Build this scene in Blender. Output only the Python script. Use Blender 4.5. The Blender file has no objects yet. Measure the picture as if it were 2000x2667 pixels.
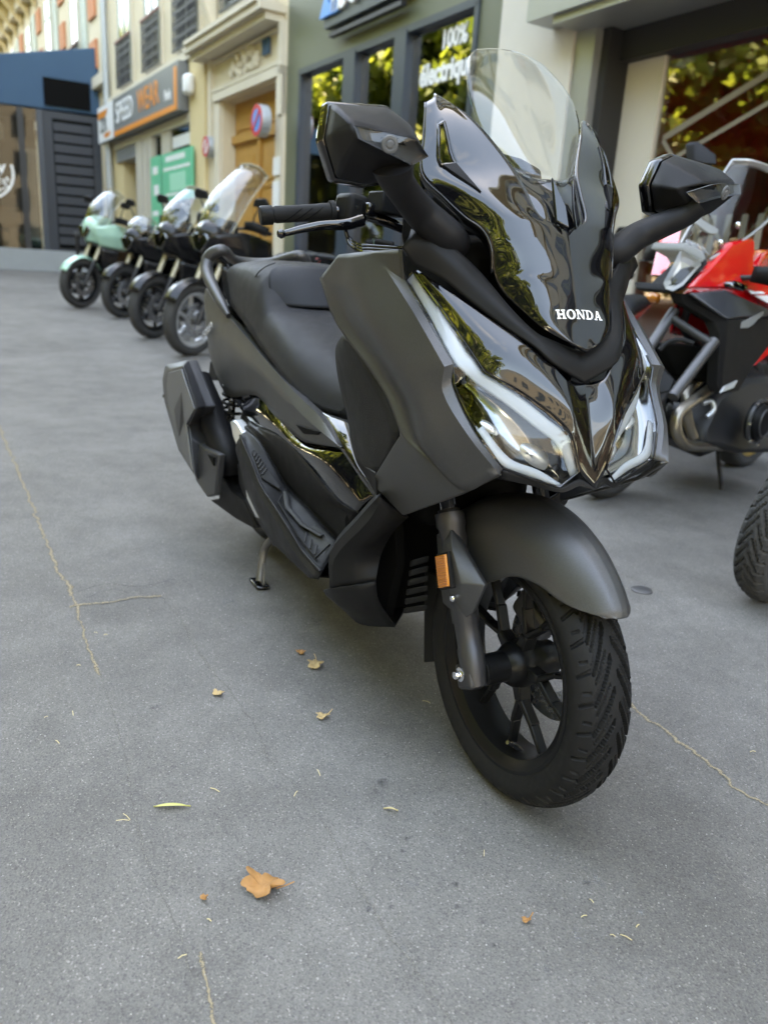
import bpy, bmesh, math, random
from mathutils import Vector, Matrix, noise
random.seed(7)
R = math.radians
scene = bpy.context.scene
col = scene.collection

# ------------------------------------------------------------------ camera
cam_data = bpy.data.cameras.new("camera")
cam = bpy.data.objects.new("camera", cam_data)
col.objects.link(cam)
cam_data.sensor_fit = 'HORIZONTAL'
cam_data.sensor_width = 36.0
cam_data.lens = 36.613
cam_data.clip_start = 0.05
cam_data.clip_end = 800
CAM_POS = Vector((1.10915, -0.89507, 0.99940))
yaw, pitch, roll = 2.665189, 0.298988, -0.064821
fw = Vector((math.cos(yaw) * math.cos(pitch), math.sin(yaw) * math.cos(pitch), -math.sin(pitch)))
rt = fw.cross(Vector((0, 0, 1))).normalized()
dn = fw.cross(rt)
r2 = rt * math.cos(roll) + dn * math.sin(roll)
d2 = -rt * math.sin(roll) + dn * math.cos(roll)
cam.matrix_world = Matrix(((r2.x, -d2.x, -fw.x, CAM_POS.x), (r2.y, -d2.y, -fw.y, CAM_POS.y),
                           (r2.z, -d2.z, -fw.z, CAM_POS.z), (0, 0, 0, 1)))
cam_data.dof.use_dof = True
cam_data.dof.focus_distance = 1.5
cam_data.dof.aperture_fstop = 4.4
scene.camera = cam

# ------------------------------------------------------------------ sky, sun, exposure
SUN_EL, SUN_AZ = 58.0, 112.0          # degrees; azimuth of the sun from +x towards +y (behind the shop fronts)
world = bpy.data.worlds.new("World")
scene.world = world
world.use_nodes = True
wt = world.node_tree
wt.nodes.clear()
sky = wt.nodes.new('ShaderNodeTexSky')
sky.sky_type = 'NISHITA'
sky.sun_disc = False
sky.sun_elevation = R(SUN_EL)
sky.sun_rotation = R(90 - SUN_AZ)
sky.altitude = 50
sky.air_density = 1.0
sky.dust_density = 0.6
sky.ozone_density = 1.0
tc = wt.nodes.new('ShaderNodeTexCoord')
mp = wt.nodes.new('ShaderNodeMapping')
mp.inputs['Scale'].default_value = (1.0, 1.0, 2.6)
nz = wt.nodes.new('ShaderNodeTexNoise')
nz.inputs['Scale'].default_value = 2.3
nz.inputs['Detail'].default_value = 9
nz.inputs['Roughness'].default_value = 0.62
rmp = wt.nodes.new('ShaderNodeValToRGB')
rmp.color_ramp.elements[0].position = 0.54
rmp.color_ramp.elements[1].position = 0.78
cl = wt.nodes.new('ShaderNodeMix')
cl.data_type = 'RGBA'
cl.inputs['B'].default_value = (5.0, 5.2, 5.6, 1)
mulc = wt.nodes.new('ShaderNodeMath')
mulc.operation = 'MULTIPLY'
mulc.inputs[1].default_value = 0.35
bg = wt.nodes.new('ShaderNodeBackground')
bg.inputs['Strength'].default_value = 0.15
wo = wt.nodes.new('ShaderNodeOutputWorld')
L = wt.links.new
L(tc.outputs['Generated'], mp.inputs['Vector'])
L(mp.outputs['Vector'], nz.inputs['Vector'])
L(nz.outputs['Fac'], rmp.inputs['Fac'])
L(rmp.outputs['Color'], mulc.inputs[0])
L(mulc.outputs[0], cl.inputs['Factor'])
L(sky.outputs['Color'], cl.inputs['A'])
L(cl.outputs['Result'], bg.inputs['Color'])
L(bg.outputs['Background'], wo.inputs['Surface'])

sun_data = bpy.data.lights.new("sun", 'SUN')
sun_data.energy = 4.6
sun_data.angle = R(0.53)
sun_data.color = (1.0, 0.93, 0.82)
sun = bpy.data.objects.new("sun", sun_data)
col.objects.link(sun)
sd = Vector((math.cos(R(SUN_EL)) * math.cos(R(SUN_AZ)), math.cos(R(SUN_EL)) * math.sin(R(SUN_AZ)), math.sin(R(SUN_EL))))
sun.rotation_euler = sd.to_track_quat('Z', 'Y').to_euler()
sun.location = sd * 60

scene.view_settings.view_transform = 'Standard'
scene.view_settings.look = 'None'
scene.view_settings.gamma = 1
scene.view_settings.exposure = 4.22
scene.view_settings.use_white_balance = True
scene.view_settings.white_balance_temperature = 10300
scene.view_settings.use_curve_mapping = False
scene.cycles.use_denoising = True
scene.cycles.max_bounces = 10
scene.cycles.transparent_max_bounces = 24
scene.cycles.sample_clamp_indirect = 6

# ------------------------------------------------------------------ materials
MAT = {}

def principled(name, base, rough=0.5, metal=0.0, coat=0.0, spec=0.5, bump=0.0, bscale=300, var=0.0, vscale=8,
               rvar=0.0, sheen=0.0, coat_rough=0.03, trans=0.0, ior=1.5, detail=4, speck=0.0, spscale=900):
    m = bpy.data.materials.new(name)
    m.use_nodes = True
    t = m.node_tree
    b = t.nodes['Principled BSDF']
    b.inputs['Base Color'].default_value = (*base, 1)
    b.inputs['Roughness'].default_value = rough
    b.inputs['Metallic'].default_value = metal
    b.inputs['Coat Weight'].default_value = coat
    b.inputs['Coat Roughness'].default_value = coat_rough
    b.inputs['Specular IOR Level'].default_value = spec
    b.inputs['IOR'].default_value = ior
    b.inputs['Sheen Weight'].default_value = sheen
    b.inputs['Transmission Weight'].default_value = trans
    tc = t.nodes.new('ShaderNodeTexCoord')
    co = tc.outputs['Object']
    src = None
    if var > 0:
        n = t.nodes.new('ShaderNodeTexNoise')
        n.inputs['Scale'].default_value = vscale
        n.inputs['Detail'].default_value = 6
        n.inputs['Roughness'].default_value = 0.65
        t.links.new(co, n.inputs['Vector'])
        mx = t.nodes.new('ShaderNodeMix')
        mx.data_type = 'RGBA'
        mx.inputs['A'].default_value = (*[c * (1 - var) for c in base], 1)
        mx.inputs['B'].default_value = (*[min(1, c * (1 + var)) for c in base], 1)
        t.links.new(n.outputs['Fac'], mx.inputs['Factor'])
        src = mx.outputs['Result']
        t.links.new(src, b.inputs['Base Color'])
    if speck > 0:
        n = t.nodes.new('ShaderNodeTexNoise')
        n.inputs['Scale'].default_value = spscale
        n.inputs['Detail'].default_value = 1
        t.links.new(co, n.inputs['Vector'])
        mr = t.nodes.new('ShaderNodeMapRange')
        mr.inputs['From Min'].default_value = 0.3
        mr.inputs['From Max'].default_value = 0.7
        mr.inputs['To Min'].default_value = 1 - speck
        mr.inputs['To Max'].default_value = 1 + speck
        t.links.new(n.outputs['Fac'], mr.inputs['Value'])
        mm = t.nodes.new('ShaderNodeMix')
        mm.data_type = 'RGBA'
        mm.blend_type = 'MULTIPLY'
        mm.inputs['Factor'].default_value = 1
        if src:
            t.links.new(src, mm.inputs['A'])
        else:
            mm.inputs['A'].default_value = (*base, 1)
        t.links.new(mr.outputs['Result'], mm.inputs['B'])
        t.links.new(mm.outputs['Result'], b.inputs['Base Color'])
    if rvar > 0:
        n = t.nodes.new('ShaderNodeTexNoise')
        n.inputs['Scale'].default_value = vscale * 2.3
        n.inputs['Detail'].default_value = 7
        t.links.new(co, n.inputs['Vector'])
        mr = t.nodes.new('ShaderNodeMapRange')
        mr.inputs['From Min'].default_value = 0.3
        mr.inputs['From Max'].default_value = 0.7
        mr.inputs['To Min'].default_value = max(0.01, rough - rvar)
        mr.inputs['To Max'].default_value = min(1, rough + rvar)
        t.links.new(n.outputs['Fac'], mr.inputs['Value'])
        t.links.new(mr.outputs['Result'], b.inputs['Roughness'])
    if bump > 0:
        n = t.nodes.new('ShaderNodeTexNoise')
        n.inputs['Scale'].default_value = bscale
        n.inputs['Detail'].default_value = detail
        t.links.new(co, n.inputs['Vector'])
        bp = t.nodes.new('ShaderNodeBump')
        bp.inputs['Strength'].default_value = bump
        bp.inputs['Distance'].default_value = 0.002
        t.links.new(n.outputs['Fac'], bp.inputs['Height'])
        t.links.new(bp.outputs['Normal'], b.inputs['Normal'])
    MAT[name] = m
    return m

def clear_sheet(name, tint=(1, 1, 1), refl=1.0, rough=0.01, ior=1.5):
    """thin clear plastic or glass: see-through, with a Fresnel mirror on top"""
    m = bpy.data.materials.new(name)
    m.use_nodes = True
    t = m.node_tree
    t.nodes.clear()
    o = t.nodes.new('ShaderNodeOutputMaterial')
    tr = t.nodes.new('ShaderNodeBsdfTransparent')
    tr.inputs['Color'].default_value = (*tint, 1)
    gl = t.nodes.new('ShaderNodeBsdfGlossy')
    gl.inputs['Roughness'].default_value = rough
    lw = t.nodes.new('ShaderNodeLayerWeight')
    lw.inputs['Blend'].default_value = 0.5
    pw = t.nodes.new('ShaderNodeMath')
    pw.operation = 'POWER'
    pw.inputs[1].default_value = 5.0
    t.links.new(lw.outputs['Facing'], pw.inputs[0])
    fr = t.nodes.new('ShaderNodeMath')
    fr.operation = 'MULTIPLY_ADD'
    fr.inputs[1].default_value = 0.96
    fr.inputs[2].default_value = 0.04
    t.links.new(pw.outputs[0], fr.inputs[0])
    mu = t.nodes.new('ShaderNodeMath')
    mu.operation = 'MULTIPLY'
    mu.use_clamp = True
    mu.inputs[1].default_value = refl
    mx = t.nodes.new('ShaderNodeMixShader')
    t.links.new(fr.outputs[0], mu.inputs[0])
    t.links.new(mu.outputs[0], mx.inputs['Fac'])
    t.links.new(tr.outputs[0], mx.inputs[1])
    t.links.new(gl.outputs[0], mx.inputs[2])
    t.links.new(mx.outputs[0], o.inputs['Surface'])
    MAT[name] = m
    return m

principled('gloss_black', (0.004, 0.004, 0.005), 0.03, spec=0.55, coat=0.35, coat_rough=0.02, rvar=0.012, vscale=5)
principled('matte_grey', (0.078, 0.079, 0.082), 0.45, metal=0.60, spec=0.5, speck=0.28, spscale=1400, var=0.05, vscale=5, rvar=0.03)
principled('satin_black', (0.0105, 0.0105, 0.011), 0.47, spec=0.13, bump=0.10, bscale=900, rvar=0.06, vscale=9)
principled('textured_black', (0.016, 0.016, 0.0165), 0.55, spec=0.15, bump=0.5, bscale=420, rvar=0.05, vscale=12)
principled('rubber', (0.014, 0.014, 0.0145), 0.62, spec=0.14, bump=0.15, bscale=500, var=0.25, vscale=25, rvar=0.08)
principled('tyre_rubber', (0.0130, 0.0130, 0.0135), 0.60, spec=0.16, bump=0.12, bscale=420, var=0.3, vscale=30, rvar=0.09)
principled('tyre_dusty', (0.045, 0.045, 0.045), 0.75, spec=0.3, var=0.35, vscale=20)
principled('rim_black', (0.007, 0.007, 0.0075), 0.34, metal=0.0, coat=0.0, spec=0.22, bump=0.05, bscale=700)
principled('plate_grey', (0.17, 0.175, 0.185), 0.42, metal=0.5, bump=0.1, bscale=700)
principled('silencer_grey', (0.055, 0.056, 0.060), 0.42, metal=0.45, bump=0.1, bscale=700)
principled('mat_rubber', (0.030, 0.030, 0.030), 0.7, spec=0.3, var=0.35, vscale=30)
principled('fork_grey', (0.06, 0.06, 0.064), 0.42, metal=0.7, bump=0.12, bscale=800)
principled('chrome', (0.75, 0.75, 0.76), 0.08, metal=1.0)
principled('steel', (0.55, 0.55, 0.56), 0.25, metal=1.0, rvar=0.06, vscale=40)
principled('cast_metal', (0.16, 0.16, 0.165), 0.45, metal=0.8, bump=0.2, bscale=200)
principled('alloy_silver', (0.55, 0.56, 0.57), 0.38, metal=0.7, bump=0.1, bscale=300)
principled('seat_vinyl', (0.016, 0.0165, 0.019), 0.52, spec=0.22, bump=0.55, bscale=520, rvar=0.06, vscale=14, detail=3)
principled('seat_vinyl_smooth', (0.018, 0.0195, 0.024), 0.55, spec=0.22, bump=0.25, bscale=900, rvar=0.04, vscale=14)
principled('deep_black', (0.003, 0.003, 0.003), 0.7, spec=0.08)
principled('amber', (0.62, 0.20, 0.015), 0.18, spec=0.6, coat=0.8)
principled('drl_white', (0.34, 0.37, 0.40), 0.40)
principled('mirror_shell', (0.011, 0.011, 0.0125), 0.48, spec=0.18, bump=0.12, bscale=900, rvar=0.05, vscale=9)
principled('reflector_chrome', (0.20, 0.21, 0.22), 0.12, metal=1.0)
principled('indicator_grey', (0.10, 0.104, 0.11), 0.5, spec=0.3)
principled('white_print', (0.80, 0.80, 0.80), 0.35)
principled('mirror_face', (0.85, 0.87, 0.88), 0.02, metal=1.0)
clear_sheet('clear_lens', (0.97, 0.98, 0.98), 1.0)
clear_sheet('clear_screen', (0.95, 0.955, 0.95), 1.25)
clear_sheet('smoke_lens', (0.70, 0.72, 0.74), 1.3)

# ------------------------------------------------------------------ mesh helpers
def V3(p):
    return Vector(p)

def mir(p):
    return (p[0], -p[1], p[2])

def tag(o, label=None, cat=None, group=None, kind=None):
    if label: o['label'] = label
    if cat: o['category'] = cat
    if group: o['group'] = group
    if kind: o['kind'] = kind
    return o

def empty(name, loc=(0, 0, 0), rz=0.0):
    o = bpy.data.objects.new(name, None)
    o.empty_display_size = 0.1
    o.location = loc
    o.rotation_euler = (0, 0, rz)
    col.objects.link(o)
    return o

def link(name, me, mat, parent=None, sharp=32, smooth=True):
    if mat is not None:
        me.materials.append(MAT[mat] if isinstance(mat, str) else mat)
    if smooth:
        me.shade_smooth()
        if sharp is not None:
            me.set_sharp_from_angle(angle=R(sharp))
    o = bpy.data.objects.new(name, me)
    col.objects.link(o)
    if parent is not None:
        o.parent = parent
        if parent.type == 'EMPTY':      # meshes are written in place: keep them there
            o.matrix_parent_inverse = (Matrix.Translation(parent.location) @ parent.rotation_euler.to_matrix().to_4x4()).inverted()
    return o

def mk(name, vs, fs, mat, parent=None, sharp=32, smooth=True, bevel=0.0, bseg=2, solid=0.0, subd=0, fix=True, solid_off=-1.0):
    me = bpy.data.meshes.new(name)
    me.from_pydata([tuple(v) for v in vs], [], fs)
    if fix:
        bm = bmesh.new()
        bm.from_mesh(me)
        bmesh.ops.recalc_face_normals(bm, faces=bm.faces)
        bm.to_mesh(me)
        bm.free()
    me.update()
    o = link(name, me, mat, parent, sharp if bevel == 0 else 60, smooth)
    if solid:
        s = o.modifiers.new('thick', 'SOLIDIFY')
        s.thickness = solid
        s.offset = solid_off
    if bevel:
        b = o.modifiers.new('bevel', 'BEVEL')
        b.width = bevel
        b.segments = bseg
        b.limit_method = 'ANGLE'
        b.angle_limit = R(20)
        b.harden_normals = False
    if subd:
        s = o.modifiers.new('sub', 'SUBSURF')
        s.levels = s.render_levels = subd
    return o

def crom(P, n, sharp=()):
    """Catmull-Rom through P, n steps per segment; tangents broken at the sharp indices"""
    P = [Vector(p) for p in P]
    out = []
    m = len(P)
    for i in range(m - 1):
        p1, p2 = P[i], P[i + 1]
        p0 = P[i - 1] if i > 0 and i not in sharp else p1 + (p1 - p2)
        p3 = P[i + 2] if i + 2 < m and (i + 1) not in sharp else p2 + (p2 - p1)
        # damp tangents on uneven spacing
        d1 = (p2 - p1).length + 1e-9
        t1 = (p2 - p0) * (d1 / ((p1 - p0).length + d1 + 1e-9))
        t2 = (p3 - p1) * (d1 / ((p3 - p2).length + d1 + 1e-9))
        for k in range(n):
            t = k / n
            a = 2 * t ** 3 - 3 * t ** 2 + 1
            b = t ** 3 - 2 * t ** 2 + t
            c = -2 * t ** 3 + 3 * t ** 2
            d = t ** 3 - t ** 2
            out.append(p1 * a + t1 * b + p2 * c + t2 * d)
    out.append(P[-1])
    return out

def grid(rows, nu=4, nv=4, su=(), sv=()):
    """rows of control points -> verts, faces (smooth in both directions)"""
    A = [crom(r, nv, sv) for r in rows]
    nc = len(A[0])
    cols = [crom([A[i][j] for i in range(len(A))], nu, su) for j in range(nc)]
    nr = len(cols[0])
    vs = [cols[j][i] for i in range(nr) for j in range(nc)]
    fs = [(i * nc + j, i * nc + j + 1, (i + 1) * nc + j + 1, (i + 1) * nc + j) for i in range(nr - 1) for j in range(nc - 1)]
    return vs, fs

def relax(vs, nr, nc, n=50, seam_from=None):
    """fair a grid surface: Taubin smoothing with fixed edges; from column seam_from on, row 0 is a mirror line"""
    P = [Vector(v) for v in vs]
    for it in range(2 * n):
        lam = .5 if it % 2 == 0 else -.52
        Q = list(P)
        for i in range(nr - 1):
            for j in range(1, nc - 1):
                if i == 0:
                    if seam_from is None or j < seam_from:
                        continue
                    up = P[nc + j]
                    up = Vector((up.x, -up.y, up.z))
                else:
                    up = P[(i - 1) * nc + j]
                k = i * nc + j
                a = (up + P[k + nc] + P[k - 1] + P[k + 1]) / 4
                Q[k] = P[k] + (a - P[k]) * lam
                if i == 0: Q[k].y = 0
        P = Q
    return P

def bulge(a, b, amt, n):
    a, b = Vector(a), Vector(b)
    return (a + b) / 2 + Vector(n).normalized() * ((a - b).length * amt)

def outward(vs, fs, ref):
    """flip so that the average normal points away from ref"""
    ref = Vector(ref)
    s = 0
    for f in fs:
        a, b, c = vs[f[0]], vs[f[1]], vs[f[2]]
        n = (Vector(b) - Vector(a)).cross(Vector(c) - Vector(a))
        s += n.dot((Vector(a) - ref).normalized())
    return fs if s > 0 else [tuple(reversed(f)) for f in fs]

REF = (-0.45, 0, 0.65)

def sheet(name, rows, mat, parent, nu=4, nv=4, su=(), sv=(), solid=0.004, sharp=30, both=False, ref=REF, weld=True):
    """lofted sheet with thickness; both=True also builds the mirrored one as its own object"""
    vs, fs = grid(rows, nu, nv, su, sv)
    fs = outward(vs, fs, ref)
    res = []
    for side in ((1, -1) if both else (1,)):
        w = [(v[0], v[1] * side, v[2]) for v in vs]
        g = fs if side == 1 else [tuple(reversed(f)) for f in fs]
        o = mk(name, w, g, mat, parent, sharp=sharp, solid=solid, fix=False)
        res.append(o)
    return res

def sheet_sym(name, rows, mat, parent, nu=4, nv=4, su=(), sv=(), solid=0.004, sharp=30, ref=REF, skip=None, fair=0, seam_from=None):
    """right-hand rows whose first (or last) point of every column lies on y=0: builds the whole symmetric sheet as one mesh"""
    vs, fs = grid(rows, nu, nv, su, sv)
    if fair:
        vs = relax(vs, (len(rows) - 1) * nu + 1, (len(rows[0]) - 1) * nv + 1, fair, seam_from)
    fs = outward(vs, fs, ref)
    if skip:
        w_ = (len(rows[0]) - 1) * nv
        fs = [f for k, f in enumerate(fs) if not skip(k // w_, k % w_)]
    n = len(vs)
    w = [tuple(v) for v in vs] + [(v[0], -v[1], v[2]) for v in vs]
    g = list(fs) + [tuple(i + n for i in reversed(f)) for f in fs]
    me = bpy.data.meshes.new(name)
    me.from_pydata(w, [], g)
    bm = bmesh.new()
    bm.from_mesh(me)
    bmesh.ops.remove_doubles(bm, verts=bm.verts, dist=0.0004)
    bmesh.ops.dissolve_degenerate(bm, edges=bm.edges, dist=1e-5)
    bm.to_mesh(me)
    bm.free()
    o = link(name, me, mat, parent, sharp)
    if solid:
        s = o.modifiers.new('thick', 'SOLIDIFY')
        s.thickness = solid
        s.offset = -1
    return o

def tube_data(path, rad, seg=10, caps=True, squash=None, up=None):
    P = [Vector(p) for p in path]
    rr = rad if isinstance(rad, (list, tuple)) else [rad] * len(P)
    vs, fs = [], []
    T = []
    for i in range(len(P)):
        d = P[min(i + 1, len(P) - 1)] - P[max(i - 1, 0)]
        T.append(d.normalized())
    u = Vector(up) if up else (Vector((0, 0, 1)) if abs(T[0].z) < 0.9 else Vector((1, 0, 0)))
    for i, p in enumerate(P):
        u = (u - T[i] * u.dot(T[i])).normalized()
        w = T[i].cross(u)
        a = rr[i]
        ra, rb = (a if isinstance(a, tuple) else (a, a))
        for k in range(seg):
            th = 2 * math.pi * k / seg
            vs.append(p + w * (ra * math.cos(th)) + u * (rb * math.sin(th)))
    for i in range(len(P) - 1):
        for k in range(seg):
            a, b = i * seg + k, i * seg + (k + 1) % seg
            fs.append((a, b, b + seg, a + seg))
    if caps:
        fs.append(tuple(reversed(range(seg))))
        fs.append(tuple((len(P) - 1) * seg + k for k in range(seg)))
    return vs, fs

def tube(name, path, rad, mat, parent, seg=12, smooth_n=0, sharp=45, up=None, caps=True):
    if smooth_n:
        if isinstance(rad, (list, tuple)):
            rl = []
            for i in range(len(rad) - 1):
                for k in range(smooth_n):
                    t = k / smooth_n
                    if isinstance(rad[i], tuple):
                        rl.append(tuple(x * (1 - t) + y * t for x, y in zip(rad[i], rad[i + 1])))
                    else:
                        rl.append(rad[i] * (1 - t) + rad[i + 1] * t)
            rl.append(rad[-1])
            rad = rl
        path = crom(path, smooth_n)
    vs, fs = tube_data(path, rad, seg, caps, up=up)
    return mk(name, vs, fs, mat, parent, sharp=sharp)

def lathe_data(profile, seg=48, axis='y', closed=False, a0=0, a1=2 * math.pi):
    """profile of (radius, offset along axis) -> revolve about the axis through the origin"""
    vs, fs = [], []
    full = abs(a1 - a0 - 2 * math.pi) < 1e-6
    n = seg if full else seg + 1
    for k in range(n):
        th = a0 + (a1 - a0) * k / seg
        for r, h in profile:
            c, s = r * math.cos(th), r * math.sin(th)
            vs.append((c, h, s) if axis == 'y' else ((c, s, h) if axis == 'z' else (h, c, s)))
    m = len(profile)
    for k in range(seg):
        k2 = (k + 1) % n
        for j in range(m - 1 + (1 if closed else 0)):
            j2 = (j + 1) % m
            fs.append((k * m + j, k * m + j2, k2 * m + j2, k2 * m + j))
    return vs, fs

def lathe(name, profile, mat, parent, seg=48, axis='y', at=(0, 0, 0), sharp=30, closed=False, rot=None):
    vs, fs = lathe_data(profile, seg, axis, closed)
    M = rot or Matrix.Identity(3)
    at = Vector(at)
    return mk(name, [M @ Vector(v) + at for v in vs], fs, mat, parent, sharp=sharp)

def box_data(c, s, M=None):
    c = Vector(c)
    vs = []
    for i in (-1, 1):
        for j in (-1, 1):
            for k in (-1, 1):
                v = Vector((i * s[0] / 2, j * s[1] / 2, k * s[2] / 2))
                vs.append(c + (M @ v if M else v))
    fs = [(0, 1, 3, 2), (4, 6, 7, 5), (0, 4, 5, 1), (2, 3, 7, 6), (0, 2, 6, 4), (1, 5, 7, 3)]
    return vs, fs

def box(name, c, s, mat, parent=None, M=None, bevel=0.0, bseg=2):
    vs, fs = box_data(c, s, M)
    return mk(name, vs, fs, mat, parent, bevel=bevel, bseg=bseg)

def join_data(parts):
    vs, fs = [], []
    for a, b in parts:
        n = len(vs)
        vs += list(a)
        fs += [tuple(i + n for i in f) for f in b]
    return vs, fs

def prism_data(poly, vec):
    n = len(poly)
    vec = Vector(vec)
    vs = [Vector(p) for p in poly] + [Vector(p) + vec for p in poly]
    fs = [tuple(range(n)), tuple(reversed(range(n, 2 * n)))] + [(i, i + n, (i + 1) % n + n, (i + 1) % n) for i in range(n)]
    return vs, fs

def prism(name, poly, vec, mat, parent=None, bevel=0.0, bseg=2):
    vs, fs = prism_data(poly, vec)
    return mk(name, vs, fs, mat, parent, bevel=bevel, bseg=bseg)

def both_prism(name, poly, vec, mat, parent, bevel=0.0, bseg=2):
    a = prism(name, poly, vec, mat, parent, bevel, bseg)
    b = prism(name, [mir(p) for p in poly], mir(vec), mat, parent, bevel, bseg)
    return a, b

def both_mk(name, vs, fs, mat, parent, **kw):
    a = mk(name, vs, fs, mat, parent, **kw)
    b = mk(name, [mir(v) for v in vs], [tuple(reversed(f)) for f in fs], mat, parent, **kw)
    return a, b

def text_mesh(name, body, size, mat, parent, M, depth=0.002, font_bold=0.0, align='CENTER', xs=1.0, shear=0.0):
    c = bpy.data.curves.new(name, 'FONT')
    c.body = body
    c.size = size
    c.align_x = align
    c.align_y = 'CENTER'
    c.extrude = depth
    c.offset = font_bold
    c.shear = shear
    c.resolution_u = 3
    t = bpy.data.objects.new(name, c)
    col.objects.link(t)
    dg = bpy.context.evaluated_depsgraph_get()
    me = bpy.data.meshes.new_from_object(t.evaluated_get(dg))
    bpy.data.objects.remove(t)
    bpy.data.curves.remove(c)
    me.name = name
    me.transform(M @ Matrix.Diagonal((xs, 1, 1, 1)))
    o = link(name, me, mat, parent, None, smooth=False)
    return o

def copy_tree(o, parent=None):
    c = o.copy()
    col.objects.link(c)
    c.parent = parent
    for ch in list(o.children):
        copy_tree(ch, c)
    return c

# ================================================================== setting
def gz(x):
    """the pavement rises gently away from the scooter"""
    t = -x - 1.5
    if t <= 0: return 0.0
    if t < 3: return 0.024 * t * t / 6
    return 0.024 * (t - 1.5)

# ---- asphalt
def asphalt_material():
    m = bpy.data.materials.new('asphalt')
    m.use_nodes = True
    t = m.node_tree
    b = t.nodes['Principled BSDF']
    tc = t.nodes.new('ShaderNodeTexCoord')
    def noise_(scale, detail=5, rough=.6):
        n = t.nodes.new('ShaderNodeTexNoise')
        n.inputs['Scale'].default_value = scale
        n.inputs['Detail'].default_value = detail
        n.inputs['Roughness'].default_value = rough
        t.links.new(tc.outputs['Object'], n.inputs['Vector'])
        return n.outputs['Fac']
    def ramp(v, stops):
        r = t.nodes.new('ShaderNodeValToRGB')
        els = r.color_ramp.elements
        els[0].position, els[0].color = stops[0][0], (*stops[0][1], 1)
        els[1].position, els[1].color = stops[-1][0], (*stops[-1][1], 1)
        for p, c in stops[1:-1]:
            e = els.new(p)
            e.color = (*c, 1)
        t.links.new(v, r.inputs['Fac'])
        return r.outputs['Color']
    def mix(a, b_, fac, mode='MIX'):
        x = t.nodes.new('ShaderNodeMix')
        x.data_type = 'RGBA'
        x.blend_type = mode
        if isinstance(fac, float): x.inputs['Factor'].default_value = fac
        else: t.links.new(fac, x.inputs['Factor'])
        for s, v in (('A', a), ('B', b_)):
            if isinstance(v, tuple): x.inputs[s].default_value = (*v, 1)
            else: t.links.new(v, x.inputs[s])
        return x.outputs['Result']
    base = ramp(noise_(1.1, 8, .62), [(.30, (.128, .120, .112)), (.50, (.158, .149, .139)), (.72, (.190, .180, .168))])
    blot = ramp(noise_(5.5, 6, .7), [(.35, (.80, .80, .80)), (.6, (1.0, 1.0, 1.0)), (.8, (1.12, 1.11, 1.10))])
    c = mix(base, blot, 1.0, 'MULTIPLY')
    # aggregate: small stones of differing tone
    v = t.nodes.new('ShaderNodeTexVoronoi')
    v.inputs['Scale'].default_value = 330
    t.links.new(tc.outputs['Object'], v.inputs['Vector'])
    sep = t.nodes.new('ShaderNodeSeparateColor')
    t.links.new(v.outputs['Color'], sep.inputs['Color'])
    stone = ramp(sep.outputs[0], [(0.0, (.62, .62, .63)), (.12, (.82, .82, .82)), (.5, (1, 1, 1)), (.86, (1.10, 1.10, 1.09)), (.955, (1.25, 1.24, 1.22)), (1.0, (1.9, 1.88, 1.84))])
    c = mix(c, stone, .85, 'MULTIPLY')
    fine = ramp(noise_(260, 3, .7), [(.3, (.78, .78, .78)), (.7, (1.18, 1.18, 1.18))])
    c = mix(c, fine, .9, 'MULTIPLY')
    # dusty light scuffs and darker worn patches
    sc = ramp(noise_(14, 9, .75), [(.64, (0, 0, 0)), (.84, (.40, .40, .40))])
    c = mix(c, (.30, .295, .285), sc)
    dk = ramp(noise_(3.1, 7, .72), [(.66, (0, 0, 0)), (.82, (.5, .5, .5))])
    c = mix(c, (.105, .105, .107), dk)
    t.links.new(c, b.inputs['Base Color'])
    b.inputs['Roughness'].default_value = .82
    b.inputs['Specular IOR Level'].default_value = .3
    bp = t.nodes.new('ShaderNodeBump')
    bp.inputs['Strength'].default_value = .55
    bp.inputs['Distance'].default_value = .0022
    hsum = t.nodes.new('ShaderNodeMath')
    hsum.operation = 'ADD'
    t.links.new(v.outputs['Distance'], hsum.inputs[0])
    t.links.new(noise_(420, 3, .7), hsum.inputs[1])
    t.links.new(hsum.outputs[0], bp.inputs['Height'])
    t.links.new(bp.outputs['Normal'], b.inputs['Normal'])
    MAT['asphalt'] = m
asphalt_material()
xs = [-120, -60, -40, -30, -22, -16, -12, -9, -7, -5.5, -4.5, -4.0, -3.5, -3.0, -2.6, -2.2, -1.9, -1.5, 0, 3, 8, 20, 60]
ys = [-90, -12, 60]
vs = [(x, y, gz(x)) for x in xs for y in ys]
fs = [(i * 3 + j, (i + 1) * 3 + j, (i + 1) * 3 + j + 1, i * 3 + j + 1) for i in range(len(xs) - 1) for j in range(2)]
GROUND = mk('pavement', vs, fs, 'asphalt', None, fix=True)
for p in GROUND.data.polygons:
    if p.normal.z < 0:
        GROUND.data.flip_normals()
        break
GROUND['kind'] = 'structure'

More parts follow.
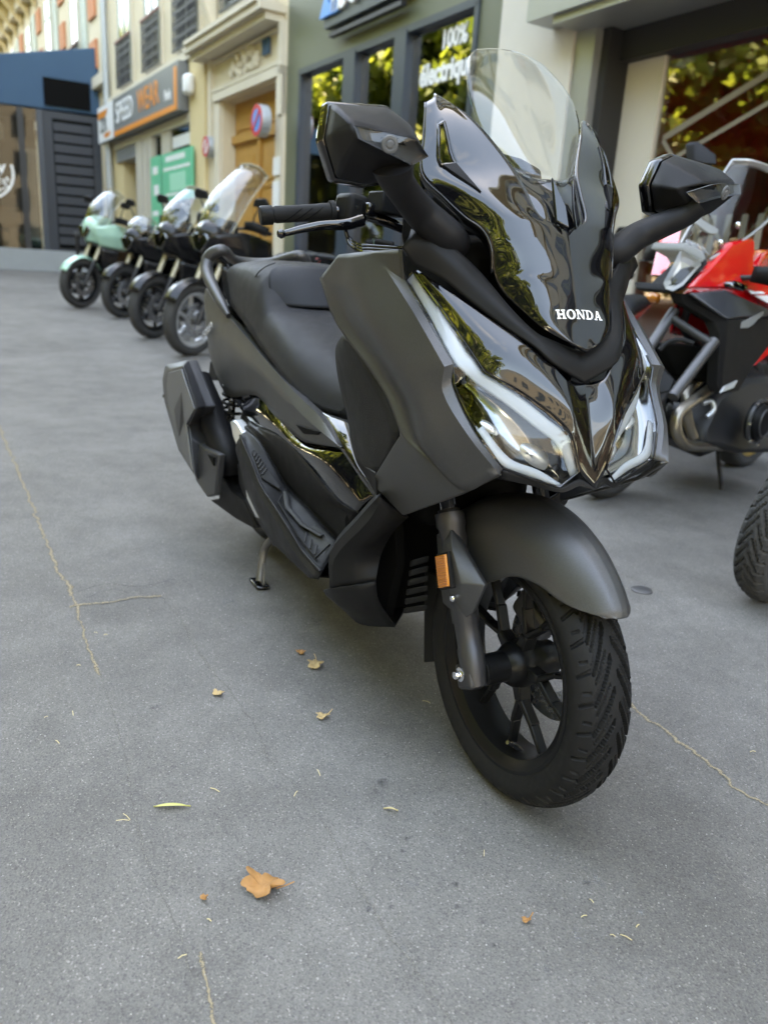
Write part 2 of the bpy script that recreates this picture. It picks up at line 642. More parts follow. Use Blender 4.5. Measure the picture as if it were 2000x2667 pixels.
# ---- joints and stains on the pavement
def speck_mat(name, c1, c2, cover, scale, rough=.9, soft=.12):
    m = bpy.data.materials.new(name)
    m.use_nodes = True
    t = m.node_tree
    b = t.nodes['Principled BSDF']
    o = t.nodes['Material Output']
    b.inputs['Roughness'].default_value = rough
    b.inputs['Specular IOR Level'].default_value = .2
    tc = t.nodes.new('ShaderNodeTexCoord')
    n = t.nodes.new('ShaderNodeTexNoise')
    n.inputs['Scale'].default_value = scale
    n.inputs['Detail'].default_value = 8
    n.inputs['Roughness'].default_value = .75
    t.links.new(tc.outputs['Object'], n.inputs['Vector'])
    mx = t.nodes.new('ShaderNodeMix')
    mx.data_type = 'RGBA'
    mx.inputs['A'].default_value = (*c1, 1)
    mx.inputs['B'].default_value = (*c2, 1)
    n2 = t.nodes.new('ShaderNodeTexNoise')
    n2.inputs['Scale'].default_value = scale * 2.7
    t.links.new(tc.outputs['Object'], n2.inputs['Vector'])
    t.links.new(n2.outputs['Fac'], mx.inputs['Factor'])
    t.links.new(mx.outputs['Result'], b.inputs['Base Color'])
    # the edge fades out with the attribute "edge"
    at = t.nodes.new('ShaderNodeAttribute')
    at.attribute_name = 'edge'
    ad = t.nodes.new('ShaderNodeMath')
    ad.operation = 'MULTIPLY_ADD'
    ad.inputs[1].default_value = .55
    ad.inputs[2].default_value = 0
    t.links.new(at.outputs['Fac'], ad.inputs[0])
    su = t.nodes.new('ShaderNodeMath')
    su.operation = 'ADD'
    t.links.new(n.outputs['Fac'], su.inputs[0])
    t.links.new(ad.outputs[0], su.inputs[1])
    mr = t.nodes.new('ShaderNodeMapRange')
    mr.inputs['From Min'].default_value = 1.0 - cover
    mr.inputs['From Max'].default_value = 1.0 - cover + soft
    t.links.new(su.outputs[0], mr.inputs['Value'])
    tr = t.nodes.new('ShaderNodeBsdfTransparent')
    ms = t.nodes.new('ShaderNodeMixShader')
    t.links.new(mr.outputs['Result'], ms.inputs['Fac'])
    t.links.new(tr.outputs[0], ms.inputs[1])
    t.links.new(b.outputs[0], ms.inputs[2])
    t.links.new(ms.outputs[0], o.inputs['Surface'])
    MAT[name] = m
speck_mat('joint_sand', (.34, .27, .17), (.20, .17, .13), .12, 190)
speck_mat('joint_grit', (.25, .235, .205), (.15, .142, .130), .05, 220)
speck_mat('crack_dark', (.06, .06, .06), (.10, .10, .10), .06, 160)
speck_mat('oil_spot', (.085, .085, .086), (.12, .12, .12), .10, 60, .7, .40)
speck_mat('chalk_scuff', (.31, .31, .305), (.25, .25, .245), .02, 70, .9, .35)

def edge_attr(o, vals):
    a = o.data.attributes.new('edge', 'FLOAT', 'POINT')
    for i, v in enumerate(vals):
        a.data[i].value = v

def joint(pts, w, mat, z=.0016):
    P = crom([(p[0], p[1], 0) for p in pts], 24)
    vs, ed = [], []
    for i, p in enumerate(P):
        d = (P[min(i + 1, len(P) - 1)] - P[max(i - 1, 0)]).normalized()
        n = Vector((-d.y, d.x, 0))
        jit = .9 * w * noise.noise(p * 17) + .7 * w * noise.noise(p * 53)
        ww = 2.0 * w * (0.6 + .9 * abs(noise.noise(p * 9 + Vector((5, 1, 0)))))
        for k, e_ in ((-1, 0), (0, 1), (1, 0)):
            q = p + n * (k * ww + jit)
            vs.append((q.x, q.y, gz(q.x) + z))
            ed.append(e_)
    fs = [(i * 3 + k, i * 3 + k + 1, i * 3 + k + 4, i * 3 + k + 3) for i in range(len(P) - 1) for k in range(2)]
    o = mk('joint', vs, fs, mat, GROUND, fix=False)
    edge_attr(o, ed)
joint([(-5.0543, -0.9585, -0.0000), (-3.7507, -0.8683, -0.0000), (-2.9670, -0.8240, 0.0000), (-2.3467, -0.7893, 0.0000), (-1.7574, -0.7612, -0.0000), (-1.4377, -0.7415, 0.0000), (-1.2432, -0.7210, 0.0000)], .013, 'joint_sand')
joint([(-1.2432, -0.7210, 0.0000), (-1.0802, -0.7193, 0.0000), (-0.8985, -0.7196, 0.0000), (-0.7244, -0.7097, 0.0000)], .008, 'joint_sand', .0022)
joint([(-0.8260, -0.7084, 0.0000), (-0.5635, -0.7045, 0.0000), (-0.3538, -0.7040, 0.0000), (-0.1942, -0.7168, 0.0000), (-0.0802, -0.7162, 0.0000), (0.0089, -0.7151, 0.0000), (0.0939, -0.7022, 0.0000), (0.1663, -0.7007, 0.0000), (0.2108, -0.6997, -0.0000)], .0055, 'joint_grit')
joint([(0.1795, -0.6800, 0.0000), (0.2232, -0.6804, -0.0000), (0.2719, -0.6813, 0.0000), (0.3210, -0.6902, -0.0000)], .006, 'joint_sand')
joint([(-1.1637, -0.7388, 0.0000), (-1.1634, -0.6746, 0.0000), (-1.1644, -0.6021, -0.0000), (-1.1697, -0.5404, 0.0000), (-1.1632, -0.4752, -0.0000)], .010, 'joint_sand', .0028)
joint([(-1.1645, -0.4791, 0.0000), (-0.9754, -0.4567, 0.0000), (-0.8066, -0.4561, 0.0000), (-0.6540, -0.4448, 0.0000), (-0.5218, -0.4315, 0.0000), (-0.4001, -0.4226, 0.0000), (-0.2785, -0.4259, 0.0000), (-0.2212, -0.4274, 0.0000), (-0.1365, -0.4074, 0.0000), (-0.0146, -0.3968, 0.0000), (0.0866, -0.4027, 0.0000), (0.2001, -0.4020, 0.0000), (0.2728, -0.3962, -0.0000), (0.3391, -0.3910, 0.0000), (0.3907, -0.3886, 0.0000), (0.4513, -0.3881, 0.0000)], .0075, 'joint_grit')
joint([(-0.2128, 0.4958, -0.0000), (-0.0936, 0.4694, 0.0000), (0.0063, 0.4703, 0.0000), (0.1188, 0.4638, 0.0000), (0.2175, 0.4522, 0.0000), (0.2793, 0.4642, 0.0000), (0.3310, 0.4733, 0.0000)], .012, 'joint_sand')
joint([(-0.9838, 1.1426, 0.0000), (-0.8733, 1.1176, 0.0000), (-0.7775, 1.1140, 0.0000), (-0.6903, 1.1203, 0.0000), (-0.5895, 1.1077, -0.0000)], .010, 'joint_grit')
joint([(-4.3355, -0.9346, 0.0000), (-4.3312, -0.6143, 0.0000), (-4.3467, -0.3024, -0.0000), (-4.3218, 0.0828, 0.0000)], .016, 'joint_grit')
joint([(-1.2691, -0.7092, 0.0000), (-1.3086, -0.6162, -0.0000), (-1.2561, -0.5259, -0.0000), (-1.2821, -0.4049, 0.0000)], .004, 'crack_dark')
joint([(-1.2095, -0.6956, 0.0000), (-1.2559, -0.6095, 0.0000), (-1.1986, -0.5494, 0.0000)], .003, 'crack_dark')
joint([(0.3816, 0.2064, 0.0000), (0.4593, 0.1503, 0.0000), (0.5252, 0.0954, 0.0000)], .003, 'chalk_scuff')

def blotch(c, r, mat, name, asp=1.0, z=.0012):
    n = 18
    ph = random.uniform(0, 6.28)
    vs, ed = [(c[0], c[1], gz(c[0]) + z)], [1.0]
    for k, f in ((.55, .75), (1.0, 0.0)):
        for i in range(n):
            th = 2 * math.pi * i / n
            rr = r * f * 0 + r * k * (1 + .35 * noise.noise(Vector((math.cos(th) * 1.3 + ph, math.sin(th) * 1.3, ph))))
            vs.append((c[0] + rr * math.cos(th) * asp, c[1] + rr * math.sin(th), gz(c[0]) + z))
            ed.append(f)
    fs = [(0, 1 + i, 1 + (i + 1) % n) for i in range(n)] + [(1 + i, 1 + n + i, 1 + n + (i + 1) % n, 1 + (i + 1) % n) for i in range(n)]
    o = mk(name, vs, fs, mat, GROUND, fix=False)
    edge_attr(o, ed)
def gpx(x, y):
    return None
for c, r in [((-0.0841, -0.2406, 0.0000), .030), ((-0.0657, -0.2608, 0.0000), .018), ((0.0393, -0.1908, -0.0000), .012), ((0.0782, -0.2736, -0.0000), .009), ((0.1036, -0.2932, 0.0000), .009), ((0.1984, -0.2363, 0.0000), .009), ((0.2119, -0.2476, 0.0000), .014), ((0.2540, -0.2672, 0.0000), .013), ((0.2960, -0.2475, 0.0000), .014), ((0.2031, -0.4068, 0.0000), .012), ((0.2121, -0.3726, 0.0000), .008), ((0.3575, -0.1933, 0.0000), .008), ((0.3439, -0.2559, -0.0000), .009), ((0.3011, 0.2958, 0.0000), .005), ((-0.5294, -0.6154, 0.0000), .022), ((0.3250, -0.1739, 0.0000), .006), ((0.2947, -0.0277, 0.0000), .018)]:
    blotch(c, r, 'oil_spot', 'stain')
for c, r in [((-0.1657, -0.1894, 0.0000), .022), ((0.2199, -0.0379, 0.0000), .030), ((0.3904, 0.0142, 0.0000), .040), ((0.4789, -0.0838, -0.0000), .030), ((0.2727, -0.5166, 0.0000), .030), ((0.2795, -0.4653, 0.0000), .016), ((0.1841, -0.3151, 0.0000), .028), ((-0.4228, -0.4460, 0.0000), .03), ((0.0142, -0.1332, 0.0000), .022), ((-0.0300, -0.1966, 0.0000), .02), ((-0.0795, -0.3222, 0.0000), .02), ((-1.0496, -0.2892, 0.0000), .05), ((0.5329, 0.1182, 0.0000), .03), ((0.4073, -0.2057, 0.0000), .03), ((0.1043, 0.3749, 0.0000), .018), ((0.2954, -0.0023, 0.0000), .03), ((0.3729, 0.1866, 0.0000), .04), ((-0.1537, -0.4450, 0.0000), .012), ((0.0911, -0.6327, 0.0000), .015), ((0.2697, -0.1573, 0.0000), .02), ((-0.8403, -0.0941, -0.0000), .05), ((0.3795, -0.1232, 0.0000), .02)]:
    blotch(c, r, 'chalk_scuff', 'scuff', random.uniform(.7, 1.4), .0014)
# small iron cover in the pavement beyond the wheel
cv = (-0.7122, 1.0644, 0.0000)
lathe('surface_cover', [(0, .004), (.032, .004), (.036, .002), (.036, -.01)], 'cast_metal', GROUND, 24, 'z', (cv[0], cv[1], 0.002))

# ---- street-side frame: everything along the shop fronts is measured in (s, z, out)
FO = Vector((0, 4.0, 0))
FU = Vector((-.99624, -.08666, 0))
FN = Vector((.08666, -.99624, 0))
FM = Matrix((FU, FN, Vector((0, 0, 1)))).transposed()      # local (s, out, z) -> world
def F3(s, z, o=0.0):
    return FO + FU * s + FN * o + Vector((0, 0, z))
def fbox(name, s0, s1, z0, z1, o0, o1, mat, parent=None, bevel=0.0):
    c = F3((s0 + s1) / 2, (z0 + z1) / 2, (o0 + o1) / 2)
    vs, fs = box_data(c, (abs(s1 - s0), abs(o1 - o0), abs(z1 - z0)), FM)
    return mk(name, vs, fs, mat, parent, bevel=bevel)
def fboxes(name, items, mat, parent=None, joined=False):
    if not joined:
        return [fbox(name, *i, mat, parent) for i in items]
    parts = []
    for s0, s1, z0, z1, o0, o1 in items:
        parts.append(box_data(F3((s0 + s1) / 2, (z0 + z1) / 2, (o0 + o1) / 2), (abs(s1 - s0), abs(o1 - o0), abs(z1 - z0)), FM))
    vs, fs = join_data(parts)
    return mk(name, vs, fs, mat, parent)

principled('stone_cream', (.62, .53, .38), .85, var=.12, vscale=1.2, bump=.3, bscale=40)
principled('stone_ochre', (.62, .49, .27), .85, var=.10, vscale=1.5, bump=.3, bscale=40)
principled('stone_pale', (.58, .54, .47), .85, var=.10, vscale=1.5, bump=.3, bscale=40)
principled('stone_trim', (.62, .55, .43), .8, var=.10, vscale=2.0, bump=.3, bscale=30)
principled('brick_orange', (.55, .21, .10), .85, var=.15, vscale=6)
principled('shutter_green', (.36, .40, .34), .6, var=.05)
principled('iron_black', (.02, .02, .022), .5, spec=.5)
principled('iron_rail', (.055, .055, .055), .6, spec=.4)
principled('rail_red', (.20, .05, .04), .6)
principled('window_dark', (.025, .030, .033), .08, spec=.6)
principled('zinc', (.40, .43, .45), .45, metal=.4, var=.08)
principled('sign_grey', (.17, .175, .17), .5)
principled('sign_white', (.78, .78, .77), .4)
principled('sign_orange', (.75, .25, .04), .45)
principled('poster_green', (.10, .50, .30), .4, var=.15, vscale=3)
principled('poster_mint', (.30, .66, .48), .4)
principled('shop_cream', (.50, .46, .38), .6)
principled('oak_door', (.46, .23, .055), .45, var=.22, vscale=6, spec=.5)
principled('green_paint', (.115, .125, .082), .45, spec=.5, var=.06, vscale=2)
principled('navy_frame', (.030, .045, .065), .35, spec=.5)
principled('sign_blue', (.05, .28, .68), .4)
principled('grey_metal', (.36, .37, .36), .35, metal=.5, var=.05)
principled('awning_blue', (.028, .080, .145), .75, var=.08, vscale=2)
principled('shop_navy', (.018, .024, .034), .5)
principled('plinth_grey', (.30, .32, .33), .8, var=.10, vscale=3)
principled('shop_red', (.48, .022, .022), .5, var=.15, vscale=2)
principled('shop_interior', (.05, .047, .043), .9, var=.4, vscale=1.5)
principled('interior_wood', (.28, .17, .09), .7, var=.4, vscale=3)
principled('poster_sky', (.30, .48, .72), .4, var=.25, vscale=1.5)
principled('sign_red', (.60, .03, .04), .4)
clear_sheet('shop_glass', (.80, .83, .82), 3.2, .005)
principled('stripe_pale', (.22, .19, .15), .5)
clear_sheet('cafe_glass', (.6, .62, .62), 1.2, .005)
clear_sheet('red_shop_glass', (.78, .78, .76), 5.0, .005)
clear_sheet('shop_glass_strong', (.50, .52, .50), 9.0, .005)

def window_set(parent, s0, s1, z0, z1, rail=False, louvre=True):
    w = fbox('window', s0 - .10, s1 + .10, z0 - .06, z1 + .12, .0, .05, 'stone_trim', parent)
    fbox('window_pane', s0, s1, z0, z1, .02, .06, 'window_dark', w)
    fboxes('window_frame', [((s0 + s1) / 2 - .03, (s0 + s1) / 2 + .03, z0, z1, .05, .075), (s0, s0 + .05, z0, z1, .05, .075), (s1 - .05, s1, z0, z1, .05, .075), (s0, s1, z1 - .55, z1 - .5, .05, .075)], 'shutter_green', w, True)
    if rail:
        railing(w, s0 - .1, s1 + .1, z0 - .05, z0 + .85)
    return w
def railing(parent, s0, s1, z0, z1):
    it = [(s0, s1, z0, z0 + .03, .10, .13), (s0, s1, z0 + (z1 - z0) * .5, z0 + (z1 - z0) * .5 + .02, .10, .12)]
    n = max(3, int((s1 - s0) / .09))
    for i in range(n + 1):
        x = s0 + (s1 - s0) * i / n
        it.append((x - .008, x + .008, z0, z1, .105, .121))
    for i in range(n):
        x = s0 + (s1 - s0) * (i + .5) / n
        for zz in (.22, .42, .68, .86):
            it.append((x - .03, x + .03, z0 + (z1 - z0) * zz - .03, z0 + (z1 - z0) * zz + .03, .108, .118))
    r = fboxes('balcony_rail', it, 'iron_rail', parent, True)
    fbox('hand_rail', s0 - .03, s1 + .03, z1, z1 + .04, .095, .135, 'rail_red', parent)

# ---- building with the oak door and the sports shop (s 10.4 to 20.9)
B2 = empty('stone_apartment_building', F3(15.5, gz(-15)))
tag(B2, 'cream stone apartment building with carved doorway above an oak door', 'building')
fbox('wall', 10.42, 13.0, 4.2, 20.5, -6, 0, 'stone_cream', B2)
fbox('upper_wall', 13.0, 20.75, 4.36, 20.5, -6, 0, 'stone_cream', B2)
fbox('ground_floor_pier', 20.3, 20.75, .2, 4.36, -6, -.02, 'stone_ochre', B2)
fbox('pilaster', 13.68, 14.50, .1, 4.36, -6, .06, 'stone_ochre', B2)
fboxes('door_pier', [(12.95, 13.68, .1, 4.2, -6, .0), (10.42, 10.70, .1, 4.2, -6, 0)], 'stone_cream', B2)
fbox('door_lintel', 10.70, 12.95, 3.48, 4.2, -6, 0, 'stone_cream', B2)
fboxes('string_course', [(13.9, 20.75, 4.36, 4.50, 0, .10), (13.9, 20.75, 7.9, 8.1, 0, .14), (10.42, 20.75, 11.2, 11.4, 0, .14), (10.42, 20.75, 14.4, 14.7, 0, .2), (10.42, 20.75, 17.8, 18.3, 0, .35)], 'stone_trim', B2)
# portal: cornice, frieze and moulded frame
fboxes('portal_cornice', [(10.5, 13.85, 4.26, 4.36, 0, .38), (10.55, 13.75, 4.16, 4.26, 0, .28), (10.6, 13.7, 4.36, 4.42, 0, .42)], 'stone_trim', B2)
fboxes('portal_frame', [(12.98, 13.22, .1, 3.62, 0, .06), (10.44, 10.66, .1, 3.62, 0, .06), (10.44, 13.22, 3.50, 3.62, 0, .09), (10.6, 13.5, 3.66, 3.72, 0, .05), (10.6, 13.5, 4.08, 4.13, 0, .05), (13.38, 13.50, 3.0, 4.16, 0, .07), (10.44, 10.56, 3.0, 4.16, 0, .09)], 'stone_trim', B2)
# carved cartouche over the door
cv_parts = []
random.seed(3)
for i in range(46):
    a = random.uniform(0, 6.28)
    r = random.uniform(0, 1) ** .5
    s_, z_ = 11.95 + .62 * r * math.cos(a), 3.88 + .20 * r * math.sin(a)
    v, f = lathe_data([(0, .035), (.03, .025), (.045, 0), (0, -.02)], 8, 'y')
    k = random.uniform(.7, 1.6)
    cv_parts.append(([F3(s_, z_, .02) + FM @ (Vector(q) * k) for q in v], f))
vs, fs = join_data(cv_parts)
mk('carved_ornament', vs, fs, 'stone_trim', B2)
fbox('house_number', 10.98, 11.22, 3.86, 4.06, .02, .05, 'awning_blue', B2)
# brackets of the first-floor window above the portal
for s_ in (13.3, 10.9):
    v, f = prism_data([F3(s_ - .1, 4.42, .02), F3(s_ - .1, 5.5, .02), F3(s_ - .1, 5.5, .28), F3(s_ - .1, 4.9, .22), F3(s_ - .1, 4.6, .08)], FU * .2)
    mk('stone_bracket', v, f, 'stone_trim', B2)
window_set(B2, 11.4, 12.7, 4.75, 7.0, True)
for s0, s1 in ((18.45, 19.45), (16.30, 17.30), (14.05, 15.20)):
    window_set(B2, s0, s1, 4.62, 7.0, True)
for fl in range(4):
    z0 = 8.4 + fl * 3.2
    for s0 in (18.45, 16.3, 14.05, 11.4):
        window_set(B2, s0, s0 + 1.05, z0, z0 + 2.1, fl < 2)
# oak double door
DR = fbox('oak_door', 10.70, 12.95, .1, 3.48, -.30, -.22, 'oak_door', B2)
for a, b in ((10.76, 11.80), (11.86, 12.90)):
    for z0, z1 in ((.35, 1.15), (1.25, 2.05), (2.15, 2.75)):
        fbox('door_panel', a + .10, b - .10, z0, z1, -.22, -.20, 'oak_door', DR)
        fbox('door_field', a + .20, b - .20, z0 + .10, z1 - .10, -.20, -.185, 'oak_door', DR)
fboxes('door_moulding', [(10.70, 12.95, 2.86, 2.98, -.22, -.15), (11.78, 11.88, .1, 2.86, -.22, -.17), (10.80, 12.85, 3.06, 3.40, -.22, -.20)], 'oak_door', DR)
fbox('door_knob', 11.92, 11.97, 1.25, 1.30, -.20, -.12, 'iron_black', DR)
# rain pipe at the corner
tube('rain_pipe', [F3(20.62, .3, .10), F3(20.62, 8, .10), F3(20.62, 19, .10)], .075, 'zinc', B2, 12)

# sports shop in it: fascia sign, door, panels and windows
SH = empty('sports_shop_front', F3(17.3, gz(-17)))
tag(SH, 'shop front with grey, white and orange fascia sign left of the oak door', 'shop front')
FS = fbox('fascia_sign', 14.60, 21.05, 3.54, 4.34, .04, .22, 'sign_grey', SH)
fboxes('orange_border', [(14.72, 19.45, 3.56, 3.66, .22, .235), (14.72, 14.86, 3.66, 4.26, .22, .235)], 'sign_orange', FS)
fbox('white_field', 19.55, 21.05, 3.55, 4.33, .22, .23, 'sign_white', FS)
for z0, z1, s0, s1 in ((4.06, 4.22, 20.0, 21.0), (3.62, 3.72, 19.75, 20.4)):
    v, f = prism_data([F3(s1, z0, .232), F3(s0 + .25, z0, .232), F3(s0, z1, .232), F3(s1, z1, .232)], FN * .004)
    mk('orange_flash', v, f, 'sign_orange', FS)
def wall_text(name, body, size, mat, parent, s, z, o, xs=1.0, bold=0.01, shear=0.0, depth=.004, fit=None):
    # text reads towards decreasing s
    M = Matrix.Translation(F3(s, z, o)) @ Matrix(((-FU.x, 0, FN.x, 0), (-FU.y, 0, FN.y, 0), (0, 1, 0, 0), (0, 0, 0, 1)))
    return text_mesh(name, body, size, mat, parent, M, depth, bold, xs=xs, shear=shear)
wall_text('sign_lettering', 'ZR', .42, 'sign_grey', FS, 20.45, 3.90, .236, 1.3, .012)
wall_text('sign_lettering', 'SPEED', .60, 'sign_white', FS, 18.52, 3.99, .226, .92, .004)
wall_text('sign_lettering', 'WEAR', .60, 'sign_orange', FS, 16.62, 3.99, .226, .92, .004)
wall_text('sign_lettering', 'Paris', .26, 'sign_white', FS, 15.28, 3.86, .226, .8, .006)
fbox('soffit_board', 14.55, 20.3, 3.36, 3.52, -.05, .05, 'shop_cream', SH)
fbox('shop_back_wall', 14.5, 20.3, .2, 3.5, -2.6, -2.5, 'shop_interior', SH)
fboxes('white_panel', [(17.08, 17.38, .2, 3.36, -.04, .04), (17.48, 17.78, .2, 3.36, -.04, .04), (17.88, 18.36, .2, 3.36, -.04, .04)], 'shop_cream', SH)
fboxes('window_post', [(16.28, 16.38, .2, 3.36, -.04, .04), (15.88, 16.28, .2, 3.36, -.04, .02), (14.50, 14.56, .2, 3.36, -.04, .04)], 'shop_cream', SH)
fbox('shop_door', 18.5, 19.7, .2, 3.1, -.35, -.30, 'window_dark', SH)
fbox('door_notice', 19.0, 19.2, 1.55, 2.25, -.298, -.29, 'sign_white', SH)
fbox('roller_box', 18.40, 20.2, 3.08, 3.34, -.3, .03, 'grey_metal', SH)
fbox('door_reveal', 19.72, 20.28, .2, 3.36, -.35, -.02, 'stone_ochre', SH)
fbox('window_pane', 16.4, 17.06, .8, 3.36, -.03, -.01, 'shop_glass', SH)
fbox('window_pane', 14.56, 15.88, .8, 3.36, -.03, -.01, 'shop_glass', SH)
fbox('window_sticker', 14.62, 15.75, 3.02, 3.22, -.008, -.004, 'sign_white', SH)
fbox('stall_riser', 14.56, 17.06, .2, .8, -.05, .02, 'sign_grey', SH)
P1 = fbox('green_poster', 14.16, 16.05, 2.05, 2.92, .10, .13, 'poster_green', None)
tag(P1, 'large green poster with white text on the sports shop window', 'poster', 'green posters on the sports shop')
for z0, z1, s0, s1 in ((2.76, 2.86, 14.5, 15.8), (2.60, 2.66, 14.3, 15.95), (2.14, 2.19, 14.4, 15.8)):
    it = []
    x = s1
    while x > s0 + .1:
        w_ = random.uniform(.06, .14)
        it.append((x - w_, x, z0, z1, .13, .134))
        x -= w_ + .03
    fboxes('poster_text', it, 'sign_white', P1, True)
fbox('poster_panel', 14.55, 15.55, 2.22, 2.54, .13, .133, 'poster_mint', P1)
P2 = fbox('green_poster', 16.32, 17.02, 1.05, 2.94, .06, .09, 'poster_green', None)
tag(P2, 'narrow green banner left of the large green poster', 'poster', 'green posters on the sports shop')
fboxes('poster_text', [(16.5, 16.85, 2.6, 2.75, .09, .094), (16.45, 16.8, 2.2, 2.4, .09, .094), (16.5, 16.9, 1.8, 1.9, .09, .094)], 'sign_white', P2)
# round signs and notices by the door
def round_sign(label, s, z, r, ring, face, o=.30):
    M3 = Matrix((FU, FN, Vector((0, 0, 1)))).transposed()
    c = F3(s, z, o)
    e0 = lathe('round_sign', [(0, .02), (r * .99, .02), (r, .015), (r, -.12), (0, -.12)], 'zinc', None, 32, 'y', c, rot=M3)
    lathe('sign_ring', [(r * .70, .021), (r * .99, .021), (r * .99, .026), (r * .70, .026)], ring, e0, 32, 'y', c, rot=M3, closed=True)
    lathe('sign_face', [(0, .024), (r * .72, .024)], face, e0, 32, 'y', c, rot=M3)
    v, f = box_data(c + FN * .03, (r * 1.5, .006, r * .22), M3 @ Matrix.Rotation(R(45), 3, 'Y'))
    mk('sign_bar', v, f, ring, e0)
    tag(e0, label, 'sign')
round_sign('round red and blue no-parking sign at the edge of the green shop front', 10.72, 2.92, .21, 'sign_red', 'sign_blue')
round_sign('small round no-parking sign on the stone pier left of the oak door', 13.42, 2.84, .165, 'sign_red', 'sign_white', .12)
n1 = fbox('wall_notice', 10.44, 10.66, 2.22, 2.46, .07, .085, 'sign_white', None)
tag(n1, 'upper white notice on the stone jamb beside the oak door', 'notice', 'notices beside the oak door')
n2 = fbox('wall_notice', 10.44, 10.66, 1.75, 2.14, .07, .085, 'sign_white', None)
tag(n2, 'lower, taller white notice on the stone jamb beside the oak door', 'notice', 'notices beside the oak door')
wl = fbox('wall_lamp', 14.15, 14.45, 3.75, 4.08, .06, .22, 'sign_white', None, bevel=.06)
tag(wl, 'white box lamp on the ochre pilaster right of the orange fascia sign', 'lamp')

# ---- green painted shop (s 5.7 to 10.42)
GS = empty('green_shop_building', F3(8, 0))
tag(GS, 'olive green shop front with navy window frames under a blue and white sign', 'shop')
fbox('fascia', 5.72, 10.42, 3.50, 4.9, -.4, 0, 'green_paint', GS)
fboxes('pilaster', [(10.02, 10.42, .05, 3.50, -.4, 0), (5.72, 6.08, .05, 3.50, -.4, 0.0)], 'green_paint', GS)
fbox('upper_wall', 5.72, 10.42, 4.9, 20.5, -6, -.02, 'stone_pale', GS)
fboxes('cornice', [(5.72, 10.42, 4.85, 5.0, 0, .18), (5.72, 10.42, 8.0, 8.2, 0, .2), (5.72, 10.42, 14.0, 14.3, 0, .3), (5.72, 10.42, 17.8, 18.3, 0, .45)], 'stone_trim', GS)
fboxes('window_mullion', [(9.95, 10.02, .05, 3.46, -.14, .02), (8.44, 8.73, .05, 3.46, -.14, .03), (7.32, 7.56, .05, 3.46, -.14, .03), (6.08, 6.15, .05, 3.46, -.14, .02)], 'navy_frame', GS)
fboxes('window_head', [(6.08, 10.02, 3.43, 3.50, -.14, .02), (6.08, 10.02, .05, .45, -.14, .02)], 'navy_frame', GS)
for s0, s1 in ((8.73, 9.95), (7.56, 8.44), (6.15, 7.32)):
    fbox('window_pane', s0, s1, .45, 3.43, -.09, -.07, 'shop_glass_strong', GS)
fbox('shop_back_wall', 6.0, 10.1, .05, 4.4, -3.0, -2.9, 'shop_interior', GS)
fbox('shop_floor', 6.0, 10.1, .0, .06, -3.0, -.2, 'interior_wood', GS)
fbox('shop_ceiling', 6.0, 10.1, 3.6, 3.7, -3.0, -.2, 'shop_interior', GS)
fbox('display_counter', 8.6, 9.8, .06, 1.2, -2.2, -1.5, 'shop_cream', GS)
fbox('sun_poster', 6.25, 7.1, .9, 3.15, -.22, -.20, 'poster_sky', GS)
fbox('pale_poster', 8.85, 9.45, 1.6, 2.9, -.24, -.22, 'poster_mint', GS)
SB = fbox('sign_board', 7.15, 9.10, 3.78, 4.75, .02, .12, 'navy_frame', GS)
fbox('lamp_bar', 7.30, 8.95, 3.66, 3.705, .06, .13, 'iron_black', GS)
wall_text('sign_lettering', 'Z', .80, 'sign_blue', SB, 8.92, 4.16, .135, .8, .03, depth=.02)
wall_text('sign_lettering', "ESCOOT", .62, 'sign_white', SB, 8.12, 4.12, .135, .62, .03, depth=.02)
wall_text('sign_lettering', "'", .7, 'sign_blue', SB, 7.38, 4.0, .135, 1, .03, depth=.02)
wall_text('window_lettering', '100%', .24, 'sign_white', GS, 6.56, 3.26, -.06, .85, .008, depth=.002)
wall_text('window_lettering', 'électrique', .28, 'sign_white', GS, 6.66, 2.98, -.06, .85, .010, depth=.002)
for fl in range(4):
    for s0 in (6.4, 8.7):
        window_set(GS, s0, s0 + 1.05, 5.5 + fl * 3.2, 7.7 + fl * 3.2, fl == 0)

# ---- stone pier and grey-framed red shop (s -9 to 5.7)
RS = empty('red_shop_building', F3(2, 0))
tag(RS, 'pale stone building with grey steel fascia over a large red shop window', 'shop')
fbox('stone_pier', 4.72, 5.70, .0, 5.2, -.6, .04, 'stone_pale', RS)
fbox('upper_wall', -12, 5.70, 5.2, 20.5, -6, 0, 'stone_pale', RS)
fboxes('cornice', [(-12, 5.7, 5.1, 5.3, .0, .25), (-12, 5.7, 11.0, 11.3, 0, .2), (-12, 5.7, 14.4, 14.7, 0, .3), (-12, 5.7, 17.8, 18.3, 0, .45)], 'stone_trim', RS)
fbox('steel_fascia', -12, 4.98, 3.00, 5.1, .04, .34, 'grey_metal', RS)
fbox('fascia_soffit', -12, 4.70, 2.94, 3.00, -.3, .30, 'grey_metal', RS)
fbox('steel_jamb', 4.50, 4.72, 0, 2.95, -.3, .02, 'grey_metal', RS)
fbox('roller_shutter_rail', 4.42, 4.50, 0, 2.95, -.3, -.06, 'iron_black', RS)
fbox('window_head', -12, 4.42, 2.72, 2.95, -.35, -.2, 'iron_black', RS)
fbox('inner_jamb', 4.05, 4.42, 0, 2.8, -.36, -.30, 'stone_pale', RS)
fbox('window_pane', -12, 4.06, .3, 2.78, -.36, -.33, 'red_shop_glass', RS)
fbox('red_wall', -12, 4.4, 0, 4.4, -2.4, -2.3, 'shop_red', RS)
fbox('shop_floor', -12, 4.4, 0, .05, -2.3, -.36, 'shop_interior', RS)
fbox('shop_ceiling', -12, 4.4, 2.8, 2.9, -2.3, -.36, 'shop_red', RS)
fbox('stall_riser', -12, 4.06, 0, .3, -.40, -.30, 'iron_black', RS)
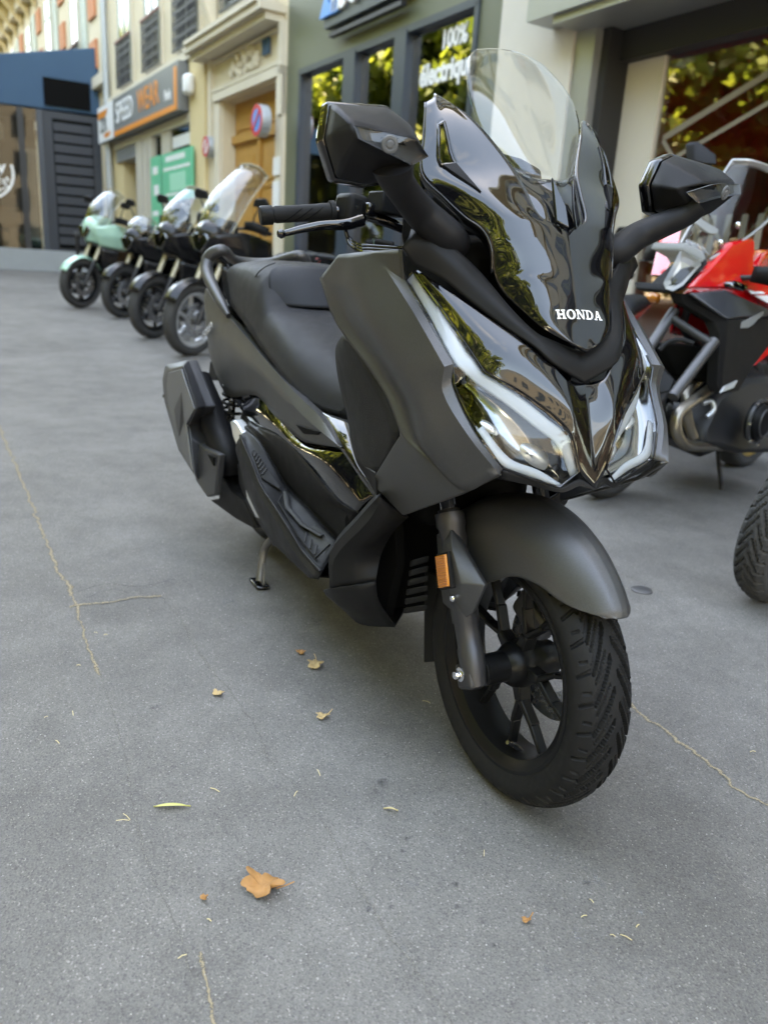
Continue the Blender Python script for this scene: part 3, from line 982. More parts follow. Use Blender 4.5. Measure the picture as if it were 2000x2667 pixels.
# pale chevron lines on the glass
for z0, z1, w_ in ((1.55, 2.35, .05), (1.35, 2.15, .035)):
    v, f = prism_data([F3(3.98, z0 + .55, -.325), F3(3.98, z0 + .55 + w_, -.325), F3(2.6, z1 + .3 + w_, -.325), F3(2.6, z1 + .3, -.325)], FN * .003)
    mk('window_stripe', v, f, 'stripe_pale', RS)
    v, f = prism_data([F3(3.98, z0 + .55, -.325), F3(3.98, z0 + .55 + w_, -.325), F3(3.2, z0 - .3 + w_, -.325), F3(3.2, z0 - .3, -.325)], FN * .003)
    mk('window_stripe', v, f, 'stripe_pale', RS)
fboxes('window_frieze', [(4.0 - .13 * i, 4.0 - .13 * i + .05, 1.20, 1.55, -.325, -.32) for i in range(22)], 'stripe_pale', RS)
for fl in range(4):
    for k in range(6):
        s0 = 4.2 - k * 2.4
        window_set(RS, s0 - 1.05, s0, 5.7 + fl * 3.15, 7.9 + fl * 3.15, fl == 0)

# unseen rear blocks added to keep sun out of the ground floors, and side walls
fbox('rear_block', -12, 5.70, 0, 5.2, -6, -3.3, 'shop_interior', RS)
fbox('side_wall', 4.42, 4.70, 0, 4.4, -3.3, -.36, 'shop_red', RS)
fbox('rear_block', 5.72, 10.42, 0, 4.9, -6, -3.3, 'shop_interior', GS)
fbox('side_wall', 10.05, 10.40, 0, 4.9, -3.3, -.42, 'shop_interior', GS)
fbox('side_wall', 5.72, 6.0, 0, 4.9, -3.3, -.42, 'shop_interior', GS)
fbox('rear_block', 10.42, 20.75, 0, 4.36, -6, -3.3, 'shop_interior', B2)
fbox('side_wall', 20.2, 20.3, 0, 4.3, -3.3, -.4, 'shop_interior', SH)
fbox('shop_ceiling', 14.5, 20.3, 3.55, 3.65, -3.3, -.1, 'shop_interior', SH)

# ---- farther building beyond the rain pipe, with brick panels and a corbelled balcony
FB = empty('brick_and_stone_building', F3(32, gz(-30)))
tag(FB, 'cream stone building with orange brick panels above the blue awning', 'building')
fbox('wall', 20.75, 60, .3, 19, -6, -.03, 'stone_cream', FB)
fboxes('band', [(20.75, 60, 4.9, 5.15, -.03, .14), (20.75, 60, 8.9, 9.2, -.03, .25)], 'stone_trim', FB)
s_ = 21.9
for k in range(9):
    fboxes('brick_panel', [(s_, s_ + .75, 5.4 + q * 1.15, 6.05 + q * 1.15, -.03, .03) for q in range(3)], 'brick_orange', FB)
    fbox('shutter', s_ + 1.05, s_ + 1.75, 5.3, 8.4, -.03, .02, 'shutter_green', FB)
    window_set(FB, s_ + 1.85, s_ + 2.75, 5.4, 8.2, True)
    s_ += 3.9
slab = fbox('balcony_slab', 24, 60, 9.6, 9.9, -.03, 1.0, 'stone_trim', FB)
for k in range(24):
    v, f = prism_data([F3(24.3 + k * 1.5, 9.6, .0), F3(24.3 + k * 1.5, 9.6, .85), F3(24.3 + k * 1.5, 9.2, .55), F3(24.3 + k * 1.5, 8.7, .1), F3(24.3 + k * 1.5, 8.5, .0)], FU * .35)
    mk('corbel', v, f, 'stone_ochre', FB)
fboxes('balcony_balustrade', [(24, 60, 9.9, 10.8, .92, .98)], 'iron_rail', FB)
fbox('mansard_roof', 20.75, 60, 19, 22, -5, -.6, 'sign_grey', FB)
fbox('mansard_roof', -12, 20.75, 20.5, 23, -5, -.8, 'sign_grey', B2)

# ---- glazed blue cafe terrace projecting from the far building
TX = -21.9
def tz(px): return px
TE = empty('cafe_terrace', (TX, 0, gz(TX)))
tag(TE, 'glazed cafe terrace with dark frames on a grey plinth under the blue awning', 'cafe front')
g0_ = gz(TX)
def tbox(name, y0, y1, z0, z1, x0, x1, mat, parent=None, bevel=0):
    return box(name, ((x0 + x1) / 2 + TX, (y0 + y1) / 2, (z0 + z1) / 2), (abs(x1 - x0), abs(y1 - y0), abs(z1 - z0)), mat, parent, bevel=bevel)
tbox('plinth', -6, 2.35, g0_ - .1, .98, -2, .12, 'plinth_grey', TE)
tbox('door_frame', .75, 2.12, .98, 4.28, -2, 0, 'shop_navy', TE)
tbox('door_panel', .98, 1.92, 1.05, 4.12, -.1, .03, 'deep_black', TE)
for i in range(12):
    tbox('louvre', 1.0, 1.9, 1.15 + i * .245, 1.34 + i * .245, .03, .05, 'shop_navy', TE)
tbox('corner_post', .62, .75, .98, 4.28, -.1, .05, 'navy_frame', TE)
tbox('window_post', .18, .32, .98, 4.28, -.1, .05, 'iron_black', TE)
tbox('window_post', -.95, -.85, .98, 4.28, -.1, .05, 'iron_black', TE)
tbox('window_pane', -.85, .18, .98, 4.28, -.04, -.02, 'cafe_glass', TE)
tbox('window_pane', .32, .62, .98, 4.28, -.04, -.02, 'cafe_glass', TE)
tbox('window_pane', -6, -.95, .98, 4.28, -.04, -.02, 'cafe_glass', TE)
tbox('back_wall', -6, .7, .98, 4.4, -2.1, -2.0, 'shop_interior', TE)
tbox('inner_curtain', .34, .58, 1.2, 3.4, -.5, -.45, 'shop_cream', TE)
for i in range(5):
    tbox('bottle_crate', -.75 + .2 * i, -.57 + .2 * i, 1.0, 1.35 + .12 * (i % 2), -.8, -.5, 'interior_wood', TE)
tbox('shelf', -.8, .15, 1.5, 2.0, -1.2, -.9, 'interior_wood', TE)
tbox('lamp_shade', -.45, -.1, 3.6, 4.0, -1.2, -.9, 'shop_cream', TE, .05)
# white lettering painted on the glass
lg = []
for k in range(40):
    a0, a1 = 2 * math.pi * k / 40, 2 * math.pi * (k + 1) / 40
    for r0, r1 in ((.60, .66),):
        if math.sin((a0 + a1) / 2) < .25:
            c = Vector((TX + .0, -.62, 2.75))
            lg.append(prism_data([c + Vector((0, math.cos(a) * r, math.sin(a) * r)) for a, r in ((a0, r0), (a0, r1), (a1, r1), (a1, r0))], (.004, 0, 0)))
random.seed(11)
for k in range(70):
    a = random.uniform(3.3, 6.1)
    r = random.uniform(.15, .58)
    c = Vector((TX, -.62 + math.cos(a) * r, 2.75 + math.sin(a) * r))
    lg.append(box_data(c, (.004, random.uniform(.03, .10), random.uniform(.02, .07)), Matrix.Rotation(random.uniform(-.7, .7), 3, 'X')))
vs, fs = join_data(lg)
mk('window_emblem', vs, fs, 'sign_white', TE, smooth=False)
M = Matrix.Translation((TX + .003, -.62, 2.86)) @ Matrix(((0, 0, 1, 0), (1, 0, 0, 0), (0, 1, 0, 0), (0, 0, 0, 1)))
text_mesh('window_lettering', 'ellow', .42, 'sign_white', TE, M, .002, .01)
AW = mk('blue_awning', [(TX, 2.25, 4.34), (TX, -6, 4.20), (TX, -6, 4.75), (TX, -.5, 5.30), (TX, 2.1, 5.86), (TX, 2.25, 5.7),
                        (TX - 2.6, 2.25, 4.34), (TX - 2.6, -6, 4.20), (TX - 2.6, -6, 4.75), (TX - 2.6, -.5, 5.30), (TX - 2.6, 2.1, 5.86), (TX - 2.6, 2.25, 5.7)],
        [(0, 1, 2, 3, 4, 5), (6, 7, 8, 9, 10, 11), (0, 1, 7, 6), (1, 2, 8, 7), (2, 3, 9, 8), (3, 4, 10, 9), (4, 5, 11, 10), (5, 0, 6, 11)], 'awning_blue', None, bevel=.02)
tag(AW, 'blue canvas awning sloping over the cafe terrace', 'awning')
tbox('black_panel', .82, 1.9, 4.40, 5.02, 0, .05, 'deep_black', AW)

# thin post on the pavement by the terrace
pp = Vector((-13.2, .55, gz(-13.2)))
po = tube('pavement_post', [pp, pp + Vector((0, 0, .95)), pp + Vector((0, 0, .97)), pp + Vector((0, 0, 1.03)), pp + Vector((0, 0, 1.06))], [.03, .03, .045, .045, .02], 'iron_black', None, 12)
tag(po, 'thin dark iron post on the pavement before the cafe terrace', 'post')

# ---- across the road, seen mirrored in glass and paintwork: plane trees and house fronts
principled('bark', (.20, .18, .13), .9, var=.5, vscale=3, bump=.5, bscale=12)
def leaf_material():
    m = bpy.data.materials.new('leaves')
    m.use_nodes = True
    t = m.node_tree
    b = t.nodes['Principled BSDF']
    oi = t.nodes.new('ShaderNodeTexCoord')
    n = t.nodes.new('ShaderNodeTexNoise')
    n.inputs['Scale'].default_value = 1.3
    t.links.new(oi.outputs['Object'], n.inputs['Vector'])
    r = t.nodes.new('ShaderNodeValToRGB')
    r.color_ramp.elements[0].position, r.color_ramp.elements[0].color = .35, (.080, .120, .034, 1)
    r.color_ramp.elements[1].position, r.color_ramp.elements[1].color = .66, (.165, .190, .055, 1)
    t.links.new(n.outputs['Fac'], r.inputs['Fac'])
    t.links.new(r.outputs['Color'], b.inputs['Base Color'])
    b.inputs['Roughness'].default_value = .5
    tl = t.nodes.new('ShaderNodeBsdfTranslucent')
    mu = t.nodes.new('ShaderNodeMix')
    mu.data_type = 'RGBA'
    mu.blend_type = 'MULTIPLY'
    mu.inputs['Factor'].default_value = 1
    mu.inputs['B'].default_value = (2.0, 2.0, 1.0, 1)
    t.links.new(r.outputs['Color'], mu.inputs['A'])
    t.links.new(mu.outputs['Result'], tl.inputs['Color'])
    ms = t.nodes.new('ShaderNodeMixShader')
    ms.inputs['Fac'].default_value = .45
    t.links.new(b.outputs[0], ms.inputs[1])
    t.links.new(tl.outputs[0], ms.inputs[2])
    t.links.new(ms.outputs[0], t.nodes['Material Output'].inputs['Surface'])
    MAT['leaves'] = m
leaf_material()
def make_tree(seed):
    rnd = random.Random(seed)
    root = empty('plane_tree')
    parts = [tube_data(crom([(0, 0, 0), (.05, .02, 1.6), (-.05, .05, 3.4), (.05, 0, 5.2), (0, .05, 7.5)], 4), [.24, .22, .21, .20, .19, .19, .18, .18, .18, .17, .16, .15, .14, .12, .10, .08, .06], 10)]
    tips = []
    for k in range(17):
        a = k * 2.4 + rnd.uniform(-.3, .3)
        z0 = rnd.uniform(1.6, 6.3)
        ln = rnd.uniform(2.0, 3.6)
        p0 = Vector((0, 0, z0))
        p1 = p0 + Vector((math.cos(a) * ln * .5, math.sin(a) * ln * .5, ln * .45))
        p2 = p0 + Vector((math.cos(a) * ln, math.sin(a) * ln, ln * .75))
        parts.append(tube_data(crom([p0, p1, p2], 3), [.09, .08, .07, .06, .05, .035, .02], 6))
        tips += [p1, p2]
    tips += [Vector((0, 0, 8)), Vector((.6, .3, 7.4)), Vector((-.5, .6, 8.2))]
    vs, fs = join_data(parts)
    mk('trunk', vs, fs, 'bark', root)
    vs, fs = [], []
    clumps = []
    for t_ in tips:
        for _ in range(8):
            clumps.append((t_ + Vector((rnd.gauss(0, .75), rnd.gauss(0, .75), rnd.gauss(.1, .65))), rnd.uniform(.45, .95)))
    for c, r in clumps:
        for _ in range(60):
            d = Vector((rnd.gauss(0, 1), rnd.gauss(0, 1), rnd.gauss(0, .8)))
            p = c + d.normalized() * (r * rnd.uniform(.45, 1.05))
            n = Vector((rnd.gauss(0, 1), rnd.gauss(0, 1), rnd.gauss(.6, .8))).normalized()
            u = n.orthogonal().normalized()
            u = Matrix.Rotation(rnd.uniform(0, 6.28), 3, n) @ u
            w = n.cross(u)
            s = rnd.uniform(.13, .22)
            b = len(vs)
            vs += [p - u * s, p + w * s * .8, p + u * s * 1.1, p - w * s * .8]
            fs.append((b, b + 1, b + 2, b + 3))
    mk('crown', vs, fs, 'leaves', root, fix=False, smooth=False)
    return root
NAMES_T = ['behind the camera', 'level with the red shop', 'nearest the scooter', 'level with the green shop front', 'level with the oak door', 'level with the sports shop', 'level with the rain pipe', 'level with the cafe', 'just past the cafe, added to cut bounce light', 'well past the cafe, added to cut bounce light', 'at the far end of the row, added to cut bounce light']
base_tree = make_tree(5)
other_tree = make_tree(9)
k_ = 0
for r_, (y, lab) in enumerate(((-11.2, 'plane tree on the kerb line %s'), (-17.0, 'plane tree on the far side of the road %s'))):
    for i in range(11):  # last three of each row are added to dim bounce on the far building
        x = 10.5 - i * 5.4 + (2.4 if r_ else 0)
        o = base_tree if k_ == 0 else (other_tree if k_ == 1 else copy_tree((base_tree, other_tree)[k_ % 2]))
        o.location = (x, y + .5 * math.sin(i * 2.1), gz(x) - .05)
        o.rotation_euler = (0, 0, k_ * 1.3)
        o.scale = (1.12 + .08 * (k_ % 3),) * 3
        tag(o, lab % NAMES_T[i], 'tree', 'plane trees along the road')
        k_ += 1
principled('far_stone', (.22, .20, .165), .85, var=.1, vscale=.7)
OPL = ['tall stone house front across the road behind the camera', 'stone house front across the road opposite the green shop', 'stone house front across the road opposite the cafe']
for i, (x0, x1, h) in enumerate(((0, 26, 19), (-24, -.6, 21), (-52, -24.6, 18))):
    ob = empty('opposite_house', ((x0 + x1) / 2, -27, 0))
    tag(ob, OPL[i], 'building', 'house fronts across the road')
    box('wall', ((x0 + x1) / 2, -32, h / 2), (x1 - x0, 10, h), 'far_stone', ob)
    it = []
    xx = x0 + 1.4
    while xx < x1 - 1.5:
        for fl in range(5):
            it.append(box_data((xx + .5, -26.98, 2.2 + fl * 3.3), (1.1, .1, 2.0)))
        xx += 2.6
    vs, fs = join_data(it)
    w = mk('windows', vs, fs, 'window_dark', ob)
    w['kind'] = 'stuff'
    rf = box('roof', ((x0 + x1) / 2, -32.2, h + 1.2), (x1 - x0, 9, 2.4), 'sign_grey', ob)

# unseen house added behind the camera to darken the reflection in the cafe glass
ob = empty('opposite_house', (44, -8, 0))
tag(ob, 'unseen stone house added behind the camera to darken the cafe glass reflection', 'building', 'house fronts across the road')
box('wall', (49, -8, 9), (10, 46, 18), 'far_stone', ob)
it = []
for k in range(16):
    for fl in range(5):
        it.append(box_data((43.98, -29 + k * 2.7, 2.2 + fl * 3.3), (.1, 1.1, 2.0)))
vs, fs = join_data(it)
w = mk('windows', vs, fs, 'window_dark', ob)
w['kind'] = 'stuff'
box('roof', (49.2, -8, 19.2), (9, 46, 2.4), 'sign_grey', ob)

# ================================================================== the scooter in front
SC = empty('motor_scooter', (0, 0, 0))
tag(SC, 'matte grey and gloss black maxi scooter with clear windscreen standing on its centre stand', 'scooter')
AXLE = Vector((0, 0, 0.2745))

def bvh_of(o):
    from mathutils.bvhtree import BVHTree
    return BVHTree.FromPolygons([v.co.copy() for v in o.data.vertices], [tuple(p.vertices) for p in o.data.polygons])

# ---- front tyre with cut tread
def tyre_mesh(name, mat, parent, centre, RR, half, bead_r, nseg=1000, nprof=84, grooves=True, pitch_n=31):
    k = half / 0.06
    prof = [(0, RR), (.015 * k, RR - .0015), (.030 * k, RR - .006), (.042 * k, RR - .0125), (.051 * k, RR - .021),
            (.057 * k, RR - .0295), (.060 * k, RR - .0385), (.059 * k, RR - .0485), (.0555 * k, RR - .0585), (.051 * k, bead_r + .004), (.048 * k, bead_r)]
    full = [(-y, r) for y, r in reversed(prof)] + prof[1:]
    cur = crom([(y, r, 0) for y, r in full], 12)
    # resample by arc length
    acc = [0.0]
    for i in range(1, len(cur)):
        acc.append(acc[-1] + (cur[i] - cur[i - 1]).length)
    tot = acc[-1]
    pts, si = [], []
    j = 0
    for i in range(nprof + 1):
        s = tot * i / nprof
        while j < len(acc) - 2 and acc[j + 1] < s:
            j += 1
        t = (s - acc[j]) / max(1e-9, acc[j + 1] - acc[j])
        pts.append(cur[j].lerp(cur[j + 1], t))
        si.append(s - tot / 2)
    pitch = 2 * math.pi * RR / pitch_n
    def depth(a, s):
        if not grooves:
            return 0.0
        sd = abs(s)
        if s < 0:
            a = a + pitch * 0.5
        d = 0.0
        if 0.005 < sd < 0.066:
            if sd < 0.040:
                ac = -(sd - 0.005) * 2.1
                f = 0.43
                w = 0.0026 + 0.0016 * min(1, (sd - 0.005) / 0.02)
            else:
                ac = -0.0735 - (sd - 0.040) * 0.35
                f = 0.94
                w = 0.0030
            x = ((a - ac) / pitch) % 1.0
            dd = min(x, 1 - x) * pitch * f
            d = max(d, 0.0075 * max(0.0, min(1.0, (w + 0.0009 - dd) / 0.0009)))
        if 0.012 < sd < 0.037:
            ac = -(sd - 0.005) * 2.1 + pitch * 0.5
            x = ((a - ac) / pitch) % 1.0
            dd = min(x, 1 - x) * pitch * 0.43
            d = max(d, 0.0034 * max(0.0, min(1.0, (0.0019 - dd) / 0.0007)))
        if 0.046 < sd < 0.060:
            ac = -0.085 + pitch * 0.5
            x = ((a - ac) / pitch) % 1.0
            dd = min(x, 1 - x) * pitch * 0.94
            d = max(d, 0.0035 * max(0.0, min(1.0, (0.0032 - dd) / 0.001)))
        return d
    vs, fs = [], []
    m = nprof + 1
    for i in range(nseg):
        th = 2 * math.pi * i / nseg
        c, s = math.cos(th), math.sin(th)
        for q in range(m):
            y, r = pts[q].x, pts[q].y
            dd = depth(th * RR, si[q])
            # tangent normal ~ radial on the tread
            vs.append((centre[0] + (r - dd) * c, centre[1] + y * (1 - dd * 6), centre[2] + (r - dd) * s))
    for i in range(nseg):
        i2 = (i + 1) % nseg
        for q in range(m - 1):
            fs.append((i * m + q, i2 * m + q, i2 * m + q + 1, i * m + q + 1))
    return mk(name, vs, fs, mat, parent, sharp=38)

FW = tyre_mesh('front_wheel', 'tyre_rubber', SC, AXLE, 0.2745, 0.060, 0.205)
RIMP = [(.2065, -.0500), (.2085, -.0465), (.196, -.043), (.188, -.030), (.184, -.010), (.184, .010), (.188, .030), (.196, .043), (.2085, .0465), (.2065, .0500),
        (.199, .0505), (.190, .046), (.180, .038), (.174, .012), (.174, -.012), (.180, -.038), (.190, -.046), (.199, -.0505)]
lathe('rim', RIMP, 'rim_black', FW, 96, 'y', AXLE, closed=True)
def bar(a, b, wa, wb, t, ax=Vector((0, 1, 0))):
    """tapered flat bar from a to b, widths wa/wb in the wheel plane, thickness t along the axle"""
    a, b = Vector(a), Vector(b)
    d = (b - a).normalized()
    n = d.cross(ax).normalized()
    vs = []
    for p, w in ((a, wa), (b, wb)):
        for sn in (-1, 1):
            for st in (-1, 1):
                # the visible faces are narrower than the root: a cast taper
                vs.append(p + n * (sn * w * (0.36 if st else .5)) + ax * (st * t / 2))
    fs = [(0, 1, 3, 2), (4, 6, 7, 5), (0, 4, 5, 1), (2, 3, 7, 6), (0, 2, 6, 4), (1, 5, 7, 3)]
    return vs, fs
def pol(r, deg, y=0, c=AXLE):
    return Vector((c[0] + r * math.cos(R(deg)), c[1] + y, c[2] + r * math.sin(R(deg))))
for k in range(5):
    a = 74 + 72 * k
    parts = [bar(pol(.026, a), pol(.074, a), .040, .026, .030),
             bar(pol(.064, a - 3), pol(.124, a + 15), .020, .015, .024), bar(pol(.118, a + 13.5), pol(.180, a + 17), .015, .013, .022),
             bar(pol(.064, a + 3), pol(.124, a - 15), .020, .015, .024), bar(pol(.118, a - 13.5), pol(.180, a - 17), .015, .013, .022)]
    vs, fs = join_data(parts)
    mk('spoke', vs, fs, 'rim_black', FW, bevel=0.004, bseg=2)
lathe('hub', [(.0, -.090), (.024, -.090), (.030, -.086), (.031, -.040), (.036, -.034), (.044, -.022), (.048, 0), (.044, .022), (.036, .06), (.036, .075), (0, .075)], 'rim_black', FW, 40, 'y', AXLE)
lathe('axle_spacer', [(0, -.106), (.0125, -.106), (.0125, -.099), (.015, -.097), (.015, -.0895), (0, -.0895)], 'alloy_silver', FW, 24, 'y', AXLE)
lathe('hub_bearing_seal', [(.016, -.0915), (.027, -.0912), (.027, -.089), (.016, -.089)], 'rubber', FW, 32, 'y', AXLE)
lathe('brake_disc', [(.070, .072), (.128, .072), (.128, .077), (.070, .077)], 'steel', FW, 64, 'y', AXLE, closed=True)
vd = (pol(.176, -74) - AXLE).normalized()
tube('tyre_valve', [pol(.176, -74, -.006), pol(.160, -74, -.024), pol(.151, -73, -.040)], [.0055, .0055, .0045], 'steel', FW, 8)

# ---- fork
FAX = Vector((-math.sin(R(26.5)), 0, math.cos(R(26.5))))
for sg in (-1, 1):
    fb = Vector((0.012, sg * 0.113, 0.2745))
    leg = tube('fork_leg', [fb - FAX * 0.020, fb + FAX * 0.012, fb + FAX * 0.05, fb + FAX * 0.056, fb + FAX * 0.10, fb + FAX * 0.104, fb + FAX * 0.285, fb + FAX * 0.29, fb + FAX * 0.315],
               [.020, .0245, .0255, .0235, .0235, .0265, .0265, .0295, .0285], 'fork_grey', SC, 24)
    vs, fs = box_data(AXLE + Vector((0.004, sg * .118, -.004)), (.050, .034, .050), Matrix.Rotation(R(-26.5), 3, 'Y'))
    mk('axle_lug', vs, fs, 'fork_grey', leg, bevel=0.008, bseg=3)
    lathe('axle_bolt', [(0, -.150), (.0075, -.150), (.0085, -.147), (.0085, -.140), (.0140, -.1385), (.0140, -.1350), (0, -.1350)] if sg < 0 else
          [(0, .1350), (.0140, .1350), (.0140, .1385), (.0085, .140), (.0085, .150), (0, .150)], 'chrome', leg, 12, 'y', AXLE)
    tube('fork_tube', [fb + FAX * 0.30, fb + FAX * 0.52], .0165, 'chrome', SC, 24)
    tube('dust_seal', [fb + FAX * 0.312, fb + FAX * 0.322], .022, 'rubber', SC, 24)
box('brake_caliper', (-.075, .088, .335), (.10, .05, .07), 'cast_metal', SC, Matrix.Rotation(R(30), 3, 'Y'), bevel=.012, bseg=3)

# fork cover panel with reflector on each side
fcp = [(-0.1393, -0.1330, 0.5110), (-0.0931, -0.1280, 0.5374), (0.0173, -0.1140, 0.4627), (-0.0026, -0.1220, 0.3968), (-0.0266, -0.1280, 0.3754), (-0.0879, -0.1360, 0.3857), (-0.1102, -0.1380, 0.4456)]
mid1, mid2 = (-0.0521, -0.1460, 0.5076), (-0.0206, -0.1430, 0.4544)
vs = fcp + [mid1, mid2]
fs = [(0, 1, 7), (0, 7, 6), (7, 8, 6), (6, 8, 5), (8, 4, 5), (1, 2, 8, 7), (2, 3, 4, 8)]
fcs = both_mk('fork_cover', vs, outward(vs, fs, (0, 0, .4)), 'matte_grey', SC, solid=0.02, fix=False, bevel=.003)
for o, sg in zip(fcs, (-1, 1)):
    q = [(-0.1012, -0.1480, 0.4804), (-0.0635, -0.1500, 0.4988), (-0.0419, -0.1500, 0.4419), (-0.0785, -0.1480, 0.4226)]
    q = q if sg < 0 else [mir(p) for p in q]
    n = (Vector(q[1]) - Vector(q[0])).cross(Vector(q[3]) - Vector(q[0])).normalized()
    if n.y * sg < 0: n = -n
    c = sum((Vector(p) for p in q), Vector()) / 4
    big = [c + (Vector(p) - c) * 1.14 for p in q]
    prism('reflector_holder', [p - n * .010 for p in big], n * .012, 'satin_black', o, bevel=.002)
    prism('side_reflector', [Vector(p) for p in q], n * .006, 'amber', o, bevel=.0015)
    for i in range(14):
        t = (i + .5) / 14
        a = Vector(q[0]).lerp(Vector(q[3]), t) + n * .006
        b = Vector(q[1]).lerp(Vector(q[2]), t) + n * .006
        vsr, fsr = tube_data([a.lerp(b, .05), a.lerp(b, .95)], .0016, 5)
        mk('reflector_rib', vsr, fsr, 'amber', o)
    s = Vector((-0.0435, -0.1420, 0.4147)); s = s if sg < 0 else Vector(mir(s))
    lathe('screw', [(0, .004), (.005, .0035), (.0068, .001), (.0068, -.004), (0, -.004)], 'chrome', o, 14, 'y', s if sg > 0 else s, rot=Matrix.Scale(sg, 3, Vector((0, 1, 0))))

# ---- front mudguard
def fp(deg, r, y):
    return (r * math.cos(R(deg)), -y, AXLE.z + r * math.sin(R(deg)))
fc = [[(39.8, .322, 0), (39.9, .322, .006), (40, .322, .012), (40.6, .318, .020), (41.3, .314, .028)],
      [(42.5, .329, 0), (42.5, .326, .014), (42.7, .318, .027), (43, .310, .036), (43.5, .303, .042)],
      [(48, .333, 0), (48, .329, .018), (47.7, .316, .034), (47.3, .300, .047), (47, .287, .056)],
      [(54, .336, 0), (54, .331, .020), (53.5, .315, .039), (53, .292, .056), (52.2, .270, .066)],
      [(64, .339, 0), (64, .333, .023), (63.5, .316, .045), (63, .286, .066), (62.9, .252, .077)],
      [(77, .340, 0), (77, .334, .027), (77, .317, .052), (76.8, .280, .074), (76.6, .220, .082)],
      [(92, .340, 0), (92, .334, .034), (92, .318, .062), (92.5, .275, .081), (93, .179, .090)],
      [(108, .339, 0), (108, .334, .038), (108, .316, .068), (106, .270, .086), (104, .168, .094)],
      [(130, .336, 0), (130, .331, .038), (130, .314, .066), (128, .275, .085), (127, .215, .090)]]
rows = [[fp(*fc[c][r]) for c in range(len(fc))] for r in range(5)]
FEN = sheet_sym('front_mudguard', rows, 'matte_grey', SC, 6, 6, (), (), 0.004, 40, ref=AXLE)

# ---- gloss black upper cowl (the blade)
cin = [(-0.2196, -0.1640, 1.3011), (-0.1640, -0.1220, 1.2628), (-0.1018, -0.0720, 1.1901), (-0.0663, -0.0600, 1.1478), (-0.0311, -0.0480, 1.1037), (-0.0124, 0.0000, 1.0808),
       (0.0042, 0.0000, 1.0442), (0.0178, 0.0000, 1.0132), (0.0314, 0.0000, 0.9823), (0.0452, 0.0000, 0.9500), (0.0601, -0.0000, 0.9195), (0.0738, 0.0000, 0.8921)]
ccr = [(-0.2042, -0.1700, 1.2920), (-0.1621, -0.1860, 1.2285), (-0.1392, -0.1940, 1.1738), (-0.0907, -0.1570, 1.1372), (-0.0498, -0.1190, 1.1016), (-0.0343, -0.1060, 1.0796),
       (-0.0214, -0.0980, 1.0561), (-0.0035, -0.0870, 1.0154), (0.0074, -0.0840, 0.9981), (0.0283, -0.0730, 0.9583), (0.0492, -0.0600, 0.9300), (0.0698, -0.0260, 0.9034)]
clo = [(-0.2031, -0.1880, 1.2807), (-0.1740, -0.2030, 1.2213), (-0.1459, -0.2160, 1.1611), (-0.1153, -0.1870, 1.1253), (-0.0857, -0.1610, 1.0959), (-0.0600, -0.1410, 1.0773), (-0.0429, -0.1310, 1.0495), (-0.0353, -0.1290, 1.0100),
       (-0.0189, -0.1190, 0.9799), (0.0111, -0.0950, 0.9504), (0.0425, -0.0700, 0.9244), (0.0650, -0.0340, 0.9051)]
cmid = []
for i, (p, q) in enumerate(zip(cin, ccr)):
    cmid.append(tuple(bulge(p, q, .02 if i < 4 else .035, (.80, -.25, .55))))
rows = [cin, cmid, ccr, clo]
BL = sheet_sym('upper_cowl', rows, 'gloss_black', SC, 8, 6, (), (), 0.006, 42, skip=lambda i, j: 12 <= i <= 14 and 5 <= j <= 11, fair=60, seam_from=31)
# side lip under the horn (faces outwards and down)
lip = [[Vector(p) + Vector((-.028, .016, -.014)) for p in clo[:8]], [Vector(p) for p in clo[:8]]]
sheet('cowl_lip', lip, 'gloss_black', SC, 2, 6, both=True, solid=.003)
# air inlet on each horn: a real slot with a raised lip
gvs, gfs = grid(rows, 8, 6)
gvs = relax(gvs, 25, 67, 60, 31)
gnc = 11 * 6 + 1
for sg in (-1, 1):
    idx = [(12, j) for j in range(5, 13)] + [(i, 12) for i in (13, 14, 15)] + [(15, j) for j in range(11, 4, -1)] + [(14, 5), (13, 5), (12, 5)]
    pth = [Vector(gvs[i * gnc + j]) for i, j in idx]
    pth = [p if sg < 0 else Vector(mir(p)) for p in pth]
    inlet = tube('air_inlet', pth, .0035, 'gloss_black', SC, 8)
    tri = [(12, 12), (15, 12), (14, 19)]
    q = [Vector(gvs[i * gnc + j]) for i, j in tri]
    q = [p if sg < 0 else Vector(mir(p)) for p in q]
    prism('inlet_scoop', [p + Vector((.004, 0, .002)) for p in q], (-.006, 0, -.004), 'satin_black', inlet, bevel=.001)
# centre cover between the horns, with a duct on each side
crow = [[(-0.0612, -0.0000, 1.1706), (-0.0407, 0.0000, 1.1347), (-0.0227, 0.0000, 1.1009), (-0.0135, -0.0000, 1.0825)],
        [(-0.0844, -0.0360, 1.1747), (-0.0449, -0.0280, 1.1366), (-0.0215, -0.0220, 1.1034), (-0.0141, -0.0120, 1.0865)],
        [(-0.0989, -0.0740, 1.1897), (-0.0634, -0.0620, 1.1475), (-0.0284, -0.0500, 1.1035), (-0.0161, -0.0300, 1.0904)]]
crow = [[Vector(p) + Vector((-.006, 0, -.004)) for p in r] for r in crow]
for r in (0,):
    crow[r] = [Vector((p.x, 0, p.z)) for p in crow[r]]
sheet_sym('screen_cover', crow, 'gloss_black', SC, 6, 6, (), (), .004)
for sg in (-1, 1):
    q = [(-0.0535, -0.0220, 1.1635), (-0.0242, -0.0260, 1.0922), (-0.0100, -0.0080, 1.0819), (-0.0250, -0.0080, 1.1157)]
    q = [Vector(p) if sg < 0 else Vector(mir(p)) for p in q]
    prism('cowl_duct', [p + Vector((.003, 0, .002)) for p in q], (.005, 0, .004), 'gloss_black', SC, bevel=.0015)

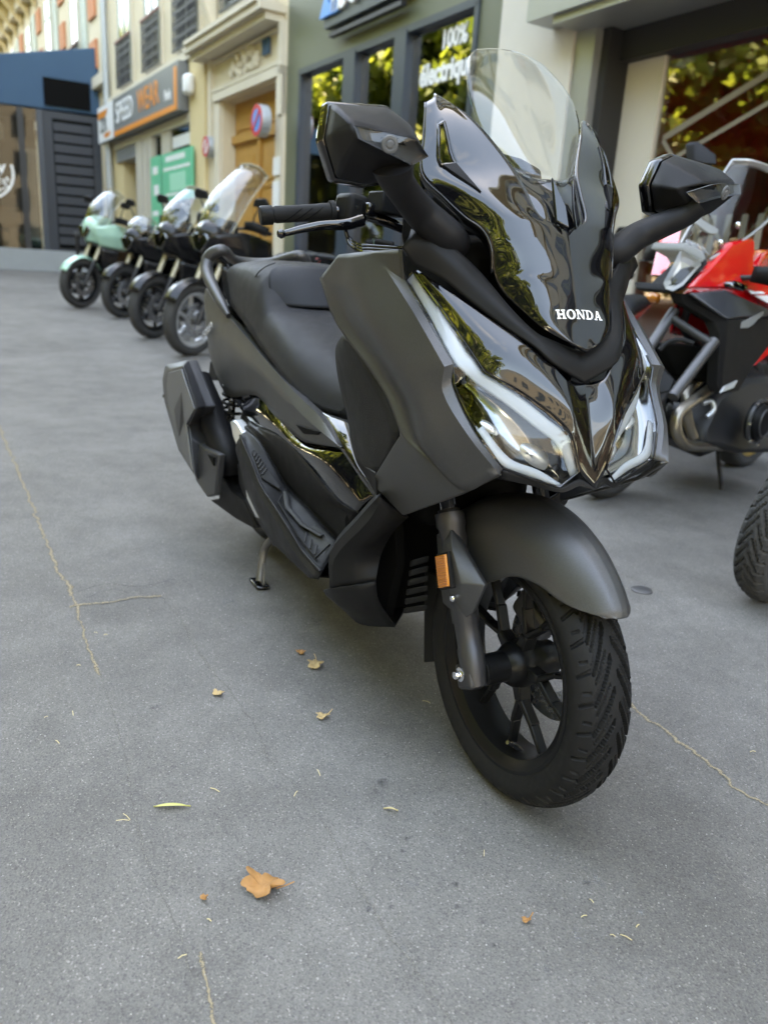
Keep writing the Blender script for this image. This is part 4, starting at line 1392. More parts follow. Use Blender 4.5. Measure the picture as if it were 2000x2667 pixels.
# ---- windscreen
wr = [[(-.066, 0, 1.164), (-.078, -.036, 1.168), (-.112, -.074, 1.182)],
      [(-.108, 0, 1.225), (-.117, -.055, 1.228), (-.146, -.106, 1.238)],
      [(-.148, 0, 1.285), (-.154, -.060, 1.287), (-.172, -.118, 1.290)],
      [(-.190, 0, 1.340), (-.194, -.057, 1.340), (-.204, -.112, 1.337)],
      [(-.226, 0, 1.382), (-.228, -.050, 1.380), (-.232, -.094, 1.370)],
      [(-.240, 0, 1.397), (-.241, -.035, 1.395), (-.243, -.072, 1.388)]]
rows = [[wr[c][r] for c in range(6)] for r in range(3)]
WS = sheet_sym('windscreen', rows, 'clear_screen', SC, 8, 6, (), (), .0035, 60)

# ---- instrument hood behind the screen
hd = [(-.20, -.085, 1.150), (-.215, -.080, 1.205), (-.235, -.045, 1.222), (-.245, 0, 1.228)]
hood = hd + [mir(p) for p in reversed(hd[:-1])]
prism('instrument_hood', hood, (-.14, 0, -.02), 'satin_black', SC, bevel=.008, bseg=3)

# ---- satin black cowl stay between blade and cheek, running into the textured pad
up = [(-0.1166, -0.2380, 1.0723), (-0.0771, -0.2080, 1.0664), (-0.0546, -0.1680, 1.0349), (-0.0329, -0.1350, 1.0025), (0.0155, -0.1080, 0.9545), (0.0501, -0.0780, 0.9198), (0.0577, -0.0480, 0.9087), (0.0689, -0.0000, 0.8930)]
lo = [(-0.1149, -0.2620, 1.0399), (-0.1094, -0.2400, 1.0113), (-0.0755, -0.2060, 0.9950), (-0.0458, -0.1720, 0.9657), (0.0142, -0.1280, 0.9237), (0.0568, -0.0920, 0.8951), (0.0744, -0.0660, 0.8722), (0.0800, 0.0000, 0.8400)]
md = [tuple(bulge(a, b, .015, (.6, -.5, .5))) for a, b in zip(up, lo)]
md[-1] = (md[-1][0], 0, md[-1][2])
up = [Vector(p) + Vector((-.016, 0, -.002)) for p in up]
sheet_sym('cowl_stay', [up, md, lo], 'satin_black', SC, 5, 5, (), (1,), .006, 30)

# ---- gloss black cheeks
cu = [(-0.1191, -0.2270, 1.0049), (-0.0616, -0.1860, 0.9694), (0.0008, -0.1410, 0.9308), (0.0365, -0.1090, 0.9059), (0.0654, -0.0660, 0.8752), (0.0790, -0.0420, 0.8498), (0.0775, -0.0200, 0.8422), (0.0800, 0.0000, 0.8400)]
clw = [(-0.1243, -0.2300, 1.0007), (-0.0703, -0.2080, 0.9505), (-0.0001, -0.1860, 0.8857), (0.0334, -0.1720, 0.8519), (0.0718, -0.1210, 0.8225), (0.1182, -0.0500, 0.7648), (0.1295, -0.0270, 0.7005), (0.1409, 0.0000, 0.6724)]
cm = [tuple(bulge(a, b, .09, (.8, -.35, .45))) for a, b in zip(cu, clw)]
cm[-1] = (0.1107, 0.0000, 0.7584)
CH = sheet_sym('front_cheek', [cu, cm, clw], 'gloss_black', SC, 7, 6, (), (), .006, 40, fair=25)
# ridge of the nose
nr = [[(0.0801, -0.0000, 0.8394), (0.0955, 0.0000, 0.7995), (0.1185, 0.0000, 0.7347), (0.1408, 0.0000, 0.6730)],
      [(0.0794, -0.0220, 0.8283), (0.0924, -0.0220, 0.7931), (0.1146, -0.0160, 0.7313), (0.1345, -0.0120, 0.6811)]]

# ---- headlights
hu = [(-0.1294, -0.2295, 1.0015), (-0.0706, -0.2085, 0.9498), (0.0016, -0.1870, 0.8853), (0.0342, -0.1735, 0.8514), (0.0733, -0.1220, 0.8215), (0.0978, -0.0800, 0.7917), (0.1177, -0.0510, 0.7641), (0.1283, -0.0290, 0.7019)]
hl = [(-0.1411, -0.2365, 0.9860), (-0.0711, -0.2270, 0.9273), (0.0077, -0.2190, 0.8633), (0.0127, -0.2145, 0.8248), (0.0634, -0.1980, 0.7613), (0.0989, -0.1660, 0.7080), (0.1083, -0.1100, 0.6878), (0.1215, -0.0600, 0.6736)]
NH = Vector((.85, -.45, .25)).normalized()
hm = [tuple(bulge(a, b, .07, NH)) for a, b in zip(hu, hl)]
for sg in (-1, 1):
    def S(p): 
        return Vector(p) if sg < 0 else Vector(mir(p))
    n = Vector((NH.x, NH.y if sg < 0 else -NH.y, NH.z))
    rows = [[S(p) for p in r] for r in (hu, hm, hl)]
    lens = sheet('headlight', rows, 'clear_lens', SC, 6, 5, (), (3,), 0.0, 40)[0]
    # dished reflector housing behind the lens
    def inn(a, b, t, d):
        return S(a).lerp(S(b), t) - n * d
    H = []
    for t, d in ((0.0, .004), (.10, .020), (.30, .040), (.60, .046), (.88, .030), (1.0, .004)):
        H.append([inn(a, b, t, d * (0.35 if i < 3 else 1.0)) for i, (a, b) in enumerate(zip(hu, hl))])
    sheet('reflector', H, 'reflector_chrome', lens, 3, 4, (), (3,), 0.0, 30)
    # daytime strip: along the upper edge, round the inner corner and back along the lower edge
    T0 = [0.10, 0.10, 0.08, 0.05, 0.05, 0.06, 0.06, 0.08]
    T1 = [0.80, 0.80, 0.86, 0.44, 0.30, 0.26, 0.28, 0.40]
    a = [S(x).lerp(S(y), t) - n * .005 for x, y, t in zip(hu, hl, T0)]
    b = [S(x).lerp(S(y), t) - n * .009 for x, y, t in zip(hu, hl, T1)]
    c = [p.lerp(q, .5) + n * .0012 for p, q in zip(a, b)]
    sheet('daytime_strip', [a, c, b], 'drl_white', lens, 3, 5, (), (3,), 0.003, 40)
    a = [S(x).lerp(S(y), t) - n * .010 for x, y, t in list(zip(hu, hl, (0, 0, 0, .86, .84, .82, .80, .82)))[4:]]
    b = [S(x).lerp(S(y), t) - n * .006 for x, y, t in list(zip(hu, hl, (0, 0, 0, .97, .97, .96, .96, .96)))[4:]]
    sheet('lower_strip', [a, b], 'drl_white', lens, 2, 5, (), (), 0.003, 40)
    # ribbed main lens and smaller side lens
    def dome(name, px, nx, rx, ry, mat, ribs=9):
        c0 = S(px) - n * .030
        ux = (S(hu[5]) - S(hu[3])).normalized()
        uy = n.cross(ux).normalized()
        vs, fs = [], []
        N, M2 = 28, 10
        for i in range(M2 + 1):
            r = i / M2
            for k in range(N):
                th = 2 * math.pi * k / N
                rib = .0012 * math.sin(r * ribs * 6.28 + 2 * math.sin(th))
                vs.append(c0 + ux * (rx * r * math.cos(th)) + uy * (ry * r * math.sin(th)) + n * (.016 * (1 - r * r) + rib))
        for i in range(M2):
            for k in range(N):
                fs.append((i * N + k, i * N + (k + 1) % N, (i + 1) * N + (k + 1) % N, (i + 1) * N + k))
        mk(name, vs, fs, mat, lens, sharp=None)
    dome('main_lens', (0.0852, -0.1000, 0.7236), n, .040, .026, 'alloy_silver', 10)
    dome('side_lens', (0.0527, -0.1680, 0.7644), n, .030, .014, 'alloy_silver', 6)
    # dark bezel line round the lens
    ring = [S(p) + n * .0005 for p in hu] + [S(p) + n * .0005 for p in reversed(hl)]
    ring = ring + [ring[0]]
    tube('lens_bezel', ring, .0022, 'gloss_black', lens, 6)

# ---- chin below the headlights
ct = [(0.1022, -0.1660, 0.7045), (0.1084, -0.1100, 0.6872), (0.1230, -0.0600, 0.6731), (0.1298, -0.0270, 0.6878), (0.1408, 0.0000, 0.6730)]
cb = [(0.1007, -0.1630, 0.6890), (0.1054, -0.1060, 0.6748), (0.1259, -0.0560, 0.6656), (0.1332, -0.0260, 0.6771), (0.1415, 0.0000, 0.6700)]
c3 = [(p[0] - .13, p[1] * 1.0, p[2] - .012) for p in cb]
c4 = [(p[0] - .30, p[1] * .9, p[2] - .03) for p in cb]
for q in (c3, c4):
    q[0] = (q[0][0] + .02, q[0][1], q[0][2] - .01)
sheet_sym('chin_cover', [ct, cb, c3, c4], 'satin_black', SC, 3, 4, (1,), (), .004, 20)

# ---- big matte side fairings
# band next to the headlight
e = [(-0.1389, -0.2500, 1.0370), (-0.1310, -0.2440, 0.9860), (-0.0580, -0.2360, 0.9263), (0.0204, -0.2260, 0.8637), (0.0189, -0.2235, 0.8280), (0.0705, -0.2060, 0.7606), (0.1092, -0.1710, 0.7059)]
b_ = [(-0.2296, -0.2620, 1.0326), (-0.1832, -0.2580, 1.0056), (-0.0754, -0.2500, 0.9329), (0.0180, -0.2400, 0.8586), (0.0154, -0.2380, 0.8185), (0.0660, -0.2190, 0.7611), (0.1182, -0.1840, 0.7035)]
m_ = [(-0.2824, -0.2720, 1.0289), (-0.2575, -0.2770, 0.9758), (-0.1654, -0.2770, 0.8999), (-0.0907, -0.2680, 0.8353), (-0.0392, -0.2570, 0.7834), (-0.0105, -0.2460, 0.7216), (0.0533, -0.2030, 0.6573)]
r_ = [(-0.3555, -0.2740, 1.0244), (-0.4502, -0.2740, 0.9775), (-0.3638, -0.2740, 0.9004), (-0.2337, -0.2630, 0.8322), (-0.1625, -0.2520, 0.7835), (-0.1099, -0.2450, 0.7255), (-0.1110, -0.2440, 0.7194)]
e2 = [Vector(p) + Vector((-.015, .012, 0)) for p in e]
v_ = [(-0.3170, -0.2735, 1.0267), (-0.3514, -0.2745, 0.9722), (-0.3235, -0.2660, 0.9153), (-0.1808, -0.2500, 0.8297), (-0.1207, -0.2370, 0.7769), (-0.0720, -0.2320, 0.7180), (-0.0183, -0.2240, 0.6871)]
sheet('side_fairing', [e2, e, b_, m_, v_, r_], 'matte_grey', SC, 5, 5, (1, 2), (1, 3), .007, 22, both=True)
# lower facet of the fairing
lowp = [(-0.1101, -0.2445, 0.7203), (0.0526, -0.2025, 0.6564), (0.1177, -0.1835, 0.7027), (0.1122, -0.1720, 0.6976), (0.0396, -0.1920, 0.6475), (-0.1648, -0.1960, 0.5456), (-0.2232, -0.2280, 0.5871), (-0.2273, -0.2340, 0.6099)]
vs = [Vector(p) for p in lowp]
fs = [(0, 1, 5, 6, 7), (1, 2, 3, 4), (1, 4, 5)]
both_mk('lower_fairing_facet', vs, outward(vs, fs, REF), 'matte_grey', SC, solid=.008, fix=False, bevel=.003)
# sculpted swage on the fairing
sw = [(-0.2090, -0.2765, 0.8662), (-0.1184, -0.2740, 0.8379), (-0.0544, -0.2660, 0.7966), (-0.0167, -0.2560, 0.7530), (-0.0106, -0.2475, 0.7230)]
# carbon-look inner leg shield
il = [(-0.3821, -0.2460, 0.8740), (-0.4696, -0.2240, 0.8296), (-0.4710, -0.2140, 0.7697), (-0.4242, -0.2070, 0.6882), (-0.3679, -0.2070, 0.6051), (-0.2520, -0.2240, 0.6159)]
ir = [(-0.3261, -0.2640, 0.8701), (-0.2349, -0.2590, 0.8266), (-0.1930, -0.2500, 0.7946), (-0.1505, -0.2440, 0.7566), (-0.1257, -0.2400, 0.7169), (-0.2120, -0.2320, 0.6268)]
i2 = [tuple(bulge(a, b, .05, (-.2, -.9, 0))) for a, b in zip(il, ir)]
sheet('inner_leg_shield', [il, i2, ir], 'textured_black', SC, 4, 4, (), (), .006, 40, both=True)
q = [(-0.3727, -0.2050, 0.6055), (-0.2199, -0.2360, 0.6226), (-0.2131, -0.2360, 0.6069), (-0.2254, -0.2250, 0.5714), (-0.3419, -0.1900, 0.5697)]
both_prism('leg_shield_foot', q, (0, .03, 0), 'satin_black', SC, bevel=.003)

# ---- front lower covers and skirts
k0 = [(-0.1953, -0.2360, 0.5808), (-0.2623, -0.2520, 0.5066), (-0.3523, -0.2660, 0.4084), (-0.3452, -0.2660, 0.3296)]
k1 = [(-0.1954, -0.2280, 0.5740), (-0.2096, -0.2470, 0.5267), (-0.3287, -0.2655, 0.4040), (-0.3291, -0.2640, 0.3368)]
k2 = [(-0.1933, -0.2000, 0.5513), (-0.2132, -0.2150, 0.5024), (-0.2831, -0.2350, 0.4219), (-0.2816, -0.2380, 0.3578)]
k3 = [(-0.2085, -0.1580, 0.5269), (-0.2510, -0.1680, 0.4828), (-0.2783, -0.1800, 0.4205), (-0.2557, -0.2000, 0.3715)]
k4 = [Vector(p) + Vector((-.10, .03, 0)) for p in k3]
km = [Vector(p) + Vector((-.05, .03, .0)) for p in k0]
sheet('front_lower_cover', [km, k0, k1, k2, k3, k4], 'satin_black', SC, 3, 4, (1, 2, 4), (), .005, 24, both=True)
s0 = [(-0.3898, -0.2620, 0.3061), (-0.3367, -0.2660, 0.3316), (-0.2730, -0.2420, 0.3609), (-0.2492, -0.2030, 0.3747)]
s1 = [(-0.3865, -0.2600, 0.3001), (-0.3443, -0.2400, 0.2857), (-0.2793, -0.2150, 0.3040), (-0.2602, -0.1850, 0.3192)]
s2 = [(-0.3936, -0.2520, 0.2889), (-0.3620, -0.2220, 0.2631), (-0.3371, -0.1900, 0.2348), (-0.2775, -0.1340, 0.2464)]
s3 = [Vector(p) * 1 + Vector((-.12, .10, -.01)) for p in s2]
sheet('front_skirt', [s0, s1, s2, s3], 'satin_black', SC, 4, 4, (2,), (), .005, 28, both=True)

# ---- dark inner parts behind the wheel
vs, fs = box_data((-.50, 0, .43), (.26, .30, .42))
inf = mk('inner_fender', vs, fs, 'deep_black', SC, bevel=.03)
for sg in (-1, 1):
    for i in range(6):
        a = Vector((-0.2042, -0.1500, 0.4327)).lerp(Vector((-0.2165, -0.1500, 0.3219)), i / 5)
        b = Vector((-0.1934, -0.1180, 0.4438)).lerp(Vector((-0.1849, -0.1180, 0.3384)), i / 5)
        if sg > 0: a, b = Vector(mir(a)), Vector(mir(b))
        q = [a, b, b + Vector((0, 0, -.014)), a + Vector((0, 0, -.014))]
        prism('grille_slat', q, (.012, 0, .006), 'satin_black', inf, bevel=.002)
both_prism('splash_panel', [(-.36, -.165, .62), (-.30, -.155, .60), (-.26, -.15, .40), (-.30, -.15, .26), (-.40, -.18, .24), (-.45, -.19, .45)], (0, .02, 0), 'deep_black', SC)
prism('mud_flap', [(-0.2966, -0.0600, 0.3654), (-0.2628, -0.0450, 0.3642), (-0.2362, -0.0450, 0.1663), (-0.2655, -0.0600, 0.1508)], (-.012, .10, 0), 'satin_black', SC, bevel=.003)
vs, fs = box_data((-.235, 0, .84), (.25, .30, .46))
mk('front_frame_cover', vs, fs, 'deep_black', SC, bevel=.04)
box('steering_cover', (-.30, 0, 1.10), (.20, .26, .12), 'deep_black', SC, bevel=.03)
box('radiator_shroud', (-.30, 0, .60), (.22, .26, .20), 'deep_black', SC, bevel=.03)

# ---- seat
st = [(-1.745, [(0, .965), (.07, .962), (.112, .945), (.122, .895)]),
      (-1.62, [(0, .998), (.085, .995), (.142, .972), (.152, .885)]),
      (-1.42, [(0, 1.010), (.10, 1.006), (.160, .978), (.178, .852)]),
      (-1.27, [(0, 1.010), (.10, 1.004), (.165, .965), (.186, .818)]),
      (-1.185, [(0, 1.000), (.10, .988), (.166, .935), (.190, .797)]),
      (-1.115, [(0, .884), (.11, .880), (.168, .862), (.192, .775)]),
      (-1.00, [(0, .856), (.11, .852), (.170, .826), (.194, .745)]),
      (-.86, [(0, .812), (.105, .806), (.165, .772), (.192, .704)]),
      (-.73, [(0, .772), (.09, .763), (.142, .722), (.168, .660)]),
      (-.58, [(0, .742), (.06, .733), (.092, .700), (.115, .655)])]
rows = [[(x, -s[r][0], s[r][1]) for x, s in st] for r in range(4)]
SEAT = sheet_sym('seat', rows, 'seat_vinyl', SC, 5, 6, (), (4, 5), .01, 55, ref=(-1.1, 0, .6))
# padded backrest of the rider's seat: an arched cushion
prow = []
for xx, zz, wd in ((-1.108, .886, .135), (-1.128, .925, .146), (-1.150, .965, .142), (-1.172, .992, .118), (-1.188, 1.002, .070)):
    prow.append([(xx + .022 * (1 - (t * t)) - .030 * t * t, -wd * t, zz) for t in (0, .25, .5, .75, 1.0)])
prow = [[r[i] for r in prow] for i in range(5)]
sheet_sym('backrest_pad', prow, 'seat_vinyl_smooth', SC, 5, 5, (), (), .012, 55, ref=(-1.4, 0, .85))
# seams
def surf_line(name, pts, r, mat, parent):
    tube(name, pts, r, mat, parent, 6, 5)
for sg in (-1, 1):
    def S(p): return p if sg < 0 else mir(p)
    surf_line('seam', [S(p) for p in ((-1.2201, -0.1630, 0.8508), (-1.1101, -0.1680, 0.8135), (-1.0078, -0.1700, 0.7772), (-0.9324, -0.1750, 0.7489), (-0.8547, -0.1870, 0.7010))], .0016, 'seat_vinyl_smooth', SEAT)
    surf_line('seam', [S(p) for p in ((-1.6330, -0.1420, 0.9891), (-1.5357, -0.1500, 0.9614), (-1.4615, -0.1600, 0.9304), (-1.3931, -0.1780, 0.8625))], .0016, 'seat_vinyl_smooth', SEAT)
    surf_line('seam', [S(p) for p in ((-1.2201, -0.1630, 0.8508), (-1.2466, -0.1670, 0.8853), (-1.2604, -0.1660, 0.9255), (-1.2372, -0.1620, 0.9646), (-1.2112, -0.1450, 0.9887), (-1.1957, -0.1180, 1.0030))], .0018, 'seat_vinyl_smooth', SEAT)

# ---- tail side covers
t0 = [(-1.8583, -0.1600, 0.8996), (-1.6525, -0.1720, 0.8504), (-1.4121, -0.1860, 0.8166), (-1.1809, -0.1940, 0.7723), (-0.9359, -0.2000, 0.7222), (-0.7304, -0.2000, 0.6809), (-0.6040, -0.1980, 0.6577), (-0.4850, -0.1980, 0.6146)]
t1 = [(-1.8578, -0.1680, 0.8685), (-1.7033, -0.1880, 0.7691), (-1.3985, -0.2020, 0.7411), (-1.0590, -0.2100, 0.7093), (-0.8130, -0.2120, 0.6708), (-0.6587, -0.2120, 0.6434), (-0.5486, -0.2080, 0.6276), (-0.4785, -0.1990, 0.6137)]
t2 = [(-1.8291, -0.1680, 0.7585), (-1.6791, -0.1840, 0.6504), (-1.4614, -0.1900, 0.5714), (-1.1004, -0.2000, 0.6270), (-0.9103, -0.2060, 0.6022), (-0.7117, -0.2060, 0.5799), (-0.5856, -0.2050, 0.5945), (-0.4764, -0.1990, 0.6122)]
tin = [Vector(p) + Vector((0, .03, -.01)) for p in t0]
sheet('tail_cover', [tin, t0, t1, t2], 'matte_grey', SC, 5, 5, (1, 2), (), .006, 26, both=True)
tb = [Vector(p) + Vector((0, .02, .0)) for p in t2]
# grip pocket at the front of the tail cover
q = [(-0.7281, -0.2150, 0.6156), (-0.5665, -0.2140, 0.6295), (-0.5821, -0.2140, 0.6196), (-0.6714, -0.2140, 0.6034)]
both_prism('cover_pocket', q, (0, .012, 0), 'deep_black', SC, bevel=.002)
# number-plate side of the tail and rear light
prism('tail_centre', [(-1.90, -.15, .86), (-1.86, -.16, .72), (-1.78, -.16, .60), (-1.60, -.15, .62), (-1.60, -.15, .86)], (0, .30, 0), 'satin_black', SC, bevel=.02)
both_prism('tail_flap', [(-1.7092, -0.1820, 0.6497), (-1.7299, -0.1820, 0.6002), (-1.7101, -0.1820, 0.5830), (-1.6130, -0.1820, 0.5961), (-1.6460, -0.1820, 0.6304)], (0, .02, 0), 'satin_black', SC)
prism('rear_light', [(-1.905, -.12, .86), (-1.89, -.12, .80), (-1.87, -.12, .80), (-1.88, -.12, .86)], (0, .24, 0), 'amber', SC, bevel=.004)
# grab rail right round the tail
gp = [(-1.4533, -0.1860, 0.8287), (-1.5099, -0.1920, 0.8615), (-1.6174, -0.1960, 0.9145), (-1.7043, -0.1930, 0.9601), (-1.7299, -0.1840, 0.9976), (-1.7135, -0.1680, 1.0229), (-1.6974, -0.1400, 1.0340)]
grp = list(gp) + [(-1.80, -.07, 1.005), (-1.82, 0, 1.0)] 
full = grp + [mir(p) for p in reversed(grp[:-1])]
rr = [(.008, .010), (.016, .016), (.020, .020), (.022, .022), (.022, .022), (.021, .021), (.019, .019), (.017, .017), (.016, .016)]
tube('grab_rail', full, rr + list(reversed(rr[:-1])), 'matte_grey', SC, 16, 4, up=(0, -.3, 1))
both_prism('rail_bracket', [(-1.6220, -0.1500, 0.9563), (-1.5213, -0.1600, 0.9369), (-1.4565, -0.1720, 0.8575), (-1.5086, -0.1720, 0.8652), (-1.6181, -0.1600, 0.9105)], (0, .05, 0), 'deep_black', SC)

# ---- gloss side panels, tunnel, floor
g0 = [(-1.3024, -0.1820, 0.5814), (-1.1422, -0.1860, 0.6177), (-0.9282, -0.1900, 0.6017), (-0.7368, -0.1950, 0.5701), (-0.4982, -0.1900, 0.5998), (-0.3964, -0.1860, 0.5781), (-0.3207, -0.1820, 0.5422)]
g1 = [(-1.1730, -0.1980, 0.5389), (-1.0864, -0.2010, 0.5367), (-0.8781, -0.2060, 0.5535), (-0.7596, -0.2080, 0.5495), (-0.6110, -0.2080, 0.5249), (-0.4645, -0.2060, 0.4924), (-0.3578, -0.2020, 0.4934)]
gm = [tuple(bulge(a, b, .10, (0, -1, .1))) for a, b in zip(g0, g1)]
g00 = [Vector(p) + Vector((0, .025, .008)) for p in g0]
sheet('side_gloss_panel', [g00, g0, gm, g1], 'gloss_black', SC, 4, 5, (1,), (), .005, 40, both=True)
q = [(-1.4386, -0.1760, 0.5610), (-1.2956, -0.1840, 0.5834), (-1.1306, -0.1980, 0.5404), (-1.1584, -0.1980, 0.5332), (-1.2673, -0.1920, 0.5470)]
both_prism('gloss_trim', q, (0, .015, 0), 'gloss_black', SC, bevel=.002)
# upper gloss strip between seat and leg shield
u0 = [(-0.7318, -0.1650, 0.6571), (-0.6111, -0.1800, 0.6341), (-0.4940, -0.1920, 0.6078), (-0.4191, -0.1920, 0.5814), (-0.3571, -0.1880, 0.5542), (-0.3122, -0.1840, 0.5368)]
u1 = [(-0.5488, -0.1500, 0.6593), (-0.4945, -0.1680, 0.6394), (-0.4458, -0.1820, 0.6153), (-0.3972, -0.1900, 0.5897), (-0.3426, -0.1880, 0.5666), (-0.3029, -0.1860, 0.5452)]
um = [tuple(bulge(a, b, .08, (.2, -1, .2))) for a, b in zip(u0, u1)]
sheet('seat_base_panel', [u0, um, u1], 'gloss_black', SC, 4, 4, (), (), .006, 40, both=True)
f0 = g1
fi = [(-1.1663, -0.2150, 0.5193), (-1.0356, -0.2060, 0.5045), (-0.9363, -0.1920, 0.4536), (-0.8566, -0.1820, 0.4129), (-0.7365, -0.1780, 0.4008), (-0.6149, -0.1750, 0.3817), (-0.5178, -0.1720, 0.3667)]
fm = [(-1.1573, -0.2070, 0.5337), (-1.0175, -0.2080, 0.5289), (-0.8811, -0.2020, 0.5110), (-0.7788, -0.1960, 0.4817), (-0.6841, -0.1880, 0.4459), (-0.5288, -0.1880, 0.4593), (-0.3907, -0.1900, 0.4727)]
sheet('tunnel_side', [f0, fm, fi], 'satin_black', SC, 4, 5, (1,), (), .005, 30, both=True)
fo = [(-1.1143, -0.2430, 0.5056), (-0.9921, -0.2470, 0.4590), (-0.8927, -0.2500, 0.4163), (-0.7694, -0.2500, 0.3881), (-0.6533, -0.2490, 0.3612), (-0.5547, -0.2480, 0.3367), (-0.4433, -0.2470, 0.3279)]
fmid = [(Vector(a) * .5 + Vector(b) * .5) + Vector((0, 0, -.004)) for a, b in zip(fi, fo)]
fo2 = [Vector(p) + Vector((0, -.010, -.016)) for p in fo]
fs_ = [(-1.1799, -0.2320, 0.4260), (-1.0948, -0.2360, 0.3607), (-0.9440, -0.2360, 0.3024), (-0.8222, -0.2320, 0.2663), (-0.7315, -0.2300, 0.2618), (-0.6361, -0.2320, 0.2663), (-0.5199, -0.2480, 0.2858)]
fmd = [(Vector(a) * .5 + Vector(b) * .5) + Vector((0, -.006, 0)) for a, b in zip(fo2, fs_)]
fu = [Vector(p) + Vector((0, .12, -.02)) for p in fs_]
sheet('floorboard', [fi, fmid, fo, fo2, fmd, fs_, fu], 'satin_black', SC, 3, 5, (2, 3, 5), (), .005, 26, both=True)
for sg in (1, -1):  # raised tubes added along the floor edges to catch a highlight line
    tube('floor_lip', [(p[0], p[1] * sg, p[2] + .001) for p in fo], .0045, 'satin_black', SC, 8, 5)
    tube('floor_lip', [(p[0], p[1] * sg * .985, p[2] + .002) for p in fi], .004, 'satin_black', SC, 8, 5)
# rubber floor mat with a raised arrow and rear grille
ma = [(-0.8328, -0.1900, 0.3979), (-0.7139, -0.1860, 0.3853), (-0.6032, -0.1830, 0.3716), (-0.5156, -0.1820, 0.3667)]
mb = [(-0.7825, -0.2440, 0.3845), (-0.6657, -0.2430, 0.3585), (-0.5648, -0.2420, 0.3353), (-0.4640, -0.2410, 0.3241)]
up3 = Vector((0, 0, .005))
mats = sheet('floor_mat', [[Vector(p) + up3 for p in ma], [(Vector(a) + Vector(b)) / 2 + Vector((0, 0, .002)) for a, b in zip(ma, mb)], [Vector(p) + up3 for p in mb]], 'mat_rubber', SC, 3, 4, (), (), .004, 40, both=True, ref=(-.6, -.2, 0))
for o, sg in zip(mats, (1, -1)):
    def S(p): return Vector(p) if sg > 0 else Vector(mir(p))
    def fl2(s_, t):
        i = min(5, int(s_))
        u = s_ - i
        a_ = Vector(fi[i]).lerp(Vector(fi[i + 1]), u)
        b_ = Vector(fo[i]).lerp(Vector(fo[i + 1]), u)
        return S(tuple(a_.lerp(b_, t) + Vector((0, 0, .006))))
    tube('mat_arrow', [fl2(3.05, .30), fl2(3.5, .62), fl2(4.4, .56), fl2(5.3, .30)], [(.007, .003)] * 4, 'mat_rubber', o, 8, 1, up=(0, 0, 1))
    tube('mat_edge', [fl2(3.0, .16), fl2(3.05, .80), fl2(4.5, .90), fl2(5.6, .88), fl2(5.75, .30)], .0028, 'rubber', o, 6, 1)
    for k in range(3):
        tube('mat_rib', [fl2(4.7 + k * .32, .62), fl2(4.85 + k * .32, .84)], .003, 'mat_rubber', o, 6)
# ribbed rear foot plate
for sg in (-1, 1):
    def S(p): return Vector(p) if sg < 0 else Vector(mir(p))
    def fl(s_, t):
        i = min(5, int(s_))
        u = s_ - i
        a_ = Vector(fi[i]).lerp(Vector(fi[i + 1]), u)
        b_ = Vector(fo[i]).lerp(Vector(fo[i + 1]), u)
        return S(tuple(a_.lerp(b_, t) + Vector((0, 0, .001))))
    pl = prism('foot_plate', [fl(.85, .78), fl(.95, .55), fl(2.75, .34), fl(2.8, .42), fl(2.0, .80), fl(1.9, .86)], (0, 0, .005), 'rubber', SC, bevel=.0015)
    for i in range(6):
        a = fl(1.1 + i * .15, .80) + Vector((0, 0, .006))
        b = fl(1.1 + i * .15, .58 - .02 * i) + Vector((0, 0, .006))
        vs, fs = tube_data([a, b], .003, 6)
        mk('rib', vs, fs, 'mat_rubber', pl)
# passenger step
sp = [(-1.2704, -0.2320, 0.5174), (-1.2469, -0.2280, 0.5263), (-1.2107, -0.2260, 0.5228), (-1.1390, -0.2320, 0.5118), (-1.1374, -0.2400, 0.4912), (-1.0817, -0.2460, 0.4760), (-1.1217, -0.2460, 0.4575), (-1.2036, -0.2400, 0.4822)]
both_prism('passenger_step', sp, (0, .03, .004), 'alloy_silver', SC, bevel=.004, bseg=3)

# ---- engine block, rear wheel, shock, stand, exhaust
RX = Vector((-1.51, 0, .305))
RW = tyre_mesh('rear_wheel', 'tyre_rubber', SC, RX, 0.276, 0.070, 0.190, 220, 40, True, 34)
lathe('rim', [(r * .93, h * 1.2) for r, h in RIMP], 'rim_black', RW, 64, 'y', RX, closed=True)
for k in range(5):
    a = 20 + 72 * k
    vs, fs = bar(pol(.03, a, 0, RX), pol(.165, a, 0, RX), .05, .03, .03)
    mk('spoke', vs, fs, 'rim_black', RW, bevel=.004)
lathe('hub', [(0, -.10), (.05, -.10), (.05, .10), (0, .10)], 'cast_metal', RW, 24, 'y', RX)
prism('engine_case', [(-1.50, .07, .40), (-1.45, .07, .22), (-1.05, .07, .18), (-.80, .07, .24), (-.75, .07, .45), (-1.1, .07, .50)], (0, .11, 0), 'cast_metal', SC, bevel=.02)
prism('engine_block', [(-1.22, -.14, .46), (-1.15, -.14, .20), (-.72, -.14, .20), (-.66, -.14, .50), (-.9, -.14, .58)], (0, .27, 0), 'deep_black', SC, bevel=.02)
prism('under_seat_box', [(-1.70, -.13, .80), (-1.62, -.14, .64), (-1.0, -.165, .50), (-.55, -.16, .46), (-.50, -.11, .66), (-.75, -.15, .70), (-1.10, -.165, .78)], (0, .27, 0), 'deep_black', SC, bevel=.02)
prism('swing_arm', [(-1.56, -.125, .34), (-1.53, -.125, .26), (-1.05, -.125, .24), (-1.05, -.125, .36)], (0, .035, 0), 'cast_metal', SC, bevel=.012)
prism('rear_fender', [(-1.78, -.08, .50), (-1.70, -.08, .58), (-1.50, -.08, .60), (-1.2, -.08, .55), (-1.2, -.08, .50), (-1.50, -.08, .57), (-1.68, -.08, .545)], (0, .16, 0), 'satin_black', SC)
